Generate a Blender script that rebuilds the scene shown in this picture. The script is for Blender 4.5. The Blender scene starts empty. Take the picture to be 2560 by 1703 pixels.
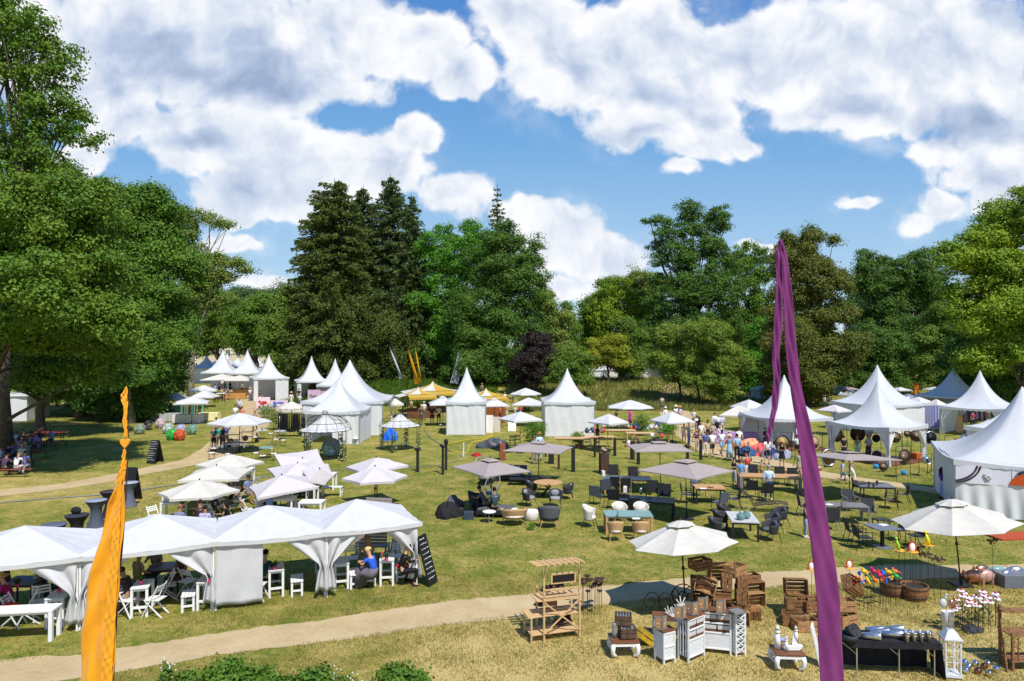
import bpy,bmesh,math,random
import numpy as np
from mathutils import Vector,Matrix,Euler
SC=bpy.context.scene
# ---------------------------------------------------------------- camera
CH,FPX,HOR=7.3,1707.0,868.0
PITCH=math.atan((HOR-851.5)/FPX)
cam_d=bpy.data.cameras.new('camera');cam_d.lens=24.0;cam_d.sensor_width=36.0
cam_d.clip_start=0.1;cam_d.clip_end=6000
cam=bpy.data.objects.new('camera',cam_d);SC.collection.objects.link(cam)
cam.location=(0,0,CH);cam.rotation_euler=(math.pi/2+PITCH,0,0)
SC.camera=cam
# ---------------------------------------------------------------- light
SUNV=Vector((0.30,-0.60,1.0)).normalized()
SUN_EL=math.asin(SUNV.z);SUN_AZ=math.atan2(SUNV.x,SUNV.y)
sl=bpy.data.lights.new('sun','SUN');sl.energy=4.3;sl.angle=math.radians(0.5);sl.color=(1.0,0.955,0.88)
so=bpy.data.objects.new('sun',sl);SC.collection.objects.link(so)
so.rotation_euler=(-SUNV).to_track_quat('-Z','Y').to_euler();so.location=(20,-30,60)
SC.view_settings.view_transform='Standard';SC.view_settings.look='None'
SC.view_settings.exposure=0.36;SC.view_settings.gamma=1.0
# ---------------------------------------------------------------- sky and clouds (world shader)
W=bpy.data.worlds.new('World');SC.world=W;W.use_nodes=True
NT=W.node_tree;NT.nodes.clear()
class NG:
 """tiny helper to write node maths as expressions"""
 def __init__(s,nt):s.nt=nt
 def n(s,t,**kw):
  o=s.nt.nodes.new(t)
  for k,v in kw.items():setattr(o,k,v)
  return o
 def link(s,a,b):s.nt.links.new(a,b)
 def setin(s,sock,v):
  if hasattr(v,'is_linked') or isinstance(v,bpy.types.NodeSocket):s.link(v,sock)
  else:sock.default_value=v
 def m(s,op,a,b=0.0,c=None,clamp=False):
  o=s.n('ShaderNodeMath',operation=op,use_clamp=clamp)
  s.setin(o.inputs[0],a);s.setin(o.inputs[1],b)
  if c is not None:s.setin(o.inputs[2],c)
  return o.outputs[0]
 def v(s,op,a,b=(0,0,0)):
  o=s.n('ShaderNodeVectorMath',operation=op)
  s.setin(o.inputs[0],a)
  if op=='SCALE':s.setin(o.inputs['Scale'],b)
  else:s.setin(o.inputs[1],b)
  return o.outputs['Value'] if op in ('LENGTH','DOT_PRODUCT','DISTANCE') else o.outputs['Vector']
 def noise(s,vec,scale,detail=4,rough=0.5,typ='FBM',dist=0.0):
  o=s.n('ShaderNodeTexNoise');o.noise_type=typ if hasattr(o,'noise_type') else o.noise_type
  s.setin(o.inputs['Vector'],vec);o.inputs['Scale'].default_value=scale
  o.inputs['Detail'].default_value=detail;o.inputs['Roughness'].default_value=rough
  o.inputs['Distortion'].default_value=dist
  return o
 def mix(s,f,a,b,blend='MIX'):
  o=s.n('ShaderNodeMix',data_type='RGBA',blend_type=blend)
  s.setin(o.inputs['Factor'],f);s.setin(o.inputs[6],a);s.setin(o.inputs[7],b)
  return o.outputs[2]
 def sm(s,x,lo,hi,a=0.0,b=1.0):
  o=s.n('ShaderNodeMapRange',interpolation_type='SMOOTHSTEP')
  s.setin(o.inputs[0],x);o.inputs[1].default_value=lo;o.inputs[2].default_value=hi
  o.inputs[3].default_value=a;o.inputs[4].default_value=b
  return o.outputs[0]
 def ramp(s,f,stops):
  o=s.n('ShaderNodeValToRGB');e=o.color_ramp.elements
  e[0].position,e[0].color=stops[0][0],(*stops[0][1],1)
  e[1].position,e[1].color=stops[-1][0],(*stops[-1][1],1)
  for p,c in stops[1:-1]:
   k=e.new(p);k.color=(*c,1)
  s.setin(o.inputs[0],f);return o.outputs[0]
g=NG(NT)
SKY_STR=0.1
sky=g.n('ShaderNodeTexSky');sky.sky_type='NISHITA';sky.sun_disc=False
sky.sun_elevation=SUN_EL;sky.sun_rotation=SUN_AZ
sky.air_density=1.0;sky.dust_density=0.15;sky.ozone_density=2.5;sky.altitude=100
tc=g.n('ShaderNodeTexCoord')
sep=g.n('ShaderNodeSeparateXYZ');g.link(tc.outputs['Generated'],sep.inputs[0])
yy=g.m('MAXIMUM',g.m('ABSOLUTE',sep.outputs[1]),0.12)
U=g.m('DIVIDE',sep.outputs[0],yy);V_=g.m('DIVIDE',sep.outputs[2],yy)
cmb=g.n('ShaderNodeCombineXYZ');g.link(U,cmb.inputs[0]);g.link(V_,cmb.inputs[1])
UV=cmb.outputs[0]
# domain warp
w1=g.noise(UV,5.0,3,0.55);w1v=g.v('SCALE',g.v('SUBTRACT',w1.outputs['Color'],(.5,.5,.5)),0.10)
w2=g.noise(UV,26.0,2,0.5);w2v=g.v('SCALE',g.v('SUBTRACT',w2.outputs['Color'],(.5,.5,.5)),0.022)
UVW=g.v('ADD',g.v('ADD',UV,w1v),w2v)
def cu(x,y):return ((x*1.0861-1280)/FPX,(HOR-y*1.0861)/FPX)
# clouds as soft ellipses: (x, y, rx, ry)
CLOUDS=[(400,70,430,175),(620,170,260,115),(800,60,190,95),(960,110,130,85),(250,210,190,90),(1060,170,95,60),
  (470,330,165,105),(610,370,190,120),(740,400,200,110),(950,320,62,62),(880,390,130,90),(1040,455,100,62),
  (640,455,220,60),(540,485,110,42),(300,280,120,70),
  (1260,70,190,120),(1400,130,290,150),(1520,60,140,90),(1540,250,230,110),(1560,395,62,24),(1720,328,66,30),(1600,330,110,50),
  (1800,110,290,150),(2080,130,420,190),(2000,240,260,85),(2300,250,220,110),
  (1290,545,130,88),(1380,590,150,55),(1290,660,90,42),(1180,500,60,40),
  (2300,410,170,62),(2250,350,200,60),(2180,490,90,42),(2120,520,60,30),(2330,470,110,60),(1990,478,60,14),
  (540,560,90,34),(590,650,120,24),(240,420,46,18),(200,350,80,50),(1740,570,60,18),(100,100,190,170)]
GREY=[(470,150,340,105,1.0),(640,210,200,60,.7),(460,340,130,32,.75),(560,440,170,45,.6),(2250,300,260,62,1.0),(2000,255,240,40,.55),
  (1500,215,170,40,.5),(1620,270,110,30,.4),(2300,40,180,60,.3),(1480,300,130,40,.45),(1330,170,60,60,.4),(1330,640,80,30,.4),(2280,500,120,40,.35),(1870,60,120,50,.35),
  (300,60,160,60,.45)]
def blobs(vec,lst,soft=1.0):
 acc=None
 for b in lst:
  c=cu(b[0],b[1]);r=(b[2]*1.0861/FPX,b[3]*1.0861/FPX)
  q=g.n('ShaderNodeMapping',vector_type='TEXTURE');g.link(vec,q.inputs[0])
  q.inputs['Location'].default_value=(c[0],c[1],0);q.inputs['Scale'].default_value=(r[0],r[1],1)
  d=g.v('LENGTH',q.outputs[0])
  v=g.m('SUBTRACT',1.0,d,clamp=(len(b)>4))
  if len(b)>4:v=g.m('MULTIPLY',g.m('SMOOTHSTEP' if False else 'MULTIPLY',v,2.0),b[4]);acc=v if acc is None else g.m('ADD',acc,v)
  else:
   v=g.m('MULTIPLY',v,min(1.0,b[3]/70.0)**.5)
   if acc is None:acc=v
   else:
    o=g.m('SMOOTH_MAX',acc,v,0.12);acc=o
 return acc
cov=blobs(UVW,CLOUDS)
n1=g.noise(UVW,7.0,10,0.56);n2=g.noise(UV,34.0,6,0.55)
bil=g.m('ABSOLUTE',g.m('SUBTRACT',g.noise(UVW,13.0,4,0.5).outputs['Fac'],0.5))
dens=g.m('ADD',g.m('ADD',cov,0.02),g.m('MULTIPLY',g.m('SUBTRACT',n1.outputs['Fac'],0.5),1.25))
dens=g.m('ADD',dens,g.m('MULTIPLY',g.m('SUBTRACT',0.08,bil),0.9))
dens=g.m('ADD',dens,g.m('MULTIPLY',g.m('SUBTRACT',n2.outputs['Fac'],0.5),0.30))
alpha=g.sm(dens,-0.03,0.27)
veil=g.m('MULTIPLY',g.sm(dens,-0.42,0.12),g.sm(g.noise(UVW,4.5,7,0.62).outputs['Fac'],0.46,0.74,0.0,0.5))
alpha=g.m('MAXIMUM',alpha,veil)
# self shading: compare the same noise a little towards the sun (up and right)
UVs=g.v('ADD',UVW,(0.014,0.030,0))
nl=g.noise(UVW,9.0,5,0.5);n1s=g.noise(UVs,9.0,5,0.5);bils=g.m('ABSOLUTE',g.m('SUBTRACT',g.noise(UVs,13.0,4,0.5).outputs['Fac'],0.5))
slope=g.m('SUBTRACT',g.m('SUBTRACT',n1s.outputs['Fac'],nl.outputs['Fac']),g.m('MULTIPLY',g.m('SUBTRACT',bils,bil),0.55))
lit=g.m('SUBTRACT',0.90,g.m('MULTIPLY',slope,1.7))
gr=g.m('MULTIPLY',blobs(UVW,GREY),g.m('ADD',0.55,g.m('MULTIPLY',n1.outputs['Fac'],0.7)))
thick=g.sm(dens,0.05,1.1)
lit=g.m('SUBTRACT',lit,g.m('MULTIPLY',thick,0.25));lit=g.m('SUBTRACT',lit,g.m('MULTIPLY',gr,0.44))
lit=g.m('MAXIMUM',g.m('MINIMUM',lit,1.0),0.0)
ccol=g.ramp(lit,[(0.0,(2.7,3.5,5.0)),(0.35,(4.1,4.8,6.2)),(0.62,(5.7,6.2,7.1)),(0.82,(7.0,7.25,7.7)),(1.0,(7.9,7.9,8.0))])
hs=g.n('ShaderNodeHueSaturation');hs.inputs['Saturation'].default_value=1.12;hs.inputs['Value'].default_value=1.0
g.link(sky.outputs[0],hs.inputs['Color'])
skyc=g.mix(g.sm(V_,0.0,0.62,0.85,0.75),hs.outputs[0],g.ramp(V_,[(0.0,(5.0,6.2,7.0)),(0.12,(3.3,5.0,6.8)),(0.3,(1.5,3.5,6.3)),(0.6,(0.35,1.7,5.2))]))
up=g.sm(sep.outputs[2],-0.02,0.0)
fin=g.mix(g.m('MULTIPLY',g.m('MULTIPLY',alpha,up),0.97),skyc,ccol)
bg=g.n('ShaderNodeBackground');bg.inputs['Strength'].default_value=SKY_STR
g.link(fin,bg.inputs['Color'])
wo=g.n('ShaderNodeOutputWorld');g.link(bg.outputs[0],wo.inputs['Surface'])
W.cycles.sampling_method='MANUAL';W.cycles.sample_map_resolution=512
# ================================================================ helpers
COL=SC.collection
pi=math.pi
def R(d):return math.radians(d)
cp_,sp_=math.cos(PITCH),math.sin(PITCH)
def ray(px,py):
 x,z=(px-1280)/FPX,(851.5-py)/FPX
 return Vector((x,cp_-z*sp_,sp_+z*cp_))
def smst(t):t=min(1,max(0,t));return t*t*(3-2*t)
def hgt(x,y):
 b=smst((y-84)/20.0)*(smst((x+27)/8.0)*(1-smst((x-24)/9.0)))
 return 2.3*b+1.5*smst((y-150)/200.0)
def G(px,py,z=0.0):
 d=ray(px,py);t=(z-CH)/d.z
 return Vector((d.x*t,d.y*t,z))
def GT(px,py):
 d=ray(px,py);t=20.0
 while t<400:
  p=d*t
  if p.z+CH<=hgt(p.x,p.y):break
  t+=0.25
 return Vector((d.x*t,d.y*t,hgt(d.x*t,d.y*t)))
def at(px,py,Y):
 d=ray(px,py);t=Y/d.y
 return Vector((d.x*t,Y,CH+d.z*t))
def pid(name):return name
# ---- materials
MATS={}
def lin(c):
 if isinstance(c,str):
  c=tuple(int(c[i:i+2],16)/255 for i in (0,2,4))
  return tuple(v/12.92 if v<=0.04045 else ((v+0.055)/1.055)**2.4 for v in c)
 return tuple(c)
def mat(name,col,rough=0.7,metal=0.0,var=0.12,scale=6.0,trans=0.0,bump=0.0,spec=0.3,sheen=0.0,obj=True,stretch=None):
 """a surface with its own colour, gently mottled; trans = light through cloth or leaves"""
 if name in MATS:return MATS[name]
 m=bpy.data.materials.new(name);m.use_nodes=True;nt=m.node_tree;nt.nodes.clear();k=NG(nt)
 c=lin(col)
 t=k.n('ShaderNodeTexCoord');vec=t.outputs['Object']
 if stretch:
  mp=k.n('ShaderNodeMapping');k.link(vec,mp.inputs[0]);mp.inputs['Scale'].default_value=stretch;vec=mp.outputs[0]
 nz=k.noise(vec,scale,4,0.6)
 f=k.sm(nz.outputs['Fac'],0.3,0.7)
 c1=tuple(max(0,x*(1-var)) for x in c);c2=tuple(min(1,x*(1+var*.8)) for x in c)
 colr=k.mix(f,(*c1,1),(*c2,1))
 b=k.n('ShaderNodeBsdfPrincipled');k.link(colr,b.inputs['Base Color'])
 b.inputs['Roughness'].default_value=rough;b.inputs['Metallic'].default_value=metal
 b.inputs['Specular IOR Level'].default_value=spec
 if sheen:b.inputs['Sheen Weight'].default_value=sheen
 if bump:
  bp=k.n('ShaderNodeBump');bp.inputs['Strength'].default_value=bump;bp.inputs['Distance'].default_value=0.03
  k.link(nz.outputs['Fac'],bp.inputs['Height']);k.link(bp.outputs[0],b.inputs['Normal'])
 out=k.n('ShaderNodeOutputMaterial');sh=b.outputs[0]
 if trans:
  tr=k.n('ShaderNodeBsdfTranslucent');k.link(colr,tr.inputs[0])
  mx=k.n('ShaderNodeMixShader');mx.inputs[0].default_value=trans
  k.link(sh,mx.inputs[1]);k.link(tr.outputs[0],mx.inputs[2]);sh=mx.outputs[0]
 k.link(sh,out.inputs[0]);MATS[name]=m;return m
# ---- mesh builder
class MB:
 def __init__(s):s.v=[];s.f=[]
 def add(s,vs,fs):
  o=len(s.v);s.v.extend([tuple(p) for p in vs]);s.f.extend([tuple(i+o for i in f) for f in fs]);return s
 def box(s,c,d,rz=0.0,rx=0.0,ry=0.0):
  M=Euler((rx,ry,rz)).to_matrix();c=Vector(c);vs=[]
  for z in (-.5,.5):
   for x,y in ((-.5,-.5),(.5,-.5),(.5,.5),(-.5,.5)):
    vs.append(c+M @ Vector((x*d[0],y*d[1],z*d[2])))
  return s.add(vs,[(3,2,1,0),(4,5,6,7),(0,1,5,4),(1,2,6,5),(2,3,7,6),(3,0,4,7)])
 def bar(s,p,q,w,h=None):
  p,q=Vector(p),Vector(q);h=h or w;d=(q-p);L=d.length or 1e-6
  d.normalize();a=Vector((0,0,1)) if abs(d.z)<.9 else Vector((1,0,0))
  u=d.cross(a).normalized()*(w/2);v_=u.cross(d).normalized()*(h/2);vs=[]
  for e in (p,q):
   for i,j in ((-1,-1),(1,-1),(1,1),(-1,1)):vs.append(e+u*i+v_*j)
  return s.add(vs,[(3,2,1,0),(4,5,6,7),(0,1,5,4),(1,2,6,5),(2,3,7,6),(3,0,4,7)])
 def tube(s,pts,r,n=6,closed=False):
  pts=[Vector(p) for p in pts];N=len(pts);rs=r if isinstance(r,(list,tuple)) else [r]*N
  vs=[];prev=None
  for i,p in enumerate(pts):
   if closed:d=pts[(i+1) % N]-pts[i-1]
   else:d=pts[min(i+1,N-1)]-pts[max(i-1,0)]
   if d.length<1e-9:d=Vector((0,0,1))
   d.normalize()
   if prev is None:
    a=Vector((0,0,1)) if abs(d.z)<.9 else Vector((1,0,0));u=d.cross(a).normalized()
   else:u=(prev-d*prev.dot(d));u=u.normalized() if u.length>1e-6 else d.orthogonal().normalized()
   prev=u;w=d.cross(u)
   for k in range(n):
    t=2*pi*k/n;vs.append(p+(u*math.cos(t)+w*math.sin(t))*rs[i])
  fs=[]
  for i in range(N if closed else N-1):
   j=(i+1) % N
   for k in range(n):fs.append((i*n+k,i*n+(k+1) % n,j*n+(k+1) % n,j*n+k))
  if not closed:fs.append(tuple(range(n-1,-1,-1)));fs.append(tuple((N-1)*n+k for k in range(n)))
  return s.add(vs,fs)
 def lathe(s,prof,n=16,c=(0,0,0),cap=True,a0=0.0,sx=1,sy=1):
  vs=[];c=Vector(c)
  for r,z in prof:
   for k in range(n):
    t=a0+2*pi*k/n;vs.append(c+Vector((r*math.cos(t)*sx,r*math.sin(t)*sy,z)))
  fs=[]
  for i in range(len(prof)-1):
   for k in range(n):fs.append((i*n+k,i*n+(k+1) % n,(i+1)*n+(k+1) % n,(i+1)*n+k))
  if cap:
   fs.append(tuple(range(n-1,-1,-1)));fs.append(tuple((len(prof)-1)*n+k for k in range(n)))
  return s.add(vs,fs)
 def grid(s,fn,nu,nv,wrap=False):
  vs=[fn(i/nu,j/nv) for j in range(nv+1) for i in range(nu+1)]
  fs=[(j*(nu+1)+i,j*(nu+1)+i+1,(j+1)*(nu+1)+i+1,(j+1)*(nu+1)+i) for j in range(nv) for i in range(nu)]
  return s.add(vs,fs)
 def ball(s,c,r,n=10,m=6):
  if not isinstance(r,(tuple,list)):r=(r,r,r)
  c=Vector(c);vs=[c+Vector((0,0,-r[2]))]
  for j in range(1,m):
   ph=-pi/2+pi*j/m
   for k in range(n):
    t=2*pi*k/n;vs.append(c+Vector((r[0]*math.cos(ph)*math.cos(t),r[1]*math.cos(ph)*math.sin(t),r[2]*math.sin(ph))))
  vs.append(c+Vector((0,0,r[2])));fs=[]
  for k in range(n):fs.append((0,1+(k+1) % n,1+k))
  for j in range(m-2):
   for k in range(n):a=1+j*n;fs.append((a+k,a+(k+1) % n,a+n+(k+1) % n,a+n+k))
  a=1+(m-2)*n;e=len(vs)-1
  for k in range(n):fs.append((a+k,a+(k+1) % n,e))
  return s.add(vs,fs)
 def poly(s,pts,th,axis=2):
  n=len(pts);d=Vector((0,0,0));d[axis]=th
  A=[Vector(p) for p in pts];B=[p+d for p in A]
  return s.add(A+B,[tuple(range(n-1,-1,-1)),tuple(range(n,2*n))]+[(i,(i+1) % n,n+(i+1) % n,n+i) for i in range(n)])
 def jitter(s,a,seed=0):
  rn=random.Random(seed);s.v=[(x+rn.uniform(-a,a),y+rn.uniform(-a,a),z+rn.uniform(-a,a)) for x,y,z in s.v];return s
 def mesh(s,name,m=None,smooth=False):
  me=bpy.data.meshes.new(name);me.from_pydata(s.v,[],s.f);me.update()
  if m:me.materials.append(m)
  if smooth:me.polygons.foreach_set('use_smooth',[True]*len(me.polygons));me.update()
  return me
 def build(s,name,m,parent=None,smooth=False,thick=0.0,bevel=0.0):
  o=bpy.data.objects.new(name,s.mesh(name,m,smooth));COL.objects.link(o)
  if parent is not None:o.parent=parent
  if thick:md=o.modifiers.new('solid','SOLIDIFY');md.thickness=thick;md.offset=0
  if bevel:md=o.modifiers.new('bev','BEVEL');md.width=bevel;md.segments=2;md.limit_method='ANGLE'
  return o
USED=set();DUPL=[]
def tag(o,label,cat,group=None,kind=None):
 if label:
  if label in USED:DUPL.append(label)
  USED.add(label);o['label']=label
 if cat:o['category']=cat
 if group:o['group']=group
 if kind:o['kind']=kind
 return o
def struct(o):o['kind']='structure';return o
def empty(name,loc=(0,0,0),rz=0.0):
 o=bpy.data.objects.new(name,None);COL.objects.link(o);o.location=loc;o.rotation_euler=(0,0,R(rz));o.empty_display_size=.2
 return o
KIDS={}
def copy_tree(o,parent=None):
 c=o.copy();COL.objects.link(c)
 for k in ('label','category','group','kind'):
  if parent is None and k in c:del c[k]
 if parent is not None:c.parent=parent;c.matrix_parent_inverse=o.matrix_parent_inverse
 for ch in list(o.children):copy_tree(ch,c)
 return c
PROTO={}
def inst(key,builder,loc,rz,label,cat,group=None,sc=1.0,tilt=None):
 """first use builds the thing, later uses copy it and its parts"""
 if key in PROTO:o=copy_tree(PROTO[key])
 else:o=builder();PROTO[key]=o;BPY_CHILD(o)
 o.location=loc;o.rotation_euler=(R(tilt[0]) if tilt else 0,R(tilt[1]) if tilt else 0,R(rz));o.scale=(sc,sc,sc) if not isinstance(sc,tuple) else sc
 tag(o,label,cat,group);return o
def BPY_CHILD(o):pass
def lay(rnd,lo,hi):return rnd.uniform(lo,hi)
# ---- common materials
M=dict(
 pvc=mat('tent_pvc',(.63,.645,.67),.42,trans=.18,var=.04,scale=1.1,spec=.4,bump=.35),
 pvcside=mat('tent_wall_pvc',(.74,.75,.76),.5,trans=.16,var=.04,scale=1.5),
 canvas=mat('white_canvas',(.66,.66,.665),.8,trans=.22,var=.05,scale=2.2,bump=.5),
 cream=mat('cream_canvas',(.68,.65,.575),.85,trans=.22,var=.05,scale=5),
 sand=mat('sand_canvas',(.66,.60,.50),.85,trans=.22,var=.05,scale=5),
 blush=mat('blush_canvas',(.70,.655,.665),.85,trans=.28,var=.04,scale=5),
 taupe=mat('taupe_canvas',(.38,.325,.305),.85,trans=.14,var=.05,scale=5),
 alu=mat('aluminium',(.55,.56,.57),.35,.8,var=.05),steel=mat('dark_steel',(.03,.03,.033),.45,.3),
 rust=mat('rusted_iron',(.075,.04,.03),.8,.1,var=.35,scale=14,bump=.2),corten=mat('corten_steel',(.25,.075,.035),.8,.05,var=.25,scale=5),
 iron=mat('wrought_iron',(.05,.04,.035),.6,.4),blk=mat('black_paint',(.012,.012,.013),.5),blkf=mat('black_fabric',(.016,.016,.02),.85,var=.3),
 pole=mat('brown_pole',(.06,.035,.025),.5),polew=mat('grey_pole',(.35,.33,.31),.4,.3),
 wht=mat('white_paint',(.74,.74,.73),.55,var=.05),wwash=mat('whitewashed_wood',(.62,.64,.66),.7,var=.10,scale=9,stretch=(1,1,5)),
 teak=mat('teak_wood',(.50,.29,.13),.6,var=.18,scale=9,stretch=(1,6,6)),pine=mat('raw_pine',(.56,.37,.18),.7,var=.15,scale=10,stretch=(4,4,1)),
 brown=mat('brown_wood',(.16,.065,.03),.45,var=.2,scale=9,stretch=(1,6,1)),crate=mat('old_crate_wood',(.22,.11,.045),.8,var=.42,scale=5,stretch=(2,2,5)),
 cratel=mat('light_crate_wood',(.36,.20,.085),.8,var=.35,scale=5,stretch=(2,2,5)),cratek=mat('dark_crate_wood',(.10,.055,.035),.8,var=.4,scale=7),
 grey=mat('grey_sling',(.085,.10,.125),.7,var=.08),char=mat('charcoal_weave',(.04,.043,.048),.8,var=.25,scale=40),black_sl=mat('black_sling',(.014,.015,.018),.7),
 mocha=mat('mocha_weave',(.13,.085,.06),.8,var=.2,scale=40),rattan=mat('rattan',(.50,.32,.16),.7,var=.3,scale=30),rope=mat('white_rope',(.6,.57,.5),.8,var=.15,scale=40),
 cush=mat('grey_cushion',(.26,.27,.29),.9,var=.06),cushd=mat('dark_cushion',(.10,.105,.11),.9,var=.1),cushw=mat('white_cushion',(.70,.68,.64),.9,var=.05),
 stone=mat('grey_stone_top',(.50,.51,.50),.5,var=.12,scale=5),tealt=mat('teal_glass_top',(.19,.33,.32),.3,var=.06,scale=3),bluet=mat('blue_grey_top',(.045,.075,.13),.3,var=.2,scale=3,spec=.6),
 slate=mat('slate_top',(.14,.155,.185),.4,var=.1),greyt=mat('grey_wood_top',(.19,.185,.175),.6,var=.15,scale=8,stretch=(1,6,1)),
 glass=mat('green_glass',(.25,.42,.40),.1,spec=.8,trans=.4),glassc=mat('clear_glass',(.45,.50,.50),.08,spec=.9,trans=.5),chrome=mat('mirror_ball',(.75,.76,.78),.06,1.0,var=.02),bronze_b=mat('bronze_ball',(.38,.17,.11),.08,1.0,var=.02),
 gold_b=mat('pale_gold_ball',(.70,.60,.42),.07,1.0,var=.02),zinc=mat('zinc',(.55,.57,.59),.28,.9,var=.12),brass=mat('hammered_brass',(.50,.36,.16),.35,.45,var=.3,scale=12,bump=.2),
 bronze=mat('dark_bronze',(.26,.18,.12),.4,.4,var=.35,scale=10,bump=.2),copper=mat('copper',(.55,.27,.18),.3,.85,var=.2),tan=mat('tan_drum_skin',(.42,.32,.19),.8,var=.1),
 skin=mat('skin_fair',(.52,.30,.20),.55,var=.06),skint=mat('skin_tanned',(.36,.19,.115),.55,var=.06),skind=mat('skin_shaded',(.16,.08,.05),.55,var=.06),
 leafg=mat('green_leaves',(.055,.13,.025),.6,trans=.3,var=.3,scale=8),soil=mat('soil',(.06,.04,.025),.95),
 orange=mat('orange_silk',(.95,.42,.008),.38,trans=.22,var=.06,scale=3,spec=.5,sheen=.3),purple=mat('purple_silk',(.25,.04,.21),.45,trans=.35,var=.12,scale=3,sheen=.2),
 chalk=mat('chalk',(.7,.7,.68),.9),terr=mat('terracotta',(.42,.16,.08),.8),lin=mat('linen_wall',(.66,.61,.52),.85,trans=.2))
def cm(hexs,rough=.8,**k):
 return mat('colour_'+hexs,hexs,rough,var=.08,**k)
# ================================================================ ground and paths
def ground_mat():
 m=bpy.data.materials.new('lawn');m.use_nodes=True;nt=m.node_tree;nt.nodes.clear();k=NG(nt)
 t=k.n('ShaderNodeTexCoord');P=t.outputs['Object']
 a=k.noise(P,.11,3,.6).outputs['Fac'];b=k.noise(P,.8,6,.68).outputs['Fac'];c=k.noise(P,4.6,5,.75).outputs['Fac'];d=k.noise(P,22,4,.7).outputs['Fac']
 sp=k.n('ShaderNodeSeparateXYZ');k.link(P,sp.inputs[0]);X,Y=sp.outputs[0],sp.outputs[1]
 near=k.m('MULTIPLY',k.sm(Y,23,15),k.sm(X,-7.0,1.5))
 dry=k.m('ADD',k.m('MULTIPLY',a,.25),k.m('ADD',k.m('MULTIPLY',b,.60),k.m('MULTIPLY',c,.58)))
 dry=k.m('ADD',dry,k.m('MULTIPLY',near,.27))
 # strips of worn grass along the left path
 wear=k.m('MULTIPLY',k.sm(X,-10,-22),k.m('MULTIPLY',k.sm(Y,29,34),k.sm(Y,42,37)))
 dry=k.m('ADD',dry,k.m('MULTIPLY',wear,.10))
 lush=k.m('MULTIPLY',k.sm(Y,84,92),k.m('MULTIPLY',k.sm(X,-4,-10),k.sm(X,-30,-26)))
 dry=k.m('SUBTRACT',dry,k.m('MULTIPLY',lush,.5))
 bank=k.m('MULTIPLY',k.sm(Y,80,90),k.m('MULTIPLY',k.sm(X,2,8),k.sm(X,36,28)))
 dry=k.m('ADD',dry,k.m('MULTIPLY',bank,.04))
 col=k.ramp(dry,[(.51,(.070,.118,.014)),(.63,(.140,.170,.026)),(.72,(.235,.222,.046)),(.82,(.36,.285,.085)),(.93,(.50,.385,.15))])
 fine=k.ramp(d,[(.32,(.74,.76,.72)),(.5,(1,1,1)),(.70,(1.28,1.24,1.12))])
 col=k.mix(1.0,col,fine,'MULTIPLY')
 bs=k.n('ShaderNodeBsdfPrincipled');k.link(col,bs.inputs['Base Color']);bs.inputs['Roughness'].default_value=.95;bs.inputs['Specular IOR Level'].default_value=.1
 bp=k.n('ShaderNodeBump');bp.inputs['Strength'].default_value=.8;bp.inputs['Distance'].default_value=.05
 k.link(k.m('ADD',d,c),bp.inputs['Height']);k.link(bp.outputs[0],bs.inputs['Normal'])
 o=k.n('ShaderNodeOutputMaterial');k.link(bs.outputs[0],o.inputs[0]);return m
def path_mat():
 m=bpy.data.materials.new('sandy_gravel');m.use_nodes=True;nt=m.node_tree;nt.nodes.clear();k=NG(nt)
 t=k.n('ShaderNodeTexCoord');P=t.outputs['Object']
 a=k.noise(P,.8,5,.6).outputs['Fac'];d=k.noise(P,45,3,.7).outputs['Fac'];e=k.noise(P,7,4,.65).outputs['Fac']
 f=k.m('ADD',k.m('MULTIPLY',a,.5),k.m('ADD',k.m('MULTIPLY',e,.3),k.m('MULTIPLY',d,.2)))
 col=k.ramp(f,[(.35,(.37,.275,.14)),(.5,(.46,.35,.19)),(.65,(.54,.425,.25))])
 bs=k.n('ShaderNodeBsdfPrincipled');k.link(col,bs.inputs['Base Color']);bs.inputs['Roughness'].default_value=.95;bs.inputs['Specular IOR Level'].default_value=.1
 bp=k.n('ShaderNodeBump');bp.inputs['Strength'].default_value=.5;bp.inputs['Distance'].default_value=.02
 k.link(d,bp.inputs['Height']);k.link(bp.outputs[0],bs.inputs['Normal'])
 o=k.n('ShaderNodeOutputMaterial');k.link(bs.outputs[0],o.inputs[0]);return m
def build_ground():
 xs=sorted(set([-1500,-700,-300,-160,160,300,700,1500]+list(range(-100,101,2))))
 ys=sorted(set([-60,-20,0,10,20,40,60]+list(range(64,160,2))+[160,175,200,240,300,350,500,900,1800]))
 mb=MB();nx=len(xs)
 mb.v=[(x,y,hgt(x,y)) for y in ys for x in xs]
 mb.f=[(j*nx+i,j*nx+i+1,(j+1)*nx+i+1,(j+1)*nx+i) for j in range(len(ys)-1) for i in range(nx-1)]
 struct(mb.build('ground',ground_mat(),smooth=True))
PM=path_mat()
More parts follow.
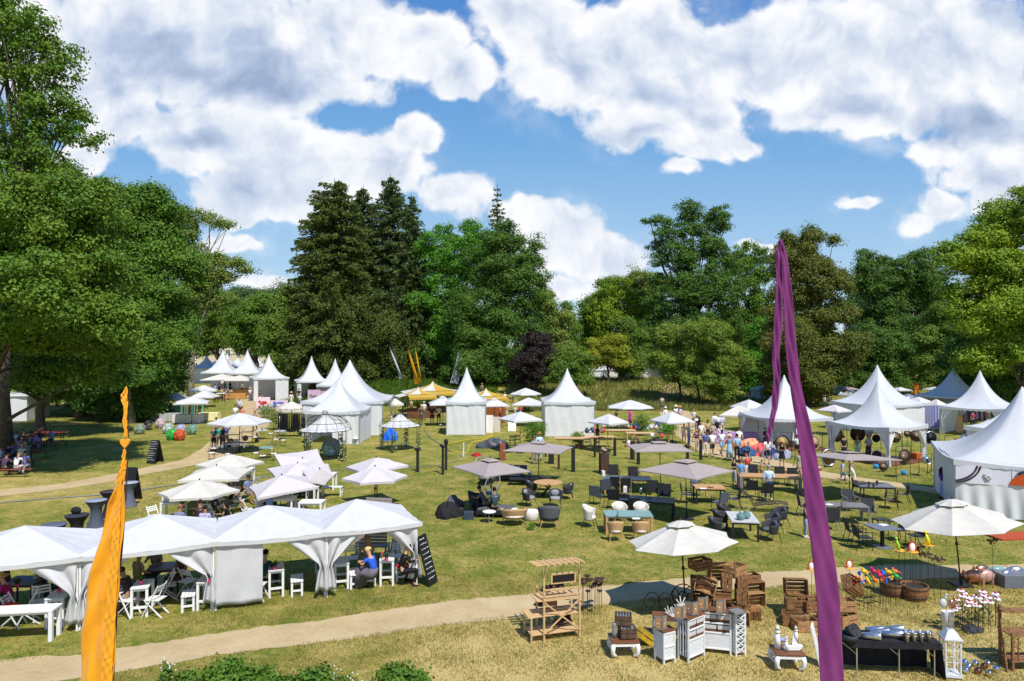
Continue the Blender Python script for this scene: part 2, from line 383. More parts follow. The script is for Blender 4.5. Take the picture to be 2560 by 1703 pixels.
def path(pts,name='path',z=.006,wob=.16,seed=1):
 """pts: (centre px, centre py, width in metres); the strip follows the ground"""
 rn=random.Random(seed);C=[G(p[0],p[1]) for p in pts];Wd=[p[2] for p in pts]
 S=[];
 for i in range(len(C)-1):
  L=(C[i+1]-C[i]).length;n=max(2,int(L/.18))
  p0,p1,p2,p3=C[max(i-1,0)],C[i],C[i+1],C[min(i+2,len(C)-1)]
  for k in range(n):
   t=k/n
   q=.5*((2*p1)+(p2-p0)*t+(2*p0-5*p1+4*p2-p3)*t*t+(3*p1-p0-3*p2+p3)*t**3)
   S.append((q,Wd[i]+(Wd[i+1]-Wd[i])*t))
 mb=MB();a=b=0;n=len(S)
 for i,(q,w) in enumerate(S):
  d=(S[min(i+3,n-1)][0]-S[max(i-3,0)][0]).normalized();u=Vector((-d.y,d.x,0))
  a=a*.9+rn.uniform(-1,1)*wob*.35;b=b*.9+rn.uniform(-1,1)*wob*.35
  l=q+u*(w/2+a+rn.uniform(-.04,.04));r=q-u*(w/2+b+rn.uniform(-.04,.04))
  for p in (l,q,r):mb.v.append((p.x,p.y,hgt(p.x,p.y)+z))
  if i:o=3*(i-1);mb.f+=[(o,o+1,o+4,o+3),(o+1,o+2,o+5,o+4)]
 struct(mb.build(name,PM,smooth=True));return S
build_ground()
PATHS=[path([(-500,1740,1.45),(0,1690,1.45),(300,1650,1.45),(560,1606,1.5),(820,1573,1.55),(1100,1534,1.55),(1350,1506,1.5),(1600,1478,1.4),(1900,1449,1.35),(2200,1434,1.4),(2400,1428,1.3),(2700,1425,1.3)],seed=2,z=.006),
 path([(-400,1262,1.7),(0,1233,1.8),(180,1213,1.8),(350,1180,1.9),(500,1148,2.2),(570,1108,2.9),(625,1060,3.6),(655,1022,4.4),(630,1000,4.2),(595,982,4.2),(560,965,5)],seed=3,z=.010),
 path([(2700,1262,1.6),(2360,1230,1.6),(2200,1207,1.6),(2050,1186,1.8),(1930,1160,2.2),(1830,1136,3.2),(1765,1104,3.6),(1725,1068,3.6),(1690,1036,3.4),(1672,1012,3.2),(1700,990,3)],seed=4,z=.014),
 path([(-100,1028,2.2),(100,1023,2.2),(330,1012,2.2),(450,1000,2.4)],seed=5,z=.018)]
def grass_mat(name,c1,c2):
 m=bpy.data.materials.new(name);m.use_nodes=True;nt=m.node_tree;nt.nodes.clear();k=NG(nt)
 t=k.n('ShaderNodeTexCoord');nz=k.noise(t.outputs['Object'],1.3,6,.75)
 col=k.ramp(nz.outputs['Fac'],[(.35,c1),(.65,c2)])
 b=k.n('ShaderNodeBsdfDiffuse');k.link(col,b.inputs[0]);tr=k.n('ShaderNodeBsdfTranslucent');k.link(col,tr.inputs[0])
 mx=k.n('ShaderNodeMixShader');mx.inputs[0].default_value=.35;k.link(b.outputs[0],mx.inputs[1]);k.link(tr.outputs[0],mx.inputs[2])
 o=k.n('ShaderNodeOutputMaterial');k.link(mx.outputs[0],o.inputs[0]);return m
def onpath(x,y):
 for i in (0,1,2):
  for q,w in PATHS[i][::4]:
   if (q.x-x)**2+(q.y-y)**2<(w/2-.02)**2:return True
 return False
def fast_mesh(name,V,F,m,n=4):
 me=bpy.data.meshes.new(name);nv,nf=len(V),len(F)
 me.vertices.add(nv);me.vertices.foreach_set('co',np.ascontiguousarray(V,dtype=np.float32).ravel())
 me.loops.add(nf*n);me.loops.foreach_set('vertex_index',np.ascontiguousarray(F,dtype=np.int32).ravel())
 me.polygons.add(nf);me.polygons.foreach_set('loop_start',np.arange(0,nf*n,n,dtype=np.int32))
 me.update(calc_edges=True);me.materials.append(m);return me
def blades(name,n,xr,yr,h,w,m,seed,label,skip_path=True,dens=None,gz=False,cat='grass'):
 rn=np.random.RandomState(seed);X=rn.uniform(*xr,n);Y=yr[0]+(yr[1]-yr[0])*rn.rand(n)**1.25
 keep=(np.abs(X)<Y*.80+1)
 cl=np.sin(X*2.1+np.sin(Y*1.3)*2)*np.sin(Y*2.7+np.cos(X*1.7)*2);keep&=rn.rand(n)<.55+.45*cl
 X,Y=X[keep],Y[keep]
 if skip_path:
  pts=np.array([(q.x,q.y,w_) for i in (0,1,2) for q,w_ in PATHS[i][::3]]);ok=np.ones(len(X),bool)
  for i in range(0,len(X),20000):
   dx=X[i:i+20000,None]-pts[None,:,0];dy=Y[i:i+20000,None]-pts[None,:,1]
   ok[i:i+20000]=((dx*dx+dy*dy)>(pts[None,:,2]/2-.04)**2).all(1)
  X,Y=X[ok],Y[ok]
 N=len(X);a=rn.rand(N)*2*pi;hh=h*rn.uniform(.5,1.3,N);ww=w*rn.uniform(.6,1.2,N)
 Z=np.array([hgt(x,y) for x,y in zip(X,Y)]) if gz else np.zeros(N)
 bx,by=np.cos(a)*ww,np.sin(a)*ww;lx,ly=rn.normal(0,.4,N)*hh,rn.normal(0,.4,N)*hh
 V=np.stack([np.stack([X-bx,Y-by,Z],1),np.stack([X+bx,Y+by,Z],1),np.stack([X+lx,Y+ly,Z+hh],1)],1).reshape(-1,3)
 me=fast_mesh(name,V,np.arange(N*3).reshape(-1,3),m,3);o=bpy.data.objects.new(name,me);COL.objects.link(o)
 tag(o,label,cat,kind='stuff');return o
gm1=grass_mat('grass_green',(.075,.125,.018),(.22,.235,.05));gm2=grass_mat('grass_straw',(.18,.19,.04),(.52,.40,.16));gm3=grass_mat('tall_grass_green',(.05,.12,.012),(.12,.20,.03));gm4=grass_mat('tall_grass_dry',(.10,.16,.025),(.34,.31,.11))
blades('grass',300000,(-20,30),(12.5,42),.055,.010,gm1,5,'short trampled green grass of the lawn between the stands')
blades('dry_grass',260000,(-9,20),(12,22),.06,.008,gm2,6,'yellow straw-like dry grass around the crates and cabinets')
blades('tall_grass',30000,(-30,-2),(84,108),.55,.07,gm3,7,'tall lush green grass on the bank below the conifers',False,gz=True)
blades('meadow_grass',45000,(1,34),(78,106),.6,.06,gm4,8,'tall dry meadow grass on the mound behind the parasols',False,gz=True)
# ================================================================ trees
def leaf_mat(name,c1,c2,c3=None,trans=.26):
 """c1..c2 clump to clump, c3 an occasional third tint"""
 if name in MATS:return MATS[name]
 m=bpy.data.materials.new(name);m.use_nodes=True;nt=m.node_tree;nt.nodes.clear();k=NG(nt)
 t=k.n('ShaderNodeTexCoord');P=t.outputs['Object']
 a=k.noise(P,.33,3,.6).outputs['Fac'];b=k.noise(P,3.0,2,.7).outputs['Fac']
 f=k.m('ADD',k.m('MULTIPLY',a,.6),k.m('MULTIPLY',b,.4))
 col=k.ramp(f,[(.34,c1),(.62,c2)]+([(.74,c3)] if c3 else []))
 col=k.mix(1.0,col,(1.75,1.6,1.2,1),'MULTIPLY')
 d=k.n('ShaderNodeBsdfPrincipled');k.link(col,d.inputs['Base Color']);d.inputs['Roughness'].default_value=.6;d.inputs['Specular IOR Level'].default_value=.25
 tr=k.n('ShaderNodeBsdfTranslucent');k.link(k.mix(1.0,col,(1.25,1.25,.6,1),'MULTIPLY'),tr.inputs[0])
 mx=k.n('ShaderNodeMixShader');mx.inputs[0].default_value=trans;k.link(d.outputs[0],mx.inputs[1]);k.link(tr.outputs[0],mx.inputs[2])
 o=k.n('ShaderNodeOutputMaterial');k.link(mx.outputs[0],o.inputs[0]);MATS[name]=m;return m
LM=dict(
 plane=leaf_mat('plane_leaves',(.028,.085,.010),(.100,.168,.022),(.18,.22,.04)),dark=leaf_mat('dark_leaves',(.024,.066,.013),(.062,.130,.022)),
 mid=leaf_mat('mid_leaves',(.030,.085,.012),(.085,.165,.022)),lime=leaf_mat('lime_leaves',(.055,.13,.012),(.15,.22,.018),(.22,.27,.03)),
 linden=leaf_mat('linden_leaves',(.034,.090,.012),(.100,.160,.026),(.18,.21,.05)),pale=leaf_mat('pale_leaves',(.055,.110,.022),(.14,.19,.05)),
 copper=leaf_mat('tinged_leaves',(.042,.080,.016),(.100,.110,.026),(.24,.125,.03)),plum=leaf_mat('plum_leaves',(.010,.009,.010),(.026,.018,.022)),
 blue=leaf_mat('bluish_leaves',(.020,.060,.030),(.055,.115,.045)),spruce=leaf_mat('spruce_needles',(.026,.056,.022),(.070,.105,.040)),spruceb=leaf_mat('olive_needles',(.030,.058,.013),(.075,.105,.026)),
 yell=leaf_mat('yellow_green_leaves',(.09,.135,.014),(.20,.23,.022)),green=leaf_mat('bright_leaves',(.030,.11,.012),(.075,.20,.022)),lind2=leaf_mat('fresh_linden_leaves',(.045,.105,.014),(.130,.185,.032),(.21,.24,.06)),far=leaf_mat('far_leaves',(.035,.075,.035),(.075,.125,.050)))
BARK=mat('bark',(.09,.07,.05),.9,var=.35,scale=3,bump=.4);BARKP=mat('pale_bark',(.26,.23,.17),.9,var=.35,scale=2,bump=.3)
def leaves(C,Rr,n_leaf,leaf,cr,rs,flat=.62,per=80,shell=.16,inner=.20,hang=0.0,front=.55):
 """C (k,3) lobe centres, Rr (k,3) radii -> leaf quads gathered in clumps round an uneven shell"""
 C=np.array(C,float);Rr=np.array(Rr,float)
 area=(Rr[:,0]*Rr[:,1]+Rr[:,0]*Rr[:,2]+Rr[:,1]*Rr[:,2]);K=max(6,int(n_leaf/per))
 li=rs.choice(len(C),K,p=area/area.sum())
 d=rs.normal(size=(K,3));d/=np.linalg.norm(d,axis=1)[:,None]
 flip=(d[:,1]>.3)&(rs.rand(K)<front);d[flip,1]*=-1
 ph=d @ np.array([3.1,2.3,4.7])+li*1.7
 bump=1+.13*np.sin(ph*2.3)+.09*np.sin(ph*5.1+1)
 r=bump*(1-np.abs(rs.normal(0,shell,K)));inn=rs.rand(K)<inner;r[inn]=rs.uniform(.3,.85,inn.sum())
 c=C[li]+d*Rr[li]*r[:,None]
 # drop clumps buried inside another lobe
 keep=np.ones(K,bool)
 for j in range(len(C)):
  q=(((c-C[j])/Rr[j])**2).sum(1);keep&=~((q<.45)&(li !=j)&(rs.rand(K)<.8))
 c,d=c[keep],d[keep];K=len(c)
 sz=cr*rs.uniform(.55,1.35,K);N=K*per;ci=np.repeat(np.arange(K),per)
 off=rs.normal(0,1,(N,3));od=off/np.linalg.norm(off,axis=1)[:,None];off=od*(rs.rand(N)[:,None]**.45)*(sz*rs.uniform(.8,1.3,K))[ci][:,None]*1.05;off[:,2]*=flat;off+=d[ci]*(off*off).sum(1)[:,None]*.12/np.maximum(sz[ci][:,None],.1)
 off[:,2]-=(off[:,:2]**2).sum(1)*.22/np.maximum(sz[ci],.1)
 if hang:off[:,2]-=np.abs(rs.normal(0,hang,N))
 p=c[ci]+off
 nrm=rs.normal(0,.42,(N,3))+od*.75+d[ci]*.30+np.array([0,0,.42]);nrm/=np.linalg.norm(nrm,axis=1)[:,None]
 t=rs.normal(size=(N,3));t-=nrm*(t*nrm).sum(1)[:,None];t/=np.linalg.norm(t,axis=1)[:,None]
 b=np.cross(nrm,t);L=leaf*rs.uniform(.6,1.3,N)[:,None]
 V=np.stack([p-t*L*.5,p+b*L*.34,p+t*L*.5,p-b*L*.34+nrm*L*.08],1).reshape(-1,3)
 return V,c
def limbs(mb,base,top,r0,targets,rn,droop=.0,lean=None):
 """tapered trunk and limbs that reach into the crown"""
 base,top=Vector(base),Vector(top);pts=[];n=7
 for i in range(n+1):
  t=i/n;q=base.lerp(top,t);q+=Vector((rn.uniform(-1,1),rn.uniform(-1,1),0))*r0*.8*(t>0);pts.append(q)
 mb.tube(pts,[r0*(1.35 if i==0 else 1)*(1-.75*i/n) for i in range(n+1)],9)
 for tg in targets:
  tg=Vector(tg)
  if tg.z<top.z*.42:continue
  t=rn.uniform(.3,.8);s=base.lerp(top,t)
  if tg.z<s.z:s=base.lerp(top,max(.15,t-.3))
  mid=s.lerp(tg,.5)+Vector((rn.uniform(-1,1),rn.uniform(-1,1),rn.uniform(.2,1.2)))*(tg-s).length*.10
  r=r0*rn.uniform(.22,.42);mb.tube([s,s.lerp(mid,.5)+Vector((0,0,.1)),mid,mid.lerp(tg,.6),tg],[r,r*.8,r*.6,r*.38,r*.12],5)
TREE_COUNT=0
def tree(name,label,Y,base_px,lobes,key,leaf=.34,n=26000,cr=1.0,r0=.42,bark=None,seed=0,group=None,cat='tree',trunk_top=.7,nl=14,base_y=None,sub=14,**kw):
 """lobes in photo pixels (x, y, rx, ry[, depth offset]) turned into world ellipsoids at depth Y"""
 rs=np.random.RandomState(seed+11);rn=random.Random(seed+5);s=Y/FPX
 bx=(base_px-1280)*s;bz=hgt(bx,Y) if base_y is None else base_y
 root=empty(name,(bx,Y,bz));C=[];RR=[]
 for l in lobes:
  p=at(l[0],l[1],Y)-Vector((bx,Y,bz));dy=(l[4] if len(l)>4 else rn.uniform(-.25,.25)*l[2]*s)
  C.append((p.x,dy,p.z));RR.append((l[2]*s,max(l[2]*s*.75,1.0),l[3]*s))
 for q_ in ('per',):
  if q_ in kw:kw[q_]=int(kw[q_]*1.6)
 C2,R2=[],[]
 for c,r in zip(C,RR):
  C2.append(c);R2.append(tuple(q*.70 for q in r))
  for _ in range(int(sub)):
   d=Vector((rn.gauss(0,1),rn.gauss(-.25,.9),rn.gauss(.15,1))).normalized();q=rn.uniform(.20,.42);m_=min(r[0],r[2])
   k_=rn.uniform(.62,1.08);C2.append((c[0]+d.x*r[0]*k_,c[1]+d.y*r[1]*k_,c[2]+d.z*r[2]*k_));R2.append((m_*q*1.25,m_*q*1.1,m_*q*rn.uniform(.6,.95)))
 V,cl=leaves(C2,R2,int(n*2.1),leaf*.78,cr,rs,**kw)
 keep=V.reshape(-1,4,3)[:,:,2].min(1)>.25;V=V.reshape(-1,4,3)[keep].reshape(-1,3)
 me=fast_mesh('crown',V,np.arange(len(V)).reshape(-1,4),LM[key]);o=bpy.data.objects.new('crown',me);COL.objects.link(o);o.parent=root
 zt=max(c[2] for c in C);cx=sum(c[0] for c in C)/len(C)
 mb=MB();tg=[C[i] for i in range(len(C))]+[tuple(cl[rs.randint(len(cl))]) for _ in range(nl)]
 limbs(mb,(0,0,-.3),(cx*.4,0,zt*trunk_top),r0,tg,rn)
 mb.build('trunk',bark or BARK,root,smooth=True)
 tag(root,label,cat,group);return root
def conifer(label,Y,px,top,base_y,half,key,seed=0,n=24,leaf=.36,dens=1.0,group=None,droop=.5,narrow=.85,z0=.06):
 rs=np.random.RandomState(seed+3);s=Y/FPX;bx=(px-1280)*s;bz=hgt(bx,Y);H=at(px,top,Y).z-bz;Rm=half*s
 root=empty('spruce_tree',(bx,Y,bz));P=[];D=[];mb=MB()
 mb.tube([(0,0,-.3),(0,0,H*.5),(0,0,H)],[.55,.3,.03],8)
 z=H*z0;step=H/(n*1.9)
 while z<H*.985:
  t=z/H;L=Rm*min(1.0,(1-t)**narrow*1.12+.015)*(0.55+.45*min(1,t*6));k=5+int(L*1.1)
  for i in range(k):
   a=rs.rand()*2*pi
   Lb=L*rs.uniform(.62,1.18);sl=.18*(t>.75)-droop*(1-t)*.55
   dx,dy=math.cos(a),math.sin(a);m=max(5,int(Lb*16*dens));tt=rs.rand(m)**.65*Lb
   zz=z+tt*sl-(tt/max(L,.1))**2*L*.10+np.maximum(0,tt/max(Lb,.1)-.8)*L*.25
   w=.28+.16*tt*(1.2-tt/max(Lb,.1));lat=rs.normal(0,1,m)*w*.55;hg=-np.abs(rs.normal(0,1,m))*(.20+.30*droop)*(1.1-t*.6)
   P.append(np.stack([dx*tt-dy*lat,dy*tt+dx*lat,zz+hg],1));D.append(np.tile([dx,dy,-.35],(m,1)))
   if Lb>1.2:mb.tube([(0,0,z),(dx*Lb*.5,dy*Lb*.5,z+Lb*.5*sl),(dx*Lb*.95,dy*Lb*.95,z+Lb*sl*.95-L*.06)],[.07,.045,.015],3)
  z+=step*rs.uniform(.7,1.3)
 P=np.concatenate(P);D=np.concatenate(D);N=len(P)
 t=D+rs.normal(0,.55,(N,3));t/=np.linalg.norm(t,axis=1)[:,None];q=rs.normal(size=(N,3))+[0,0,.5];b=np.cross(t,q);b/=np.linalg.norm(b,axis=1)[:,None]
 L=leaf*rs.uniform(.6,1.5,N)[:,None]
 V=np.stack([P-t*L*.5,P+b*L*.22,P+t*L*.6,P-b*L*.22],1).reshape(-1,3)
 me=fast_mesh('crown',V,np.arange(len(V)).reshape(-1,4),LM[key]);o=bpy.data.objects.new('crown',me);COL.objects.link(o);o.parent=root
 mb.build('trunk',BARK,root);tag(root,label,'tree',group);return root
# -- left side, near to far
tree('plane_tree','tall light green plane tree at the left edge reaching to the top of the photo',47,22,
  [(20,120,120,120),(90,210,95,110),(150,300,70,80),(60,380,150,110),(150,420,60,45,-1),(-90,330,120,250),(60,70,60,60),(110,150,60,70),(195,330,42,60,0),(-40,60,100,100)],
  'plane',.27,30000,.60,.34,None,1,trunk_top=.95,nl=46,shell=.34,inner=.5,front=.3,per=26,sub=16)
tree('plane_tree','broad yellow-green plane tree above the beer benches at the left edge',41,-60,
  [(70,560,170,110),(200,560,110,90),(40,700,150,120),(170,720,130,120),(20,830,120,90),(250,650,70,90),(120,620,150,140,2.5),(210,830,80,90,2),(30,930,90,50,3),(150,930,110,45,4),(240,740,80,90,-5),(150,800,80,70,-4),(300,800,60,70,-1)],
  'plane',.25,100000,.70,.36,None,2,trunk_top=.9,nl=8,per=44)
tree('leafy_tree','dark trunked tree in deep shade behind the beer benches',56,105,
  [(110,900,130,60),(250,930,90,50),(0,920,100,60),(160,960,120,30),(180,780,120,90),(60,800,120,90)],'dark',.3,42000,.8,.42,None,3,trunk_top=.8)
tree('leafy_tree','large dark green round maple standing right of the plane tree',72,372,
  [(350,620,115,120),(405,700,85,120),(330,520,60,50),(385,560,65,70),(290,680,90,120),(330,800,130,110),(425,820,58,110),(290,900,110,60),(395,915,60,45),(395,500,40,35),(330,965,110,40,2)],
  'mid',.34,110000,1.0,.6,None,4,trunk_top=.75,nl=24,per=30)
tree('leafy_tree','deep green bushy tree low in front of the dark maple',66,330,
  [(330,830,95,75),(260,880,70,60),(365,870,70,70),(330,925,90,38)],'mid',.28,52000,.7,.35,BARKP,5,trunk_top=.7)
tree('leafy_tree','dense deep green tree crown between the two plane trees',71,200,[(180,500,100,70),(250,560,100,100),(200,700,130,150),(120,880,160,90)],'dark',.36,46000,1.0,.5,None,6)
tree('leafy_tree','pale loose tree with long bare boughs reaching right of the dark maple',88,478,
  [(520,680,50,50),(500,740,50,50),(555,655,45,18),(600,660,30,14),(620,675,18,12),(430,560,50,40),(470,545,40,22),(520,548,40,16),(560,560,26,16),(488,530,18,12),(470,600,40,40),(540,700,30,40)],
  'pale',.34,17000,.8,.45,BARKP,7,trunk_top=.85,nl=22,shell=.35,inner=.6,per=16)
tree('leafy_tree','round mid green tree left behind the far pagoda tents',135,548,[(545,770,52,45),(520,820,45,45),(570,830,50,40),(505,860,40,30),(548,735,22,14)],'linden',.42,28000,1.2,.5,None,8)
tree('leafy_tree','dark centred green tree above the middle of the far tents',128,640,[(640,780,45,42),(610,820,45,40),(660,830,45,38),(640,860,50,24)],'mid',.42,30000,1.2,.5,None,9)
tree('leafy_tree','light green tree tucked against the left side of the spruces',104,715,[(710,790,38,60),(700,850,42,60),(720,900,45,50),(735,930,35,30)],'linden',.36,26000,1.0,.4,None,10)
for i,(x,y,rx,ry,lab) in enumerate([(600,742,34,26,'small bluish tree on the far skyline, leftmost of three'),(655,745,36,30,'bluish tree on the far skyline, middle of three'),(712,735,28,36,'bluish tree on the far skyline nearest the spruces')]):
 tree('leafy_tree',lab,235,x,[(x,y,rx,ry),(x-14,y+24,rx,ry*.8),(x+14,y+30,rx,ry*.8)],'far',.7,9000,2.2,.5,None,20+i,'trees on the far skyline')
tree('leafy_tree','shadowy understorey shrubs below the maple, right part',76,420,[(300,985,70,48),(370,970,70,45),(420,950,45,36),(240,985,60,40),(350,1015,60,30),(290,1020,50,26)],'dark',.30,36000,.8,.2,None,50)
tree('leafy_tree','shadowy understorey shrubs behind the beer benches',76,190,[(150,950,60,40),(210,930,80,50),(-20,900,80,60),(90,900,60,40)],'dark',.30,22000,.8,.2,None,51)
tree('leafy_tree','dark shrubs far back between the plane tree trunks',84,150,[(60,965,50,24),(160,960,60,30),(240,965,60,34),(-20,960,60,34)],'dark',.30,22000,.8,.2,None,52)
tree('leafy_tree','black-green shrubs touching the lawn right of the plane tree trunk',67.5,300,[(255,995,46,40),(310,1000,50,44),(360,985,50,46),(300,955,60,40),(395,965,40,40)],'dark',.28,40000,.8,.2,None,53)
# -- spruces
conifer('broad brownish spruce with drooping boughs at the left of the spruce group',106,835,444,950,145,'spruceb',1,46,.42,1.5,'spruces behind the tents',.9,.50)
conifer('tall dark spruce second from left in the spruce group',112,908,462,950,112,'spruce',2,42,.42,1.4,'spruces behind the tents',.8,.64)
conifer('tallest dark blue-green spruce in the middle of the spruce group',109,975,434,950,115,'spruce',3,42,.42,1.4,'spruces behind the tents',.8,.62)
conifer('slim spruce at the right of the spruce group',107,1028,482,950,96,'spruce',4,38,.42,1.35,'spruces behind the tents',.7,.7)
conifer('thin open spruce top rising alone behind the dark beech',118,1243,458,950,82,'spruce',5,24,.40,.85,'spruces behind the tents',.3,.8,.45)
tree('yew_tree','low olive drooping yew below the spruces',104,860,[(770,840,55,80),(850,780,60,110),(910,830,60,100),(975,860,55,90),(800,910,60,50),(740,890,50,55),(1020,890,45,60),(880,920,60,40)],'spruceb',.34,60000,.8,.4,None,12,flat=1.5,hang=.7)
tree('leafy_tree','bright green tree squeezed between spruces and dark beech',106,1120,[(1100,620,52,50),(1150,640,60,60),(1110,740,62,80),(1080,860,60,70),(1130,860,60,70),(1175,570,22,18),(1200,620,40,40)],'green',.36,52000,1.0,.5,None,13,trunk_top=.85,nl=20)
tree('beech_tree','huge dark green beech in the centre of the tree line',100,1250,[(1250,650,70,80),(1270,750,95,90),(1310,650,40,50),(1215,760,80,110),(1260,870,115,85),(1340,620,14,34),(1245,590,40,35),(1325,730,40,60),(1180,880,60,70)],'dark',.34,98000,.95,.7,None,14,nl=26)
tree('leafy_tree','yellow-flowered light tree on the right flank of the dark beech',104,1372,[(1362,760,36,42),(1385,820,45,55),(1350,860,40,50),(1400,880,40,40)],'pale',.34,30000,.9,.4,None,15)
tree('leafy_tree','deep green tree filling the gap right of the yellow-flowered tree',116,1420,[(1415,810,32,42),(1425,860,30,50),(1400,910,40,40)],'mid',.36,18000,1.0,.4,None,16)
tree('plum_tree','small blackish purple plum tree above the market stalls',92,1345,[(1345,880,48,45),(1325,925,50,30),(1370,915,38,30),(1345,850,25,20)],'plum',.30,24000,.7,.25,None,17)
tree('leafy_tree','small light green tree beside the plum tree',90,1418,[(1420,900,40,42),(1445,935,36,26),(1400,940,30,22)],'linden',.28,19000,.7,.2,None,18)
# -- right of centre
tree('leafy_tree','bright yellow-green maple left of the tall wide cedar',118,1560,[(1545,745,55,42),(1600,770,50,45),(1500,790,45,50),(1560,820,70,50),(1620,800,45,50)],'lime',.36,42000,1.0,.5,None,30)
tree('leafy_tree','pale rounded tree top behind the yellow-green maple',140,1600,[(1600,705,45,36),(1570,730,40,30),(1640,720,35,40)],'pale',.42,15000,1.2,.5,None,31)
tree('leafy_tree','grey-green tree at the left end of the right-hand tree group',122,1470,[(1470,770,24,36),(1480,820,34,50),(1520,720,28,25),(1500,870,50,40)],'mid',.40,22000,1.1,.45,None,32)
tree('leafy_tree','small golden green bush-like tree on the mound',100,1520,[(1520,870,45,32),(1545,895,38,25),(1495,895,34,24)],'yell',.28,16000,.7,.2,None,33)
tree('leafy_tree','conical green linden behind the golden bush',103,1580,[(1570,840,36,50),(1590,890,38,38),(1560,910,55,26)],'linden',.30,26000,.8,.3,None,34)
tree('cedar_tree','tall wide dark tree with flat tiered boughs above the lindens',110,1740,[(1735,600,70,70),(1790,560,34,42),(1690,640,60,40),(1655,560,26,20),(1625,548,20,9),(1640,612,28,14),(1740,700,100,70),(1650,640,24,12),(1800,680,55,60),(1680,760,90,70),(1770,800,110,80),(1640,860,60,60),(1730,520,30,18),(1700,860,120,60)],
  'dark',.34,84000,.95,.75,None,35,flat=.5,nl=30)
tree('leafy_tree','loose fresh green tree with gaps between cedar and the coppery tree',114,1870,[(1870,640,42,40),(1900,690,40,40),(1850,700,40,50),(1880,780,60,60),(1915,640,22,22),(1880,880,70,70)],'mid',.36,32000,1.0,.45,None,36,shell=.3,inner=.4)
tree('linden_tree','round young linden on the mound, leftmost of the three',88,1700,[(1690,860,52,46),(1670,910,55,36),(1720,900,50,44)],'lind2',.25,34000,.6,.16,None,37,'young lindens on the mound')
tree('linden_tree','round young linden on the mound, middle one with the highest crown',85,1745,[(1745,850,50,46),(1760,900,60,44),(1735,935,50,30)],'lind2',.25,34000,.6,.16,None,38,'young lindens on the mound')
tree('linden_tree','round young linden hanging low at the right end of the mound',82,1800,[(1800,860,42,48),(1825,910,45,42),(1805,965,40,28),(1780,950,35,26)],'lind2',.25,34000,.6,.16,None,39,'young lindens on the mound')
tree('leafy_tree','fresh green low tree behind the young lindens',100,1900,[(1900,870,40,50),(1890,930,50,45),(1930,820,35,40)],'green',.32,26000,.8,.3,None,40)
tree('chestnut_tree','tall chestnut with browning leaves behind the purple flag',84,2010,[(2010,640,55,50),(2050,700,58,60),(1970,700,45,60),(2020,780,90,60),(2010,880,110,80),(2090,870,60,60),(2030,585,24,18),(2085,600,14,10),(1960,620,30,30),(2100,780,36,30),(1950,960,60,40),(2030,985,60,25)],
  'copper',.29,92000,.85,.55,None,41,nl=26,shell=.2)
for i,(x,t,lab) in enumerate([(2128,690,'slender bluish poplar right of the chestnut, the left one'),(2152,668,'slender bluish poplar right of the chestnut, the right one')]):
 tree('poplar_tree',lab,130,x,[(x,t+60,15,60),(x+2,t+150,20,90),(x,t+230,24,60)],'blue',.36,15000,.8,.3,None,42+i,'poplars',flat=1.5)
tree('oak_tree','spreading dark oak with open forked boughs behind the right tents',108,2260,[(2200,680,60,36),(2260,670,60,40),(2180,730,50,50),(2310,680,50,45),(2250,760,70,50),(2290,720,60,50),(2160,660,30,28),(2330,760,50,60),(2210,820,100,60)],
  'dark',.34,62000,.9,.7,None,44,trunk_top=.6,nl=30,shell=.25,inner=.3)
tree('leafy_tree','cream-speckled dark tree under the oak',90,2360,[(2350,790,32,42),(2340,850,48,50),(2390,840,40,50),(2350,920,70,40)],'linden',.30,34000,.8,.35,None,45)
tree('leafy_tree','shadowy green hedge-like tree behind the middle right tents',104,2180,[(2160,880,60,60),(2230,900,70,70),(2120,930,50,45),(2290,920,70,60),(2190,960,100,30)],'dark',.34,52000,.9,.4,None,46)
tree('leafy_tree','bright yellow-green tree filling the upper right edge',66,2560,[(2500,590,90,50),(2560,530,70,50),(2430,640,90,40),(2530,680,120,80),(2440,730,80,50),(2560,800,110,100),(2380,620,45,22),(2470,820,80,80),(2600,640,120,140),(2440,890,70,50),(2360,650,34,20)],
  'lime',.30,100000,.85,.6,None,47,trunk_top=.85,nl=26,flat=.55)
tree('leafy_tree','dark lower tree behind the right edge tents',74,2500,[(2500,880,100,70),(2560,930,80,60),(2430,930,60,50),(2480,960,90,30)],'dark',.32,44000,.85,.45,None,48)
# -- closing rows far behind, so that no gap shows the bare horizon
rb=random.Random(9)
FARL=['far back tree between plane tree and maple','far back tree behind the spruces at their left','far back tree behind the slim spruce','far back tree behind the dark beech','far back tree glimpsed right of the beech','far back tree behind the maples','far back tree behind the cedar','far back tree behind the chestnut','far back tree behind the poplars','far back tree behind the oak','far back tree at the right edge of the oak','far back tree behind the right edge']
for i,(x,t) in enumerate([(60,760),(800,800),(1010,780),(1180,770),(1430,850),(1540,840),(1760,800),(1930,800),(2110,840),(2240,800),(2380,780),(2540,760)]):
 tree('leafy_tree',FARL[i],150,x,[(x-50,t+50,60,50),(x+40,t+40,60,50),(x,t+90,90,50),(x-30,t+10,45,30)],('mid','dark','far')[i % 3],.55,15000,1.6,.5,None,60+i,'trees closing the park at the back',per=24)
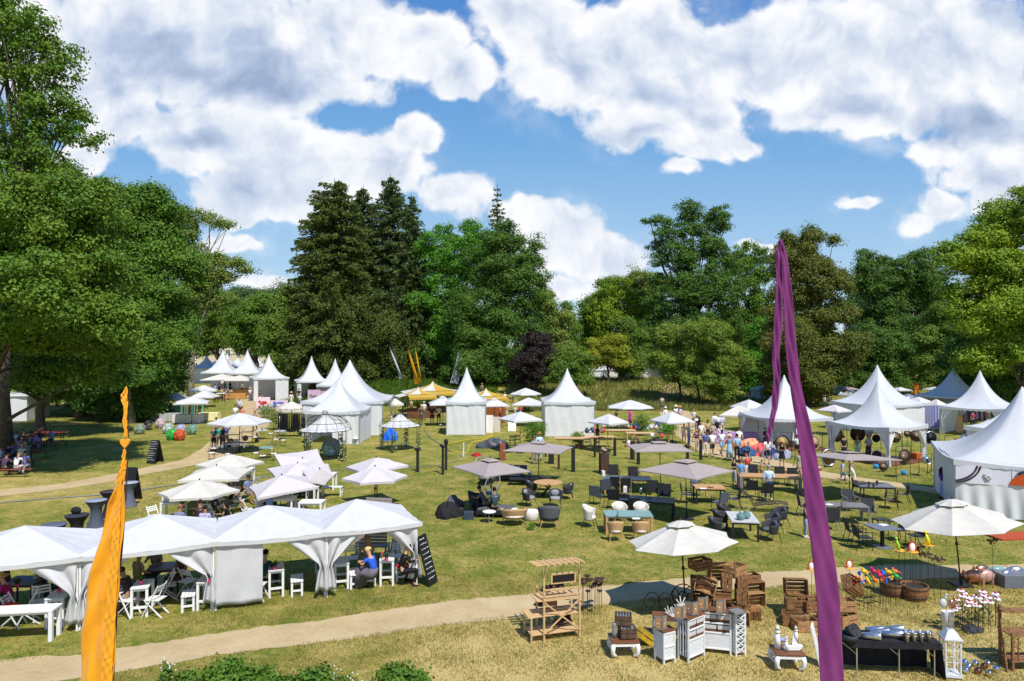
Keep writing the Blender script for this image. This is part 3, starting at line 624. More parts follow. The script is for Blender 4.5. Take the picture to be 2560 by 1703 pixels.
# ================================================================ pagoda tents
def curtain(mb,x0,x1,zt,zb,y=0.0,tie=None,folds=7,seed=0,amp=.05):
 """cloth hanging between x0 and x1; tie=(x, z): gathered there, a loose tail below"""
 rn=random.Random(seed);ph=rn.uniform(0,6);W0=x1-x0
 def fn(u,v):
  z=zt+(zb-zt)*v
  if tie:
   tx,tz=tie;vt=(zt-tz)/(zt-zb)
   if v<vt:
    k=v/vt;wid=W0*(1-.93*k**1.6) ;e0=x0+(tx-.06-x0)*k;
    sgn=1 if tx<(x0+x1)/2 else-1
    if sgn>0:x=x0+(tx-.05-x0)*k+u*(W0*(1-k**1.15)+.10*k);
    else:x=x1+(tx+.05-x1)*k-(1-u)*(W0*(1-k**1.15)+.10*k)
    sag=.0
   else:
    k=(v-vt)/(1-vt);x=tx+(u-.5)*(.10+.34*k**.6)
   a=amp*(1.2 if v>.1 else .5)
  else:x=x0+W0*u;a=amp*(.25+.75*v)
  yy=y+a*math.sin(u*folds*2*pi/2+ph+math.sin(v*3+ph)*.5)+.4*a*math.sin(u*folds*2.7+v*5)
  return (x,yy,z)
 mb.grid(fn,max(14,folds*4),14)
def pagoda_roof(w,d,eave,peak,sag=.16,p=2.1):
 mb=MB();n=9;R_=12;per=[]
 for (ax,ay),(bx,by) in (((-1,-1),(1,-1)),((1,-1),(1,1)),((1,1),(-1,1)),((-1,1),(-1,-1))):
  for i in range(n):
   t=i/n;per.append((ax+(bx-ax)*t,ay+(by-ay)*t,t))
 N=len(per)
 for j in range(R_+1):
  s=j/R_;rad=1-s;h=eave+(peak-eave)*(.10*s+.90*s**p) if j<R_ else peak
  for (x,y,t) in per:
   L=math.hypot(x,y);k=s*.8;q=1-k+k/L
   mb.v.append((x*rad*q*w/2 if j<R_ else x*.02,y*rad*q*d/2 if j<R_ else y*.02,h-sag*math.sin(t*pi)*(1-s)**3))
 for j in range(R_):
  for i in range(N):mb.f.append((j*N+i,j*N+(i+1) % N,(j+1)*N+(i+1) % N,(j+1)*N+i))
 return mb
def pagoda(c,w,rz,eave,peak,label,sides=('closed','closed','closed','closed'),d=None,group='white pagoda tents',inner=None,floor=False,wallm=None,sag=.14,p=2.1,seed=0):
 """sides: front (towards -y), right, back, left"""
 d=d or w;root=empty('pagoda_tent',(c[0],c[1],hgt(c[0],c[1])),rz)
 pagoda_roof(w*1.02,d*1.02,eave,peak,sag,p).build('roof',M['pvc'],root,smooth=True)
 mb=MB();W_,D_=w*1.024,d*1.024
 for (a,b) in (((-W_/2,-D_/2),(W_/2,-D_/2)),((W_/2,-D_/2),(W_/2,D_/2)),((W_/2,D_/2),(-W_/2,D_/2)),((-W_/2,D_/2),(-W_/2,-D_/2))):
  a,b=Vector((*a,0)),Vector((*b,0));n=int((b-a).length*10)
  def fn(u,v,a=a,b=b):
   q=a.lerp(b,u);sg=sag*math.sin(u*pi)*1.0;top=eave-sg;L=(b-a).length
   return (q.x,q.y,top+.012-v*(.24+.05*abs(math.sin(u*L*pi/.42))-sg*.7))
  mb.grid(fn,n,1)
 mb.build('valance',M['pvc'],root,smooth=False)
 for sx in (-1,1):
  for sy in (-1,1):
   MB().box((sx*(w/2-.05),sy*(d/2-.05),eave/2),(.07,.07,eave)).box((sx*(w/2-.05),sy*(d/2-.05),.02),(.2,.2,.03)).build('post',M['alu'],root)
 geo=[((-w/2,-d/2),0,w),((w/2,-d/2),90,d),((w/2,d/2),180,w),((-w/2,d/2),270,d)]
 for i,(o,a,L) in enumerate(geo):
  k=sides[i]
  if k=='open':continue
  mb=MB();nm='side_wall'
  if k in ('closed','half','door'):
   x0,x1=(.06,L-.06) if k=='closed' else ((L*.5,L-.06) if k=='half' else (L*.62,L-.06))
   ph=seed*1.3+i
   mb.grid(lambda u,v:(x0+(x1-x0)*u,.05+.035*math.sin(u*13+ph)*v+.02*math.sin(u*31+ph+v*4)*(1-abs(v-.5)),.03+(eave-.12)*v),26,6)
   if k=='door':
    m2=MB();m2.grid(lambda u,v:(.06+(L*.12)*u,.05+.03*math.sin(u*9),.03+(eave-.12)*v),6,3)
    o2=m2.build('side_wall',wallm or M['pvcside'],root,smooth=True);o2.location=(o[0],o[1],0);o2.rotation_euler=(0,0,R(a))
  elif k=='curtain':
   nm='curtain'
   curtain(mb,.03,L*.22,eave-.1,.05,.08,tie=(.14,eave*.42),folds=5,seed=i)
   m2=MB();curtain(m2,L*.78,L-.03,eave-.1,.05,.08,tie=(L-.14,eave*.42),folds=5,seed=i+7)
   o2=m2.build(nm,wallm or M['pvcside'],root,smooth=True);o2.location=(o[0],o[1],0);o2.rotation_euler=(0,0,R(a))
  elif k=='tied':
   nm='curtain';curtain(mb,L*.66,L-.04,eave-.1,.04,.08,tie=(L-.16,eave*.40),folds=7,seed=i)
  ob=mb.build(nm,wallm or M['pvcside'],root,smooth=True);ob.location=(o[0],o[1],0);ob.rotation_euler=(0,0,R(a))
 if floor:MB().box((0,0,.05),(w*.98,d*.98,.1)).build('floor',M['brown'],root)
 tag(root,label,'tent',group);return root
def tent_px(px,by,w,rz,ey,pky,label,sides,dy=None,**k):
 """px = centre column, by = row of the front wall's foot, ey = eave row, pky = peak row"""
 Yf=CH*FPX/(by-HOR);Y=Yf+(dy if dy is not None else w/2);X=(px-1280)*Y/FPX
 g0=hgt(X,Y);eave=CH-(ey-HOR)*Yf/FPX-g0;peak=CH-(pky-HOR)*Y/FPX-g0
 return pagoda((X,Y),w,rz,eave,peak,label,sides,**k)
CL,OP,CU,HF,TI,DR='closed','open','curtain','half','tied','door'
tent_px(1167,1088,3.35,2,1003,918,'white pagoda tent with closed front standing alone at the centre of the lawn',(CL,CL,OP,CL),seed=1,p=1.95)
tent_px(1418,1092,4.15,1,1003,921,'wide closed white pagoda tent right of centre, below the golden mound',(CL,CL,OP,CL),seed=2)
# left group
pagoda((-13.45,53.2),4.1,0,2.55,4.75,'low white pagoda tent directly behind the birdcage pavilion',(HF,CL,OP,CL),seed=3,group='white pagoda tents',p=1.7)
pagoda((-14.1,59.4),6.6,3,2.9,6.2,'biggest white pagoda tent left of centre, looming over the lower one',(CL,TI,OP,CL),seed=4,sag=.22)
tent_px(779,1000,4.3,22,952,890,'white pagoda tent with dark doorway below the left spruce',(DR,CL,CL,DR),seed=5)
tent_px(838,1006,4.4,10,962,896,'white pagoda tent between the pink booth and the biggest tent',(OP,CL,CL,CL),seed=6)
tent_px(672,1003,4.6,28,944,886,'white pagoda tent with open brown doorway at the bend of the left path',(DR,CL,CL,CU),seed=7)
tent_px(619,976,5.4,12,932,874,'white pagoda tent in the middle of the far left row',(OP,CL,CL,OP),seed=8)
tent_px(557,974,5.6,8,930,874,'white pagoda tent at the front left of the far row',(OP,OP,CL,OP),seed=9)
tent_px(636,958,5.0,20,915,873,'white pagoda tip showing right behind the middle far tent',(CL,CL,CL,CL),seed=10)
tent_px(549,955,5.0,8,916,883,'white pagoda tip left behind the front left far tent',(CL,CL,CL,CL),seed=11)
tent_px(568,955,5.0,8,916,884,'white pagoda tip right behind the front left far tent',(CL,CL,CL,CL),seed=12)
tent_px(517,958,5.5,5,920,890,'white pagoda roof half hidden by the maple at the end of the far row',(CL,CL,CL,CL),seed=13)
tent_px(594,945,4.5,5,912,895,'smallest and farthest white pagoda tip before the cream mansion',(CL,CL,CL,CL),seed=14)
# right group
pagoda((20.0,50.2),4.6,8,2.35,5.25,'white pagoda tent behind the purple flag with paintings inside',(OP,CU,CL,CU),seed=15,floor=True)
pagoda((23.65,44.2),4.0,29,2.42,5.15,'open white pagoda tent full of hanging gongs',(CU,CU,CU,CU),seed=16,floor=True)
pagoda((32.2,60.2),5.3,28,2.5,5.75,'closed white pagoda tent rising right behind the gong tent',(CL,CL,CL,CL),seed=17,wallm=M['pvcside'])
tent_px(2105,985,4.6,25,948,898,'white pagoda tent behind the browning chestnut',(OP,CL,CL,CL),seed=18)
tent_px(1932,1005,4.2,20,975,930,'white pagoda roof peeping between chestnut and purple flag',(CL,CL,CL,CL),seed=33)
pagoda((44.9,69.5),5.0,38,2.5,5.3,'white pagoda tent at the back right under the oak',(OP,CL,CL,OP),seed=19)
pagoda((39.2,57.2),4.6,40,2.4,5.35,'white pagoda tent with clothes racks and leaf shadows on its roof',(CU,CU,CL,CU),seed=20)
pagoda((31.4,41.6),5.2,42,2.5,5.2,'white pagoda tent behind the jewellery tent at the right edge',(CU,CL,CL,CL),seed=21)
J=pagoda((23.3,31.2),6.2,-24,2.45,5.5,'large white pagoda tent with jewellery picture banners at the right edge',(CL,OP,OP,CL),seed=22,sag=.2)
# the printed banner round the jewellery tent: three pictures on pale panels
def banner():
 B=MB();B.grid(lambda u,v:(-3.1+6.2*u,-3.16-.02*math.sin(u*17),1.45+.78*v),30,2)
 b=B.build('banner',mat('banner_print',(.66,.67,.74),.5,var=.02),J)
 for x in (-1.05,1.05):MB().box((x,-3.185,1.84),(.02,.01,.76)).build('panel_seam',M['wht'],b)
 q=MB()
 for r in (1.05,1.17):
  q.tube([(-3.35+r*math.cos(t),-3.20,2.35+r*.78*math.sin(t)) for t in [-1.35+i*.12 for i in range(11)]],.035,5)
 q.build('bracelet_picture',mat('plum_print',(.05,.02,.04),.6),b)
 q=MB()
 for (x,z) in ((-2.02,1.75),(-1.92,1.80),(-2.06,1.86),(-1.96,1.67),(-1.86,1.72)):q.ball((x,-3.21,z),(.06,.02,.05))
 q.build('charm_picture',M['alu'],b)
 MB().poly([(-.55+.62*math.cos(t),-3.20,1.50+.50*math.sin(t)) for t in [pi*i/18 for i in range(19)]],-.01,1).build('orange_stone_picture',mat('orange_print',(.50,.075,.015),.35),b)
 MB().tube([(-.9+.8*i/8,-3.21,2.10-.18*(i/8-.4)**2*4) for i in range(9)],.05,5).bar((-.35,-3.21,2.25),(.25,-3.21,1.88),.12,.02).build('bow_picture',mat('black_print',(.02,.02,.02),.6),b)
 q=MB()
 for i in range(9):q.ball((.75+.17*i,-3.21,2.15-.10*i+.03*(i % 2)),(.07,.03,.06))
 q.build('bead_chain_picture',mat('bead_print',(.24,.17,.13),.5),b)
 C=MB();curtain(C,-3.1,3.1,1.45,.06,-3.14,folds=22,amp=.06,seed=4);C.build('skirting',M['pvcside'],J,smooth=True)
banner()
# grey marquee wall in the shade at the left edge
mq=empty('marquee',(-52.5,66,0),12)
MB().grid(lambda u,v:(-6+11*u,.05*math.sin(u*40),.05+2.5*v),60,3).build('side_wall',M['pvcside'],mq,smooth=True)
MB().grid(lambda u,v:(5,5*u,.05+2.5*v),8,3).build('side_wall',M['pvcside'],mq,smooth=True)
MB().add([(-6.2,-.2,2.5),(5.2,-.2,2.5),(5.2,5.2,2.5),(-6.2,5.2,2.5),(-6.2,2.5,3),(5.2,2.5,3)],[(0,1,5,4),(2,3,4,5),(1,2,5),(3,0,4)]).build('roof',M['pvc'],mq)
tag(mq,'grey-white marquee wall in tree shade at the left edge','tent')
for i,(x,y,lab) in enumerate([(1497,935,'white tent roof glimpsed under the golden bush'),(1610,948,'white tent glimpsed left of the young lindens'),(2535,935,'white tent glimpsed through leaves at the right edge')]):
 c=at(x,y,112 if i<2 else 80);pagoda((c.x,c.y),5,10,max(1.5,c.z-hgt(c.x,c.y)),max(3.2,c.z-hgt(c.x,c.y)+2.2),lab,(CL,CL,CL,CL),seed=40+i)
# cream mansion far behind the left tents
def mansion():
 r=empty('mansion',(-82,190,0),0);w=mat('cream_plaster',(.62,.54,.36),.9,var=.05,scale=1)
 MB().box((0,4,4),(46,8,8)).build('wall',w,r);MB().box((0,4,5.6),(46.3,8.3,.3)).build('cornice',M['wht'],r)
 MB().add([(-24,-.6,8),(24,-.6,8),(24,8.6,8),(-24,8.6,8),(-21,4,11),(21,4,11)],[(0,1,5,4),(2,3,4,5),(1,2,5),(3,0,4),(3,2,1,0)]).build('roof',mat('slate_roof',(.12,.10,.095),.8),r)
 for f in range(2):
  for i in range(15):
   x=-21+i*3.0;z=2.0+f*2.6+f*1.0
   k=MB().box((x,-.06,z),(1.3,.12,2.0)).build('window',M['wht'],r)
   MB().box((x-.3,-.14,z),(.5,.04,1.75)).box((x+.3,-.14,z),(.5,.04,1.75)).build('pane',mat('dark_pane',(.05,.055,.06),.2,spec=.8),k)
 tag(r,'cream mansion with white windows far behind the left tents','building')
mansion()
# ================================================================ parasols
def parasol(ax,ay,ry,wpx,base=None,n=4,rot=12,colm='canvas',polem='steel',vent=False,lean=0.0,zr=2.05,label='',tilt=(0,0),group='parasols',bm='steel',foot='plate',drop=.10,knob=True,aspect=1.0,Yf=None,scal=False):
 if Yf:Y=Yf
 elif base:Y=CH*FPX/(base[1]-HOR)
 else:Y=(CH-zr)*FPX/(ry-HOR)
 s=Y/FPX;ax_x=(ax-1280)*s;g0=hgt(ax_x,Y) if Y>80 else 0;bx=(base[0]-1280)*s if base else ax_x
 zrim=CH-(ry-HOR)*s-g0;zap=CH-(ay-HOR)*s-g0;half=wpx*s/2
 root=empty('parasol',(bx,Y,g0));dx=ax_x-bx
 if n==4:hw=half/(abs(math.cos(R(rot)))*aspect+abs(math.sin(R(rot))));cor=[(-hw*aspect,-hw),(hw*aspect,-hw),(hw*aspect,hw),(-hw*aspect,hw)]
 else:cor=[(half*math.cos(2*pi*i/n),half*math.sin(2*pi*i/n)) for i in range(n)]
 MX=Matrix.Translation((dx,0,zap)) @ Euler((R(tilt[0]),R(tilt[1]),0)).to_matrix().to_4x4() @ Matrix.Rotation(R(rot),4,'Z')
 dz=zrim-zap
 if vent:v0=.20
 else:v0=0.0
 def P(x,y,z):return MX @ Vector((x,y,z))
 mb=MB();K=8;Q=6
 for i in range(n):
  a,b=cor[i],cor[(i+1) % n]
  def fn(u,v,a=a,b=b):
   t=v0+(1-v0)*v;ex,ey=a[0]+(b[0]-a[0])*u,a[1]+(b[1]-a[1])*u
   sc=t*(1-(.07 if n>4 else .055)*math.sin(u*pi)*t**2);sg=-.05*half*math.sin(u*pi)*t*(1-t*.6)
   return P(ex*sc,ey*sc,dz*(t**1.06)+sg)
  mb.grid(fn,Q,K)
 c=mb.build('canopy',M[colm],root,smooth=False,thick=.012)
 if drop or scal:
  mb=MB()
  for i in range(n):
   a,b=cor[i],cor[(i+1) % n]
   mb.grid(lambda u,v,a=a,b=b:P((a[0]+(b[0]-a[0])*u)*(1-(.07 if n>4 else .055)*math.sin(u*pi)),(a[1]+(b[1]-a[1])*u)*(1-(.07 if n>4 else .055)*math.sin(u*pi)),dz-(drop+(.06*abs(math.sin(u*9)) if scal else 0))*v),12,1)
  mb.build('valance',M[colm],c)
 if vent:
  mb=MB()
  for i in range(n):
   a,b=cor[i],cor[(i+1) % n]
   mb.grid(lambda u,v,a=a,b=b:P((a[0]+(b[0]-a[0])*u)*.27*v*(1-.1*math.sin(u*pi)),(a[1]+(b[1]-a[1])*u)*.27*v*(1-.1*math.sin(u*pi)),.07+dz*.24*v**1.1-.0*v),4,3)
  mb.build('vent',M[colm],c,thick=.01)
 top=P(0,0,dz*.05);rad=.022 if bm=='steel' else .028
 MB().tube([(0,0,0),Vector((0,0,0)).lerp(top,.55),top],[rad,rad,rad*.8],8).build('pole',M[polem],root)
 rb=[];hub=P(0,0,dz*.06-.12);mid=P(0,0,dz-.35)
 for i in range(n):
  e=P(cor[i][0]*.97,cor[i][1]*.97,dz*.97-.03);MB().bar(hub,e,.02).bar(mid,hub.lerp(e,.5),.014).build('rib',M[polem],root)
 tip=P(0,0,.0);MB().ball((tip.x,tip.y,tip.z+(.09 if vent else .03)),(.035,.035,.05),8,5).build('finial',M[polem],root)
 if knob:k=Vector((0,0,0)).lerp(top,.5);MB().ball(k,(.05,.05,.07),8,5).bar(k,k+Vector((.12,0,-.03)),.02).build('crank',M[polem],root)
 if foot=='plate':MB().box((0,0,.03),(.5,.5,.05)).lathe([(.045,.05),(.045,.3)],8).build('base',M['steel'],root)
 elif foot=='cross':MB().box((0,0,.03),(.9,.12,.05)).box((0,0,.031),(.12,.9,.045)).build('base',M['steel'],root)
 tag(root,label,'parasol',group);return root
PS=parasol
PS(1700,1306,1352,272,(1713,1528),n=8,rot=22,colm='cream',polem='pole',vent=True,label='large octagonal cream parasol beside the tall crate stack',group='octagonal cream parasols',tilt=(-3,-5),drop=0)
PS(2378,1252,1303,282,(2399,1462),n=8,rot=10,colm='cream',polem='pole',vent=True,label='octagonal cream parasol leaning above the garden stakes at the right',group='octagonal cream parasols',tilt=(-2,-6),drop=0)
g_='taupe parasols over the furniture stand'
PS(1226,1149,1172,200,(1230,1281),rot=33,aspect=.8,colm='taupe',polem='pole',vent=True,label='taupe parasol with red-tipped top over the lounge corner',group=g_,drop=.04)
PS(1346,1106,1122,178,(1347,1206),rot=-20,aspect=1.25,colm='taupe',polem='pole',vent=True,label='taupe rectangular parasol in front of the man in light blue',group=g_,drop=.04)
PS(1648,1106,1120,150,(1652,1232),rot=2,aspect=1.3,colm='taupe',polem='pole',vent=True,label='taupe parasol standing square over the blue-topped table',group=g_,drop=.04)
PS(1713,1151,1176,238,(1716,1297),rot=42,colm='taupe',polem='pole',vent=True,label='taupe parasol turned corner-on above the teak square table',group=g_,drop=.04)
PS(2122,1131,1142,220,(2122,1246),rot=20,aspect=1.2,colm='taupe',polem='pole',vent=True,label='taupe parasol at the right beside the gong tent',group=g_,drop=.04,tilt=(-4,2))
w_='white parasols of the cafe garden'
PS(577,1136,1158,159,(573,1226),rot=18,n=6,colm='cream',label='off-white parasol at the back of the cafe garden, nearest the bistro tables',group=w_)
PS(543,1164,1186,158,(543,1264),rot=8,colm='cream',label='off-white parasol second from the back in the left cafe row',group=w_)
PS(500,1200,1228,190,(499,1298),rot=12,n=6,colm='cream',label='off-white parasol nearest the orange flag in the left cafe row',group=w_)
PS(757,1146,1160,152,(757,1225),rot=36,colm='blush',label='blush parasol steeply tilted towards the viewer, topmost of the cafe cluster',group=w_,tilt=(22,12))
PS(745,1158,1178,168,(751,1240),rot=30,colm='blush',label='blush parasol lying just under the steeply tilted one',group=w_,tilt=(6,0))
PS(800,1172,1190,78,(798,1250),rot=20,n=6,colm='blush',label='blush parasol tipped over showing its pink underside',group=w_,tilt=(38,25))
PS(705,1188,1217,192,(702,1284),rot=28,colm='blush',label='blush parasol lowest in the cafe cluster above the white benches',group=w_,tilt=(3,-5))
PS(941,1144,1165,162,(944,1262),rot=34,colm='blush',label='blush parasol, rear one of the pair right of the cafe',group=w_,tilt=(2,-4))
PS(938,1166,1192,162,(938,1275),rot=16,n=6,colm='blush',label='blush parasol, front one of the pair right of the cafe',group=w_)
PS(600,1032,1056,152,(600,1130),rot=25,n=6,colm='canvas',label='wide white parasol over the metal bistro furniture by the left path',group='white parasols')
PS(438,981,998,93,(446,1046),rot=25,colm='blush',polem='polew',label='blush parasol at the left end of the umbrella stall',group='white parasols')
PS(509,963,976,80,None,rot=20,colm='canvas',label='white parasol at the back of the umbrella stall',group='white parasols')
PS(512,976,992,66,None,rot=8,colm='canvas',label='white parasol in the middle of the umbrella stall',group='white parasols')
PS(480,992,1006,102,None,rot=22,colm='canvas',label='white parasol in front at the umbrella stall',group='white parasols')
PS(729,1003,1020,64,None,n=12,rot=0,colm='cream',label='scalloped white parasol over the black clothes rack',group='scalloped parasols',scal=True,drop=.12)
PS(988,996,1010,44,None,n=12,rot=0,colm='cream',label='small scalloped white parasol beside the biggest tent',group='scalloped parasols',scal=True,drop=.12)
PS(1107,992,1009,78,None,rot=10,colm='canvas',vent=True,label='two-tier white parasol left behind the lone centre tent',group='white parasols')
PS(1236,997,1012,78,None,rot=10,colm='canvas',vent=True,label='two-tier white parasol right behind the lone centre tent',group='white parasols')
PS(1314,970,985,80,None,rot=12,n=6,colm='canvas',label='white parasol highest up between the two closed tents',group='white parasols')
PS(1322,994,1010,84,None,rot=-12,colm='canvas',label='white parasol in the middle between the two closed tents',group='white parasols')
PS(1301,1029,1048,110,(1300,1132),rot=28,colm='canvas',polem='teak',label='white parasol with wooden pole in front between the two closed tents',group='white parasols')
PS(1575,1000,1018,120,None,rot=18,n=8,colm='canvas',label='white parasol below the golden grass mound',group='white parasols',drop=.05)
PS(1521,1035,1055,100,(1517,1130),rot=38,colm='canvas',polem='teak',label='white parasol over the pottery table beside the closed tent',group='white parasols')
PS(1680,1030,1052,102,(1681,1108),rot=20,colm='canvas',polem='teak',label='white parasol left of the strolling crowd',group='white parasols')
PS(1848,1013,1036,112,None,rot=-25,colm='cream',label='cream parasol over the lilac covered stall',group='white parasols')
PS(1872,999,1018,84,None,rot=20,colm='canvas',label='white parasol just behind the cream one by the lilac stall',group='white parasols')
PS(1895,1022,1042,56,None,rot=20,colm='cream',label='cream parasol squeezed against the tent behind the purple flag',group='white parasols')
PS(2085,1012,1026,78,None,rot=30,colm='blush',label='blush parasol between the two big right-hand tents',group='white parasols')
PS(2130,975,988,56,None,rot=10,colm='sand',label='beige parasol left behind the tall right-hand tent',group='white parasols')
PS(2112,965,972,52,None,rot=10,colm='taupe',label='thin taupe parasol below the chestnut tent',group='white parasols')
PS(2340,998,1014,54,None,rot=20,colm='cream',label='cream parasol beside the lilac folding screen',group='white parasols')
PS(2296,992,1005,60,None,rot=20,colm='canvas',label='white parasol behind the closed tall tent at its right',group='white parasols')
PS(2270,984,996,60,None,rot=10,colm='canvas',label='white parasol farthest right behind the closed tall tent',group='white parasols')
PS(2250,968,975,42,None,rot=10,colm='canvas',label='tiny far white parasol left of the orange sign post',group='white parasols')
PS(2337,967,974,44,None,rot=10,colm='canvas',label='tiny far white parasol right of the orange sign post',group='white parasols')
# far flat sun sails by the left row
PS(555,935,948,96,None,rot=10,colm='cream',label='cream parasol in front of the far left tents, left one',group='white parasols',zr=2.3)
PS(600,938,950,70,None,rot=5,colm='cream',label='cream parasol in front of the far left tents, right one',group='white parasols',zr=2.3)
# yellow and white market stalls
def stall(px,peak,rim,wpx,label,turn=0):
 Y=(CH-2.2)*FPX/(rim-HOR);s=Y/FPX;X=(px-1280)*s;g0=hgt(X,Y);zr=CH-(rim-HOR)*s-g0;zp=CH-(peak-HOR)*s-g0;h=wpx*s/2
 r=empty('market_stall',(X,Y,g0),turn);y_=mat('yellow_canvas',(.62,.40,.06),.8,trans=.25);n=16
 for par,m_,nm in ((0,y_,'yellow_stripe'),(1,M['cream'],'white_stripe')):
  mb=MB()
  for i in range(n):
   if (i//2) % 2 !=par:continue
   a0,a1=2*pi*i/n,2*pi*(i+1)/n
   def fn(u,v,a0=a0,a1=a1):
    a=a0+(a1-a0)*u;sq=1/max(abs(math.cos(a)),abs(math.sin(a)));rr=h*.62*v*(sq if v>.9 else 1+(sq-1)*v)
    return (rr*math.cos(a),rr*math.sin(a),zp-(zp-zr-.25)*v**.55)
   mb.grid(fn,2,8)
  mb.build(nm,m_,r,smooth=True)
 for sgn,ax in ((-1,0),(1,0),(-1,1),(1,1)):
  mb=MB();L=h*.62;o=h
  p=[(-L,L,zr+.2),(L,L,zr+.2),(L,o,zr),(-L,o,zr)]
  q=[(a,b*sgn,c) if ax else (b*sgn,a,c) for a,b,c in p]
  mb.add(q,[(0,1,2,3)]);mb.add([(q[2][0],q[2][1],zr),(q[3][0],q[3][1],zr),(q[3][0],q[3][1],zr-.22),(q[2][0],q[2][1],zr-.22)],[(0,1,2,3)])
  mb.build('awning_flap',y_ if ax else M['cream'],r,thick=.01)
 for sx in (-1,1):
  for sy in (-1,1):MB().box((sx*h*.6,sy*h*.6,zr/2),(.1,.1,zr)).build('post',M['brown'],r)
 MB().box((0,-h*.62,.5),(h*1.2,.08,1.0)).box((0,-h*.62,1.03),(h*1.3,.4,.06)).build('counter',M['brown'],r)
 tag(r,label,'market stall','yellow and white market stalls')
stall(1046,967,990,110,'yellow and white striped market stall in front, left of the lone tent',20)
stall(1082,953,980,150,'yellow and white striped market stall rising behind the front one',15)
stall(1215,970,994,110,'yellow and white striped market stall right of the lone tent',30)
# ================================================================ people
def skin_mesh(name,J,E,sub=1):
 """J: {key: (x, y, z, r)}; grows one continuous surface round the joints"""
 ks=list(J);me=bpy.data.meshes.new(name+'_s');me.from_pydata([J[k][:3] for k in ks],[(ks.index(a),ks.index(b)) for a,b in E],[]);me.update()
 o=bpy.data.objects.new(name+'_s',me);COL.objects.link(o);md=o.modifiers.new('s','SKIN');md.use_smooth_shade=True
 sv=me.skin_vertices[0].data
 for i,k in enumerate(ks):
  r=J[k][3];sv[i].radius=r if isinstance(r,tuple) else (r,r)
 sv[0].use_root=True
 if sub:ss=o.modifiers.new('ss','SUBSURF');ss.levels=sub;ss.render_levels=sub
 dg=bpy.context.evaluated_depsgraph_get();m2=bpy.data.meshes.new_from_object(o.evaluated_get(dg));bpy.data.objects.remove(o);bpy.data.meshes.remove(me);m2.name=name
 return m2
def pose(kind):
 """joints facing -y"""
 P={}
 def legs(kl,al,kr,ar,hz=.92,hy=0.0):
  P.update(hl=(-.09,hy,hz-.04),hr=(.09,hy,hz-.04),kl=kl,kr=kr,al=al,ar=ar)
 def arms(el,wl,er,wr):P.update(el=el,wl=wl,er=er,wr=wr)
 if kind in ('stand','stand2','hold','point','look'):
  P.update(pel=(0,0,.96),wst=(0,.0,1.10),cst=(0,0,1.28),nck=(0,.01,1.47),hd=(0,-.01,1.60));legs((-.10,-.02,.50),(-.11,.03,.09),(.11,-.02,.50),(.12,.03,.09))
  if kind=='stand':arms((-.24,.04,1.13),(-.25,-.04,.88),(.24,.04,1.13),(.25,-.04,.88))
  if kind=='stand2':arms((-.25,.06,1.15),(-.14,-.12,1.02),(.24,.04,1.13),(.25,-.05,.88));P['kr']=(.13,-.07,.50);P['ar']=(.16,.0,.09)
  if kind=='hold':arms((-.23,.0,1.14),(-.10,-.24,1.14),(.23,.0,1.14),(.10,-.24,1.16))
  if kind=='point':arms((-.26,-.08,1.42),(-.20,-.16,1.66),(.24,.03,1.13),(.24,-.05,.88))
  if kind=='look':arms((-.23,.02,1.13),(-.23,-.1,.92),(.23,0,1.14),(.08,-.22,1.26));P['hd']=(0,-.06,1.59)
 if kind=='walk':
  P.update(pel=(0,0,.94),wst=(0,-.01,1.09),cst=(0,-.03,1.27),nck=(0,-.03,1.45),hd=(0,-.06,1.58));legs((-.09,-.20,.52),(-.09,-.24,.10),(.09,.02,.50),(.09,.34,.16));arms((-.24,.12,1.13),(-.25,.16,.90),(.24,-.08,1.13),(.23,-.25,.95))
 if kind=='bend':
  P.update(pel=(0,.12,.92),wst=(0,.02,1.05),cst=(0,-.16,1.17),nck=(0,-.33,1.24),hd=(0,-.46,1.25));legs((-.10,.06,.48),(-.10,.08,.09),(.10,.04,.48),(.11,.08,.09),.88,.12);arms((-.23,-.30,.98),(-.22,-.42,.78),(.23,-.30,.98),(.22,-.42,.78))
 if kind in ('sit','sit2','eat'):
  P.update(pel=(0,.04,.52),wst=(0,.07,.68),cst=(0,.05,.87),nck=(0,.03,1.06),hd=(0,.0,1.19));legs((-.12,-.42,.51),(-.12,-.40,.09),(.12,-.42,.51),(.12,-.38,.09),.53,.02)
  if kind=='sit':arms((-.24,.0,.76),(-.14,-.25,.66),(.24,.0,.76),(.14,-.25,.66))
  if kind=='sit2':P['cst']=(0,-.02,.87);P['nck']=(0,-.09,1.04);P['hd']=(0,-.15,1.16);arms((-.25,-.18,.80),(-.10,-.38,.80),(.25,-.18,.80),(.10,-.38,.80));P['al']=(-.12,-.30,.09)
  if kind=='eat':P['cst']=(0,-.02,.87);P['nck']=(0,-.08,1.05);P['hd']=(0,-.13,1.17);arms((-.26,-.18,.82),(-.05,-.30,.99),(.25,-.16,.80),(.10,-.36,.80))
 P['sl']=(-.165,P['nck'][1]+.02,P['nck'][2]-.07);P['sr']=(.165,P['nck'][1]+.02,P['nck'][2]-.07)
 return P
def lerp3(a,b,t):return tuple(a[i]+(b[i]-a[i])*t for i in range(3))
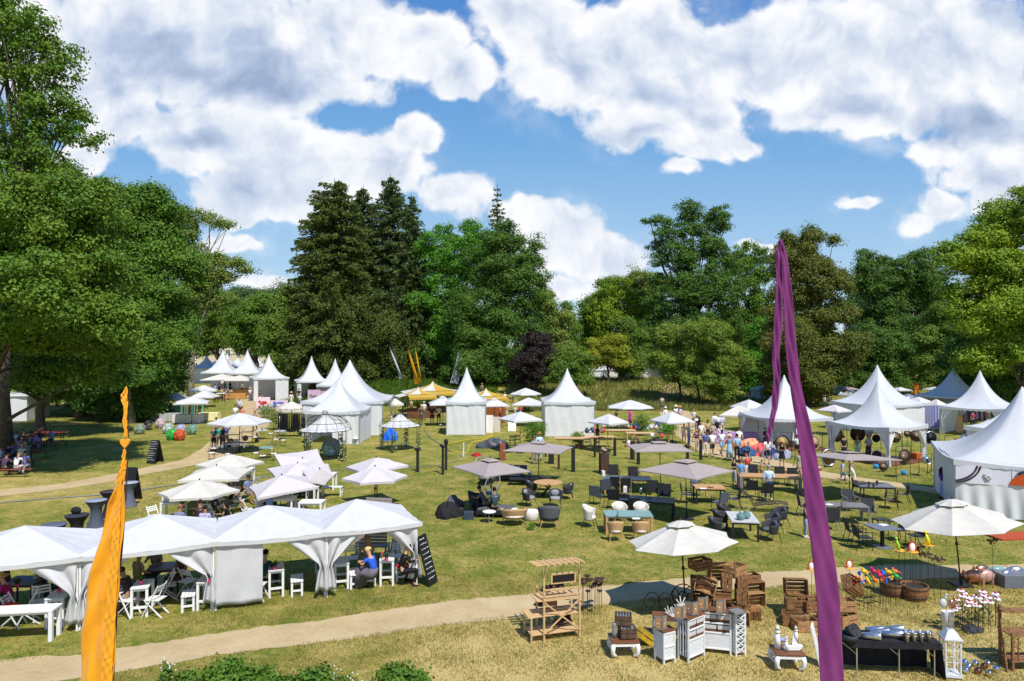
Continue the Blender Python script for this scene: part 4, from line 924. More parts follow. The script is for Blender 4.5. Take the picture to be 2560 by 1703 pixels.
def make_body(kind,female):
 P=pose(kind);f=.92 if female else 1.0;J={}
 def j(k,p,r):J[k]=(*p,r)
 j('pel',P['pel'],(.13 if not female else .14,.10));j('wst',P['wst'],(.115*f,.085));j('cst',P['cst'],(.145*f,.10));j('nck',P['nck'],.052*f)
 hd=Vector(P['hd']);up=(hd-Vector(P['nck'])).normalized();j('hd',hd-up*.03,(.074,.080));j('hd2',hd+up*.05,(.078,.088));j('hd3',hd+up*.11,(.045,.05))
 for s in 'lr':
  j('h'+s,P['h'+s],.085);j('m'+s,lerp3(P['h'+s],P['k'+s],.5),.074);j('k'+s,P['k'+s],.052);j('c'+s,lerp3(P['k'+s],P['a'+s],.35),.052);j('a'+s,P['a'+s],.034)
  a=P['a'+s];j('t'+s,(a[0]+(.02 if s=='r' else-.02),a[1]-.15,a[2]-.045),.032)
  j('s'+s,P['s'+s],.052*f);j('e'+s,P['e'+s],.038*f);j('w'+s,P['w'+s],.026*f)
  d=(Vector(P['w'+s])-Vector(P['e'+s])).normalized();j('p'+s,tuple(Vector(P['w'+s])+d*.06),(.034,.02))
 E=[('pel','wst'),('wst','cst'),('cst','nck'),('nck','hd'),('hd','hd2'),('hd2','hd3')]
 for s in 'lr':E+=[('pel','h'+s),('h'+s,'m'+s),('m'+s,'k'+s),('k'+s,'c'+s),('c'+s,'a'+s),('a'+s,'t'+s),('cst','s'+s),('s'+s,'e'+s),('e'+s,'w'+s),('w'+s,'p'+s)]
 me=skin_mesh('person',J,E,1)
 vs=[tuple(v.co) for v in me.vertices];fs=[tuple(p.vertices) for p in me.polygons];nsk=len(fs);mb=MB();mb.add(vs,fs)
 # fingers: four unequal and a thumb at the side of the palm
 for s in 'lr':
  w,e=Vector(P['w'+s]),Vector(P['e'+s]);d=(w-e).normalized();sx=-1 if s=='l' else 1
  side=Vector((0,-1,0)) if abs(d.z)>.6 else Vector((sx*-1,0,0));side=(side-d*side.dot(d)).normalized();nrm=d.cross(side).normalized()*sx
  k=w+d*.085
  for q,(o,L) in enumerate(((-.026,.060),(-.009,.072),(.009,.066),(.026,.050))):
   b=k+side*o;m1=b+d*L*.55+nrm*-.006;mb.tube([b-d*.02,m1,m1+d*L*.38-nrm*.018],[.0095,.0085,.006],5)
  b=w+d*.045+side*.030;mb.tube([b,b+side*.028+d*.022,b+side*.034+d*.052],[.0105,.0095,.007],5)
 fw=Vector((0,-1,0));
 if kind=='bend':fw=Vector((0,-.6,-.8));
 fc=hd+up*.02+fw*.082
 mb.add([fc+Vector((-.014,0,-.02)),fc+Vector((.014,0,-.02)),fc+up*.025,fc+fw*.024+up*-.015],[(0,1,3),(1,2,3),(2,0,3)])
 for s in (-1,1):mb.ball(hd+up*.02+Vector((s*.077,.01,0)),(.012,.022,.032),6,4)
 n1=len(mb.f)
 for s in (-1,1):mb.ball(hd+up*.035+Vector((s*.030,0,0))+fw*.073,(.014,.012,.009),6,4)
 mb.ball(hd-up*.028+fw*.076,(.024,.010,.007),6,4)
 m=mb.mesh('person',None,True);m.materials.append(M['skin']);m.materials.append(M['char'])
 idx=[0]*n1+[1]*(len(mb.f)-n1);m.polygons.foreach_set('material_index',idx);m.update();return m
def make_cloth(kind,part,female):
 P=pose(kind);J={};f=.93 if female else 1.0
 def j(k,p,r):J[k]=(*p,r)
 if part in ('tee','shirt','tank'):
  j('cst',P['cst'],(.165*f,.120));j('wst',P['wst'],(.140*f,.108));j('pel',lerp3(P['wst'],P['pel'],.9),(.150,.118));j('nck',lerp3(P['cst'],P['nck'],.72),(.085,.075));E=[('cst','wst'),('wst','pel'),('cst','nck')]
  for s in 'lr':
   j('s'+s,P['s'+s],.066*f);E.append(('cst','s'+s))
   if part=='tee':j('e'+s,lerp3(P['s'+s],P['e'+s],.62),.062);E.append(('s'+s,'e'+s))
   if part=='shirt':j('e'+s,P['e'+s],.052);j('w'+s,lerp3(P['e'+s],P['w'+s],.88),.040);E+=[('s'+s,'e'+s),('e'+s,'w'+s)]
 elif part in ('shorts','trousers'):
  j('pel',P['pel'],(.152,.118));j('wst',lerp3(P['pel'],P['wst'],.45),(.140,.108));E=[('pel','wst')]
  for s in 'lr':
   j('h'+s,P['h'+s],.100);j('m'+s,lerp3(P['h'+s],P['k'+s],.5),.092);E+=[('pel','h'+s),('h'+s,'m'+s)]
   if part=='shorts':j('k'+s,lerp3(P['h'+s],P['k'+s],.86),.088);E.append(('m'+s,'k'+s))
   else:j('k'+s,P['k'+s],.072);j('a'+s,lerp3(P['k'+s],P['a'+s],.92),.055);E+=[('m'+s,'k'+s),('k'+s,'a'+s)]
 elif part in ('skirt','longskirt','dress','longdress'):
  mb=MB();low={'skirt':.58,'dress':.62,'longskirt':.16,'longdress':.20}[part]
  sit=kind in ('sit','sit2','eat');z0=P['wst'][2]
  if sit:
   mb.tube([P['wst'],P['pel'],(0,-.22,.52),(0,-.42,.50),(0,-.46,.30 if 'long' not in part else .12)],[.135,.165,.19,.19,.21],14)
  else:
   yk=(P['kl'][1]+P['kr'][1])/2;mb.lathe([(.130,z0+.02),(.150,P['pel'][2]),(.185,.72),(.205 if 'long' not in part else .235,low),(.19 if 'long' not in part else .22,low+.01)],16,cap=False,sy=.80)
   mb.v=[(x+.012*math.sin(math.atan2(y,x)*7)*(z0-z),y+(P['pel'][1]*(1 if z>.7 else .6))+yk*.4*max(0,(z0-z)),z) for x,y,z in mb.v]
  if 'dress' in part:
   t=make_cloth(kind,'tank',female);mb.add([tuple(v.co) for v in t.vertices],[tuple(p.vertices) for p in t.polygons])
  return mb.mesh(part,None,True)
 elif part=='shoes':
  mb=MB()
  for s in 'lr':
   a=Vector(P['a'+s]);mb.tube([a+Vector((0,.055,-.05)),a+Vector((0,0,-.035)),a+Vector((0,-.10,-.050)),a+Vector((0,-.175,-.06))],[.036,.046,.042,.026],8)
  return mb.mesh('shoes',None,True)
 elif part in ('hair_short','hair_long','hair_bun','hat','straw_hat','cap'):
  hd=Vector(P['hd']);up=(hd-Vector(P['nck'])).normalized();bk=Vector((0,1,0)) if kind !='bend' else Vector((0,.5,.8));mb=MB();c=hd+up*.055+bk*.018
  if part in ('hat','straw_hat'):
   br=.15 if part=='hat' else .20
   mb.lathe([(.10,-.0),(.098,.05),(.085,.085),(.03,.10)],12,c=c+up*.03);mb.lathe([(.09,.03),(br,.005),(br+.01,-.005),(.09,.02)],14,c=c+up*.01)
  elif part=='cap':
   mb.ball(c+up*.025,(.088,.096,.072),12,7);mb.ball(c+Vector((0,-.13,.02)),(.065,.07,.012),8,4)
  else:
   mb.ball(c+up*.012,(.090,.100,.088),12,8)
   if part=='hair_long':mb.tube([c+bk*.05,c+bk*.09-up*.10,c+bk*.07-up*.22,c+bk*.08-up*.30],[.075,.085,.075,.035],10)
   if part=='hair_bun':mb.ball(c+bk*.10+up*.05,.045,8,5)
  return mb.mesh(part,None,True)
 return skin_mesh(part,J,E,1)
PCACHE={}
PARTN=dict(tee='tee_shirt',shirt='shirt',tank='top',shorts='shorts',trousers='trousers',skirt='skirt',longskirt='skirt',dress='dress',longdress='dress',shoes='shoes',hair_short='hair',hair_long='hair',hair_bun='hair',hat='hat',straw_hat='hat',cap='cap')
def person(loc,rz,pk,label,top=None,bottom=None,hair=('hair_short','3a2a1e'),hat=None,shoes='2a2522',skin='skin',fem=False,h=1.72,group=None,zoff=0.0):
 key=(pk,fem)
 if key not in PCACHE:PCACHE[key]=make_body(pk,fem)
 o=bpy.data.objects.new('person',PCACHE[key]);COL.objects.link(o);sc=h/1.72
 o.location=(loc[0],loc[1],loc[2]+zoff);o.rotation_euler=(0,0,R(rz));o.scale=(sc,sc,sc)
 o.material_slots[0].link='OBJECT';o.material_slots[0].material=M[skin]
 def wear(part,col):
  k=(pk,fem,part)
  if k not in PCACHE:m=make_cloth(pk,part,fem);m.materials.clear();m.materials.append(M['wht']);PCACHE[k]=m
  c=bpy.data.objects.new(PARTN[part],PCACHE[k]);COL.objects.link(c);c.parent=o;c.material_slots[0].link='OBJECT';c.material_slots[0].material=cm(col)
 if top:wear(*top)
 if bottom:wear(*bottom)
 if hair:wear(*hair)
 if hat:wear(*hat)
 if shoes:wear('shoes',shoes)
 tag(o,label,'person',group);return o
def pp(px,fy,hpx,rz,pk,label,**k):
 """standing person by the column of the body and the row of the feet"""
 p=GT(px,fy) if fy<1010 else G(px,fy);h=hpx*p.y/FPX;return person(p,rz,pk,label,h=min(1.9,max(1.0,h)),**k)
T,S_,K_='tee','shirt','tank'
SH,TR,SK,LS,DRS,LD='shorts','trousers','skirt','longskirt','dress','longdress'
cw='visitors strolling between the stands'
brn,blk_,gry,bld,wh='3a2718','15110f','8d8882','b9935a','d9d5cc'
HS,HL,HB='hair_short','hair_long','hair_bun'
PL=[
 (534,1128,61,175,'stand','man with light blue and grey backpack and black shorts by the left path',(T,'3c5a6e'),(SH,'1c1c20'),(HS,gry),None),
 (548,1122,58,200,'stand2','woman in teal top standing close beside the man with the blue backpack',(T,'149a82'),(TR,'4a4a50'),(HS,brn),None),
 (557,1123,57,150,'look','person with black shoulder bag and brown shorts at the left path',(T,'3a2a2c'),(SH,'6e4f48'),(HS,'5a3420'),None),
 (566,1118,56,190,'point','person in blue jacket raising an arm at the left path',(S_,'3c4c88'),(TR,'55504c'),(HS,brn),None),
 (541,1098,55,0,'walk','dark haired person half hidden behind the wide white parasol',(T,'8a7a70'),(TR,'3a3a3e'),(HS,brn),None),
 (598,1040,48,0,'walk','bald man in pale blue shirt walking down the left path',(S_,'c3cbe0'),(TR,'3a3f55'),None,None),
 (588,1062,50,0,'hold','man in white tee shirt walking towards the wide white parasol',(T,'e4e4ea'),(TR,'4a5568'),(HS,brn),None),
 (606,1064,48,0,'walk','woman in coral top walking with the man in the white tee',(T,'d86f5c'),(TR,'c9c2bb'),(HS,'7a4a30'),None),
 (637,1078,51,10,'walk','person in brown trousers stepping out behind the wide white parasol',(T,'9a8a80'),(TR,'4a3a34'),(HS,'a05a44'),None),
 (697,1083,50,-70,'hold','woman in white top with orange bag at the black clothes rack',(T,'eceaf0'),(SH,'5a6070'),(HL,'2a2020'),None),
 (644,990,32,60,'stand','man in white shirt and dark waistcoat outside the open brown doorway tent',(S_,'e8e6e6'),(TR,'3a3c40'),(HS,'7a4a38'),None),
 (537,990,29,20,'stand','person in white top at the far left stalls, nearest the maple',(T,'ece6ea'),(SH,'555a68'),(HS,brn),None),
 (548,985,29,200,'stand2','person in pale pink top at the far left stalls',(T,'e3c9cc'),(SK,'6a5a58'),(HS,brn),None),
 (562,983,28,180,'stand','person in green top at the far left stalls',(T,'4aa878'),(TR,'3a3a40'),(HS,brn),None),
 (575,984,30,170,'look','person in dark navy shirt at the wicker stall',(T,'28303f'),(SH,'20242c'),(HS,brn),None),
 (563,998,32,190,'stand','person in denim shorts and striped top at the wicker stall',(T,'b8b0b4'),(SH,'6d87a8'),(HS,brn),None),
 (571,1000,30,160,'walk','person with bare legs and dark top at the wicker stall',(K_,'40343a'),(SH,'b08a70'),(HS,brn),None),
 (555,975,26,10,'stand','person in light top under the far cream parasols',(T,'e0d8d4'),(TR,'50505a'),(HS,brn),None),
 (606,985,28,10,'stand2','person in grey shirt behind the wicker stall counter',(T,'8a8888'),(TR,'3a3030'),(HS,blk_),None),
 (728,1018,38,170,'stand','woman with straw hat and cream blouse before the dark doorway tent',(S_,'e8e2d4'),(SK,'c8c0b8'),(HS,brn),('straw_hat','d8bf86')),
 (749,1022,38,190,'hold','person with white cap and striped blue shirt before the dark doorway tent',(S_,'b9c0d0'),(TR,'5b6478'),(HS,gry),('cap','ece8ea')),
 (747,1008,36,0,'stand','dark figure standing inside the dark doorway of the tent',(T,'1d1d20'),(TR,'17171a'),(HS,blk_),None),
 (1052,1062,50,170,'point','woman in brown dungarees lifting one arm near the market stalls',(K_,'5b4c44'),(TR,'5b4c44'),(HS,bld),None),
 (1060,1050,46,175,'stand','man in white tee shirt and grey hair near the market stalls',(T,'ecebea'),(TR,'6a625c'),(HS,'cfc6ba'),None),
 (1067,1042,40,180,'stand','dark dressed person in the shade of the front market stall',(T,'3b3a45'),(TR,'26262c'),(HS,brn),None),
 (1080,1064,50,175,'hold','man dressed all in black beside the lone centre tent',(T,'1b1a1b'),(SH,'1b1a1b'),(HS,brn),None),
 (1097,1062,48,170,'stand2','man in white shirt and black shorts beside the lone centre tent',(T,'eef0f5'),(SH,'17191e'),(HS,brn),None),
 (1250,1062,50,-80,'hold','woman in orange top with black bag behind the white parasols',(T,'d5764e'),(TR,'6c7686'),(HL,'4a2a28'),None),
 (1267,1052,42,-60,'stand2','woman in pink top and white trousers behind the white parasols',(K_,'dba79a'),(TR,'ece8e6'),(HS,brn),None),
 (1301,1045,36,170,'bend','person in red shirt bending over the white stall',(T,'c22530'),(TR,'3a4a78'),(HS,brn),None),
 (1288,1045,30,170,'stand','grey haired person in pale top behind the front white parasol',(T,'cfcdd2'),(TR,'a8a4a4'),(HS,gry),None),
 (1348,1152,70,195,'stand2','man in light blue shirt, jeans and tan hat behind the taupe parasol',(S_,'b7cfe2'),(TR,'9fb1cc'),(HS,gry),('hat','a5713a')),
 (1336,1160,70,170,'stand','woman in denim vest and grey trousers beside the tan-hatted man',(K_,'5f86b4'),(TR,'8a8378'),(HS,'6a5c50'),None),
 (1494,1117,55,170,'hold','woman in short black dress and black hat at the pottery table',(K_,'18181b'),(DRS,'18181b'),(HL,'201818'),('hat','1e1c1e')),
 (1541,1062,36,0,'stand','dark haired seller under the parasol below the mound',(T,'2e2c2c'),(TR,'2a2a2a'),(HL,'301a18'),None),
 (1575,1062,40,0,'stand','seller in bright pink behind the pottery',(T,'e04fa8'),(LS,'c83f98'),(HS,brn),None),
 (1664,1062,44,10,'stand','person with white sun hat behind the white parasol left of the crowd',(S_,'e6e2d8'),(TR,'b8b0a8'),(HS,brn),('hat','efece6')),
 (1690,1060,46,15,'hold','woman with wide white hat looking down behind the parasol',(T,'e9e6ec'),(TR,'9aa0b0'),(HS,brn),('straw_hat','efece4')),
 (1700,1062,46,-40,'stand','person in lilac top with yellow straw hat',(T,'ccc4dc'),(TR,'7a7a88'),(HS,brn),('straw_hat','d9a548')),
 (1722,1118,62,60,'hold','man in dark green-grey shirt and jeans at the front left of the crowd',(S_,'4a5558'),(TR,'2f3f58'),(HS,'a98a78'),None),
 (1710,1108,50,-10,'look','woman in pale pink top bending her head at the parasol',(T,'e8cfc8'),(SK,'cdb9b2'),(HS,'7a4a34'),None),
 (1748,1096,54,185,'walk','woman in black dress walking at the back of the crowd',(T,'1e1d20'),(LD,'1e1d20'),(HL,'2a1c18'),None),
 (1742,1084,44,10,'stand','person in white shirt beside the woman in black',(T,'e4e2e2'),(TR,'7a7470'),(HS,brn),None),
 (1753,1108,52,180,'stand','person with cream cap and white shirt in the middle of the crowd',(T,'efeeec'),(SH,'b5a890'),(HS,bld),('cap','ded6c2')),
 (1770,1104,54,0,'hold','woman in beige cross-over top and black trousers',(T,'b59e78'),(TR,'1c1b1c'),(HL,'5a3a24'),None),
 (1783,1112,56,175,'walk','person in grey sleeveless top with grey hat',(K_,'9aa09c'),(TR,'8d867e'),(HS,'a08a70'),('hat','a8a090')),
 (1741,1128,54,0,'walk','woman in maroon top with white jacket over her arm',(T,'6a2c48'),(TR,'9f938c'),(HS,bld),None),
 (1763,1144,66,180,'stand2','man in blue polo shirt and beige trousers with black bag',(T,'44598f'),(TR,'d3c6b4'),(HS,'8d7a68'),None),
 (1781,1145,68,178,'walk','man in white tee shirt and dark shorts seen from behind',(T,'f0eff2'),(SH,'3a3c42'),(HS,'6b4a34'),None),
 (1804,1140,66,10,'walk','man with dark cap, pale blue shirt and denim shorts coming forward',(T,'dfe8f2'),(SH,'7f9cc0'),(HS,brn),('cap','23262c')),
 (1824,1152,66,175,'walk','woman in long light blue dress with straw hat',(K_,'9cc2dc'),(LD,'9cc2dc'),(HS,brn),('straw_hat','d8c49a')),
 (1843,1152,66,170,'stand','man in light blue shirt with long black bag pushing the stroller',(S_,'9fc3e3'),(TR,'23262c'),(HS,blk_),('cap','23262c')),
 (1848,1128,58,170,'walk','man in white shirt behind the stroller group',(T,'f2f2f5'),(TR,'b7bcc6'),(HS,brn),None),
 (1823,1130,52,0,'stand','person with white cap half hidden behind the straw hat',(T,'d7a8ac'),(TR,'90a8c4'),(HS,brn),('cap','f0eef0')),
 (1787,1084,52,180,'stand','man in white shirt and dark trousers at the lilac stall, left',(S_,'ececf0'),(TR,'2e2f36'),(HS,'3a2a24'),None),
 (1795,1090,54,175,'look','person in white shirt and black skirt at the lilac stall',(S_,'dfe3ee'),(SK,'26242a'),(HS,'a8745c'),None),
 (1806,1086,50,190,'stand','person in pale lavender shirt at the lilac stall',(S_,'c3c3e0'),(TR,'b4b4cc'),(HS,brn),None),
 (1800,1108,44,180,'stand','blonde child-sized person with white top in the crowd',(T,'f1eef0'),(SK,'c9c0b8'),(HL,bld),None),
 (1873,1012,30,0,'stand','person in grey tee shirt alone on the mound behind the parasols',(T,'a0a4a8'),(TR,'bdbcb8'),(HS,brn),None),
 (1914,1122,52,180,'look','person in dark flowered shirt with pink cap beside the purple ribbon',(T,'2c2428'),(SH,'30282c'),(HS,brn),('cap','e58a94')),
 (1918,1162,68,180,'stand2','person in white top and black shorts below the purple ribbon tip',(T,'eae8ee'),(SH,'20222a'),(HS,brn),None),
 (1955,1172,71,0,'hold','woman in black dress and straw hat in front of the big gong',(K_,'1f1f24'),(DRS,'1f1f24'),(HL,brn),('straw_hat','d0a260')),
 (1993,1142,54,180,'stand','woman in pale mint top and black shorts left of the purple flag',(T,'cfe6de'),(SH,'17181b'),(HB,'17130f'),None),
 (1998,1198,72,20,'walk','woman in grey-green dress stepping out from behind the purple flag',(T,'94987e'),(DRS,'94987e'),(HS,brn),None),
 (1903,1194,44,70,'walk','child in tan patterned clothes beside the long teak table',(K_,'caa27a'),(SH,'b28a54'),(HS,'7a5230'),None),
 (1836,1214,70,-60,'hold','woman in black top and grey trousers left of the long teak table',(K_,'211a1c'),(TR,'b1aaa2'),(HL,'2b1a14'),None),
 (1853,1224,74,150,'stand2','man in bright blue tee shirt and grey shorts at the long teak table',(T,'6f9ee0'),(SH,'9b96a2'),(HS,'7a4a3c'),None),
 (1868,1200,64,200,'look','man in red shirt facing the long teak table',(T,'d04a44'),(TR,'e3dee2'),(HS,'c0604a'),None),
 (1922,1250,86,165,'stand2','man in light blue shirt and jeans with shoulder strap leaning at the teak table',(S_,'c5d8f4'),(TR,'2d4f82'),(HS,'9a928c'),None),
 (2106,1209,58,90,'walk','boy in pale blue tee shirt and blue shorts walking on the right path',(T,'a9c2e4'),(SH,'3f6f9c'),(HS,brn),None),
 (2127,1204,66,75,'walk','person in white trousers walking behind the taupe parasol pole',(T,'a8a8a0'),(TR,'f1f1f4'),(HS,brn),None),
 (2110,1152,62,180,'stand','man in black tee shirt in the open gong tent',(T,'1a191b'),(SH,'2a2a2e'),(HS,blk_),None),
 (2144,1150,60,178,'stand','woman in green flowered dress in the open gong tent',(K_,'8fb89c'),(LD,'8fb89c'),(HB,'7a5a30'),None),
 (2171,1150,62,175,'look','man in grey shirt and dark trousers in the open gong tent',(S_,'9a98a8'),(TR,'3c2c2c'),(HS,'8a5a34'),None),
 (2356,1247,78,90,'hold','woman in violet top with bright pink scarf left of the jewellery tent',(S_,'6a3a8c'),(TR,'c9c6de'),(HL,'3a2018'),None),
 (2014,1344,84,80,'hold','person with white trainers almost hidden behind the purple flag',(K_,'2a2a30'),(TR,'8f97a2'),(HS,brn),None),
 (2103,1004,28,0,'stand','person in turquoise shirt behind the closed tall tent',(T,'a8d8dc'),(SH,'a8a8a0'),(HS,brn),None),
 (1205,985,26,0,'stand','person with sun hat behind the yellow stall right of the lone tent',(T,'a08a78'),(TR,'6a5a50'),(HS,brn),('hat','c9ac88')),
 (1082,978,26,0,'stand','person on the bank above the rear yellow stall',(T,'5a4a48'),(TR,'3a302c'),(HS,brn),None)]
for i,(x,y,h,a,c1,c2,w) in enumerate([(2062,1022,34,20,'d8dce4','5a6070','white top by the blush parasol between the right tents'),(2075,1026,34,190,'2c3038','8a8478','black top by the blush parasol between the right tents'),(2150,1000,30,0,'c84a44','40444c','red top under the chestnut side tent'),(2162,1001,29,170,'e8e0d0','7a7468','cream top under the chestnut side tent'),(2354,1040,38,160,'5a7ab0','2c2e36','blue top at the lilac cubicle'),(2382,1050,40,20,'e4e4e8','8a7a68','white top at the entrance of the clothes tent'),(2432,1072,44,190,'9a3a58','2a2c34','plum top at the clothes racks'),(2472,1076,44,0,'3a4a3c','6a6258','olive top right of the clothes racks'),(1012,1030,36,180,'8a9ab0','3a3c44','grey-blue top at the counter of the front yellow stall'),(1028,1034,36,150,'c8a890','504a48','beige top at the counter of the front yellow stall'),(1135,1016,33,0,'b83a34','3a3a40','red top between lone tent and rear stall'),(1262,1012,31,190,'e8e4e4','6a7080','white top at the rails below the plum tree'),(1282,1008,30,30,'4a9aa4','4a4a50','turquoise top at the rails below the plum tree'),(1400,1010,30,0,'d0b890','5a4a40','tan top behind the wide closed tent'),(1655,1030,40,190,'b0a8a0','5a5a60','grey top at the plant stand left of the crowd'),(625,1003,33,180,'e6dfe0','6a6a74','white top on the left path near the wicker counters'),(650,1010,34,10,'3c4450','9a8c7c','dark top on the left path near the poppy poster'),(517,1004,31,170,'b85a4a','3a3c44','brick red top beside the umbrella stall parasols'),(2225,1010,32,180,'dcdce0','4a4c54','white top behind the closed tall tent'),(1735,1068,44,190,'c0c8d8','6a6460','pale blue top at the rear of the crowd')]):
 PL.append((x,y,h,a,('stand','walk','stand2','hold')[i % 4],'far visitor in '+w,(T,c1),((TR,SH,SK)[i % 3],c2),(HS,(brn,gry,blk_,bld)[i % 4]),('straw_hat','d8c49a') if i % 5==0 else None))
FEM=('woman','girl')
for r in PL:
 px,fy,hp,rz,pk,lab,top,bot,hair,hat=r
 tan_=(len(lab) % 3==0)
 pp(px,fy,hp,rz,pk,lab,top=top,bottom=bot,hair=hair,hat=hat,fem=lab.startswith(FEM),skin='skint' if tan_ else 'skin',shoes=('f0f0f0' if 'trainers' in lab or 'jeans with' in lab else '2a2522'),group=cw)
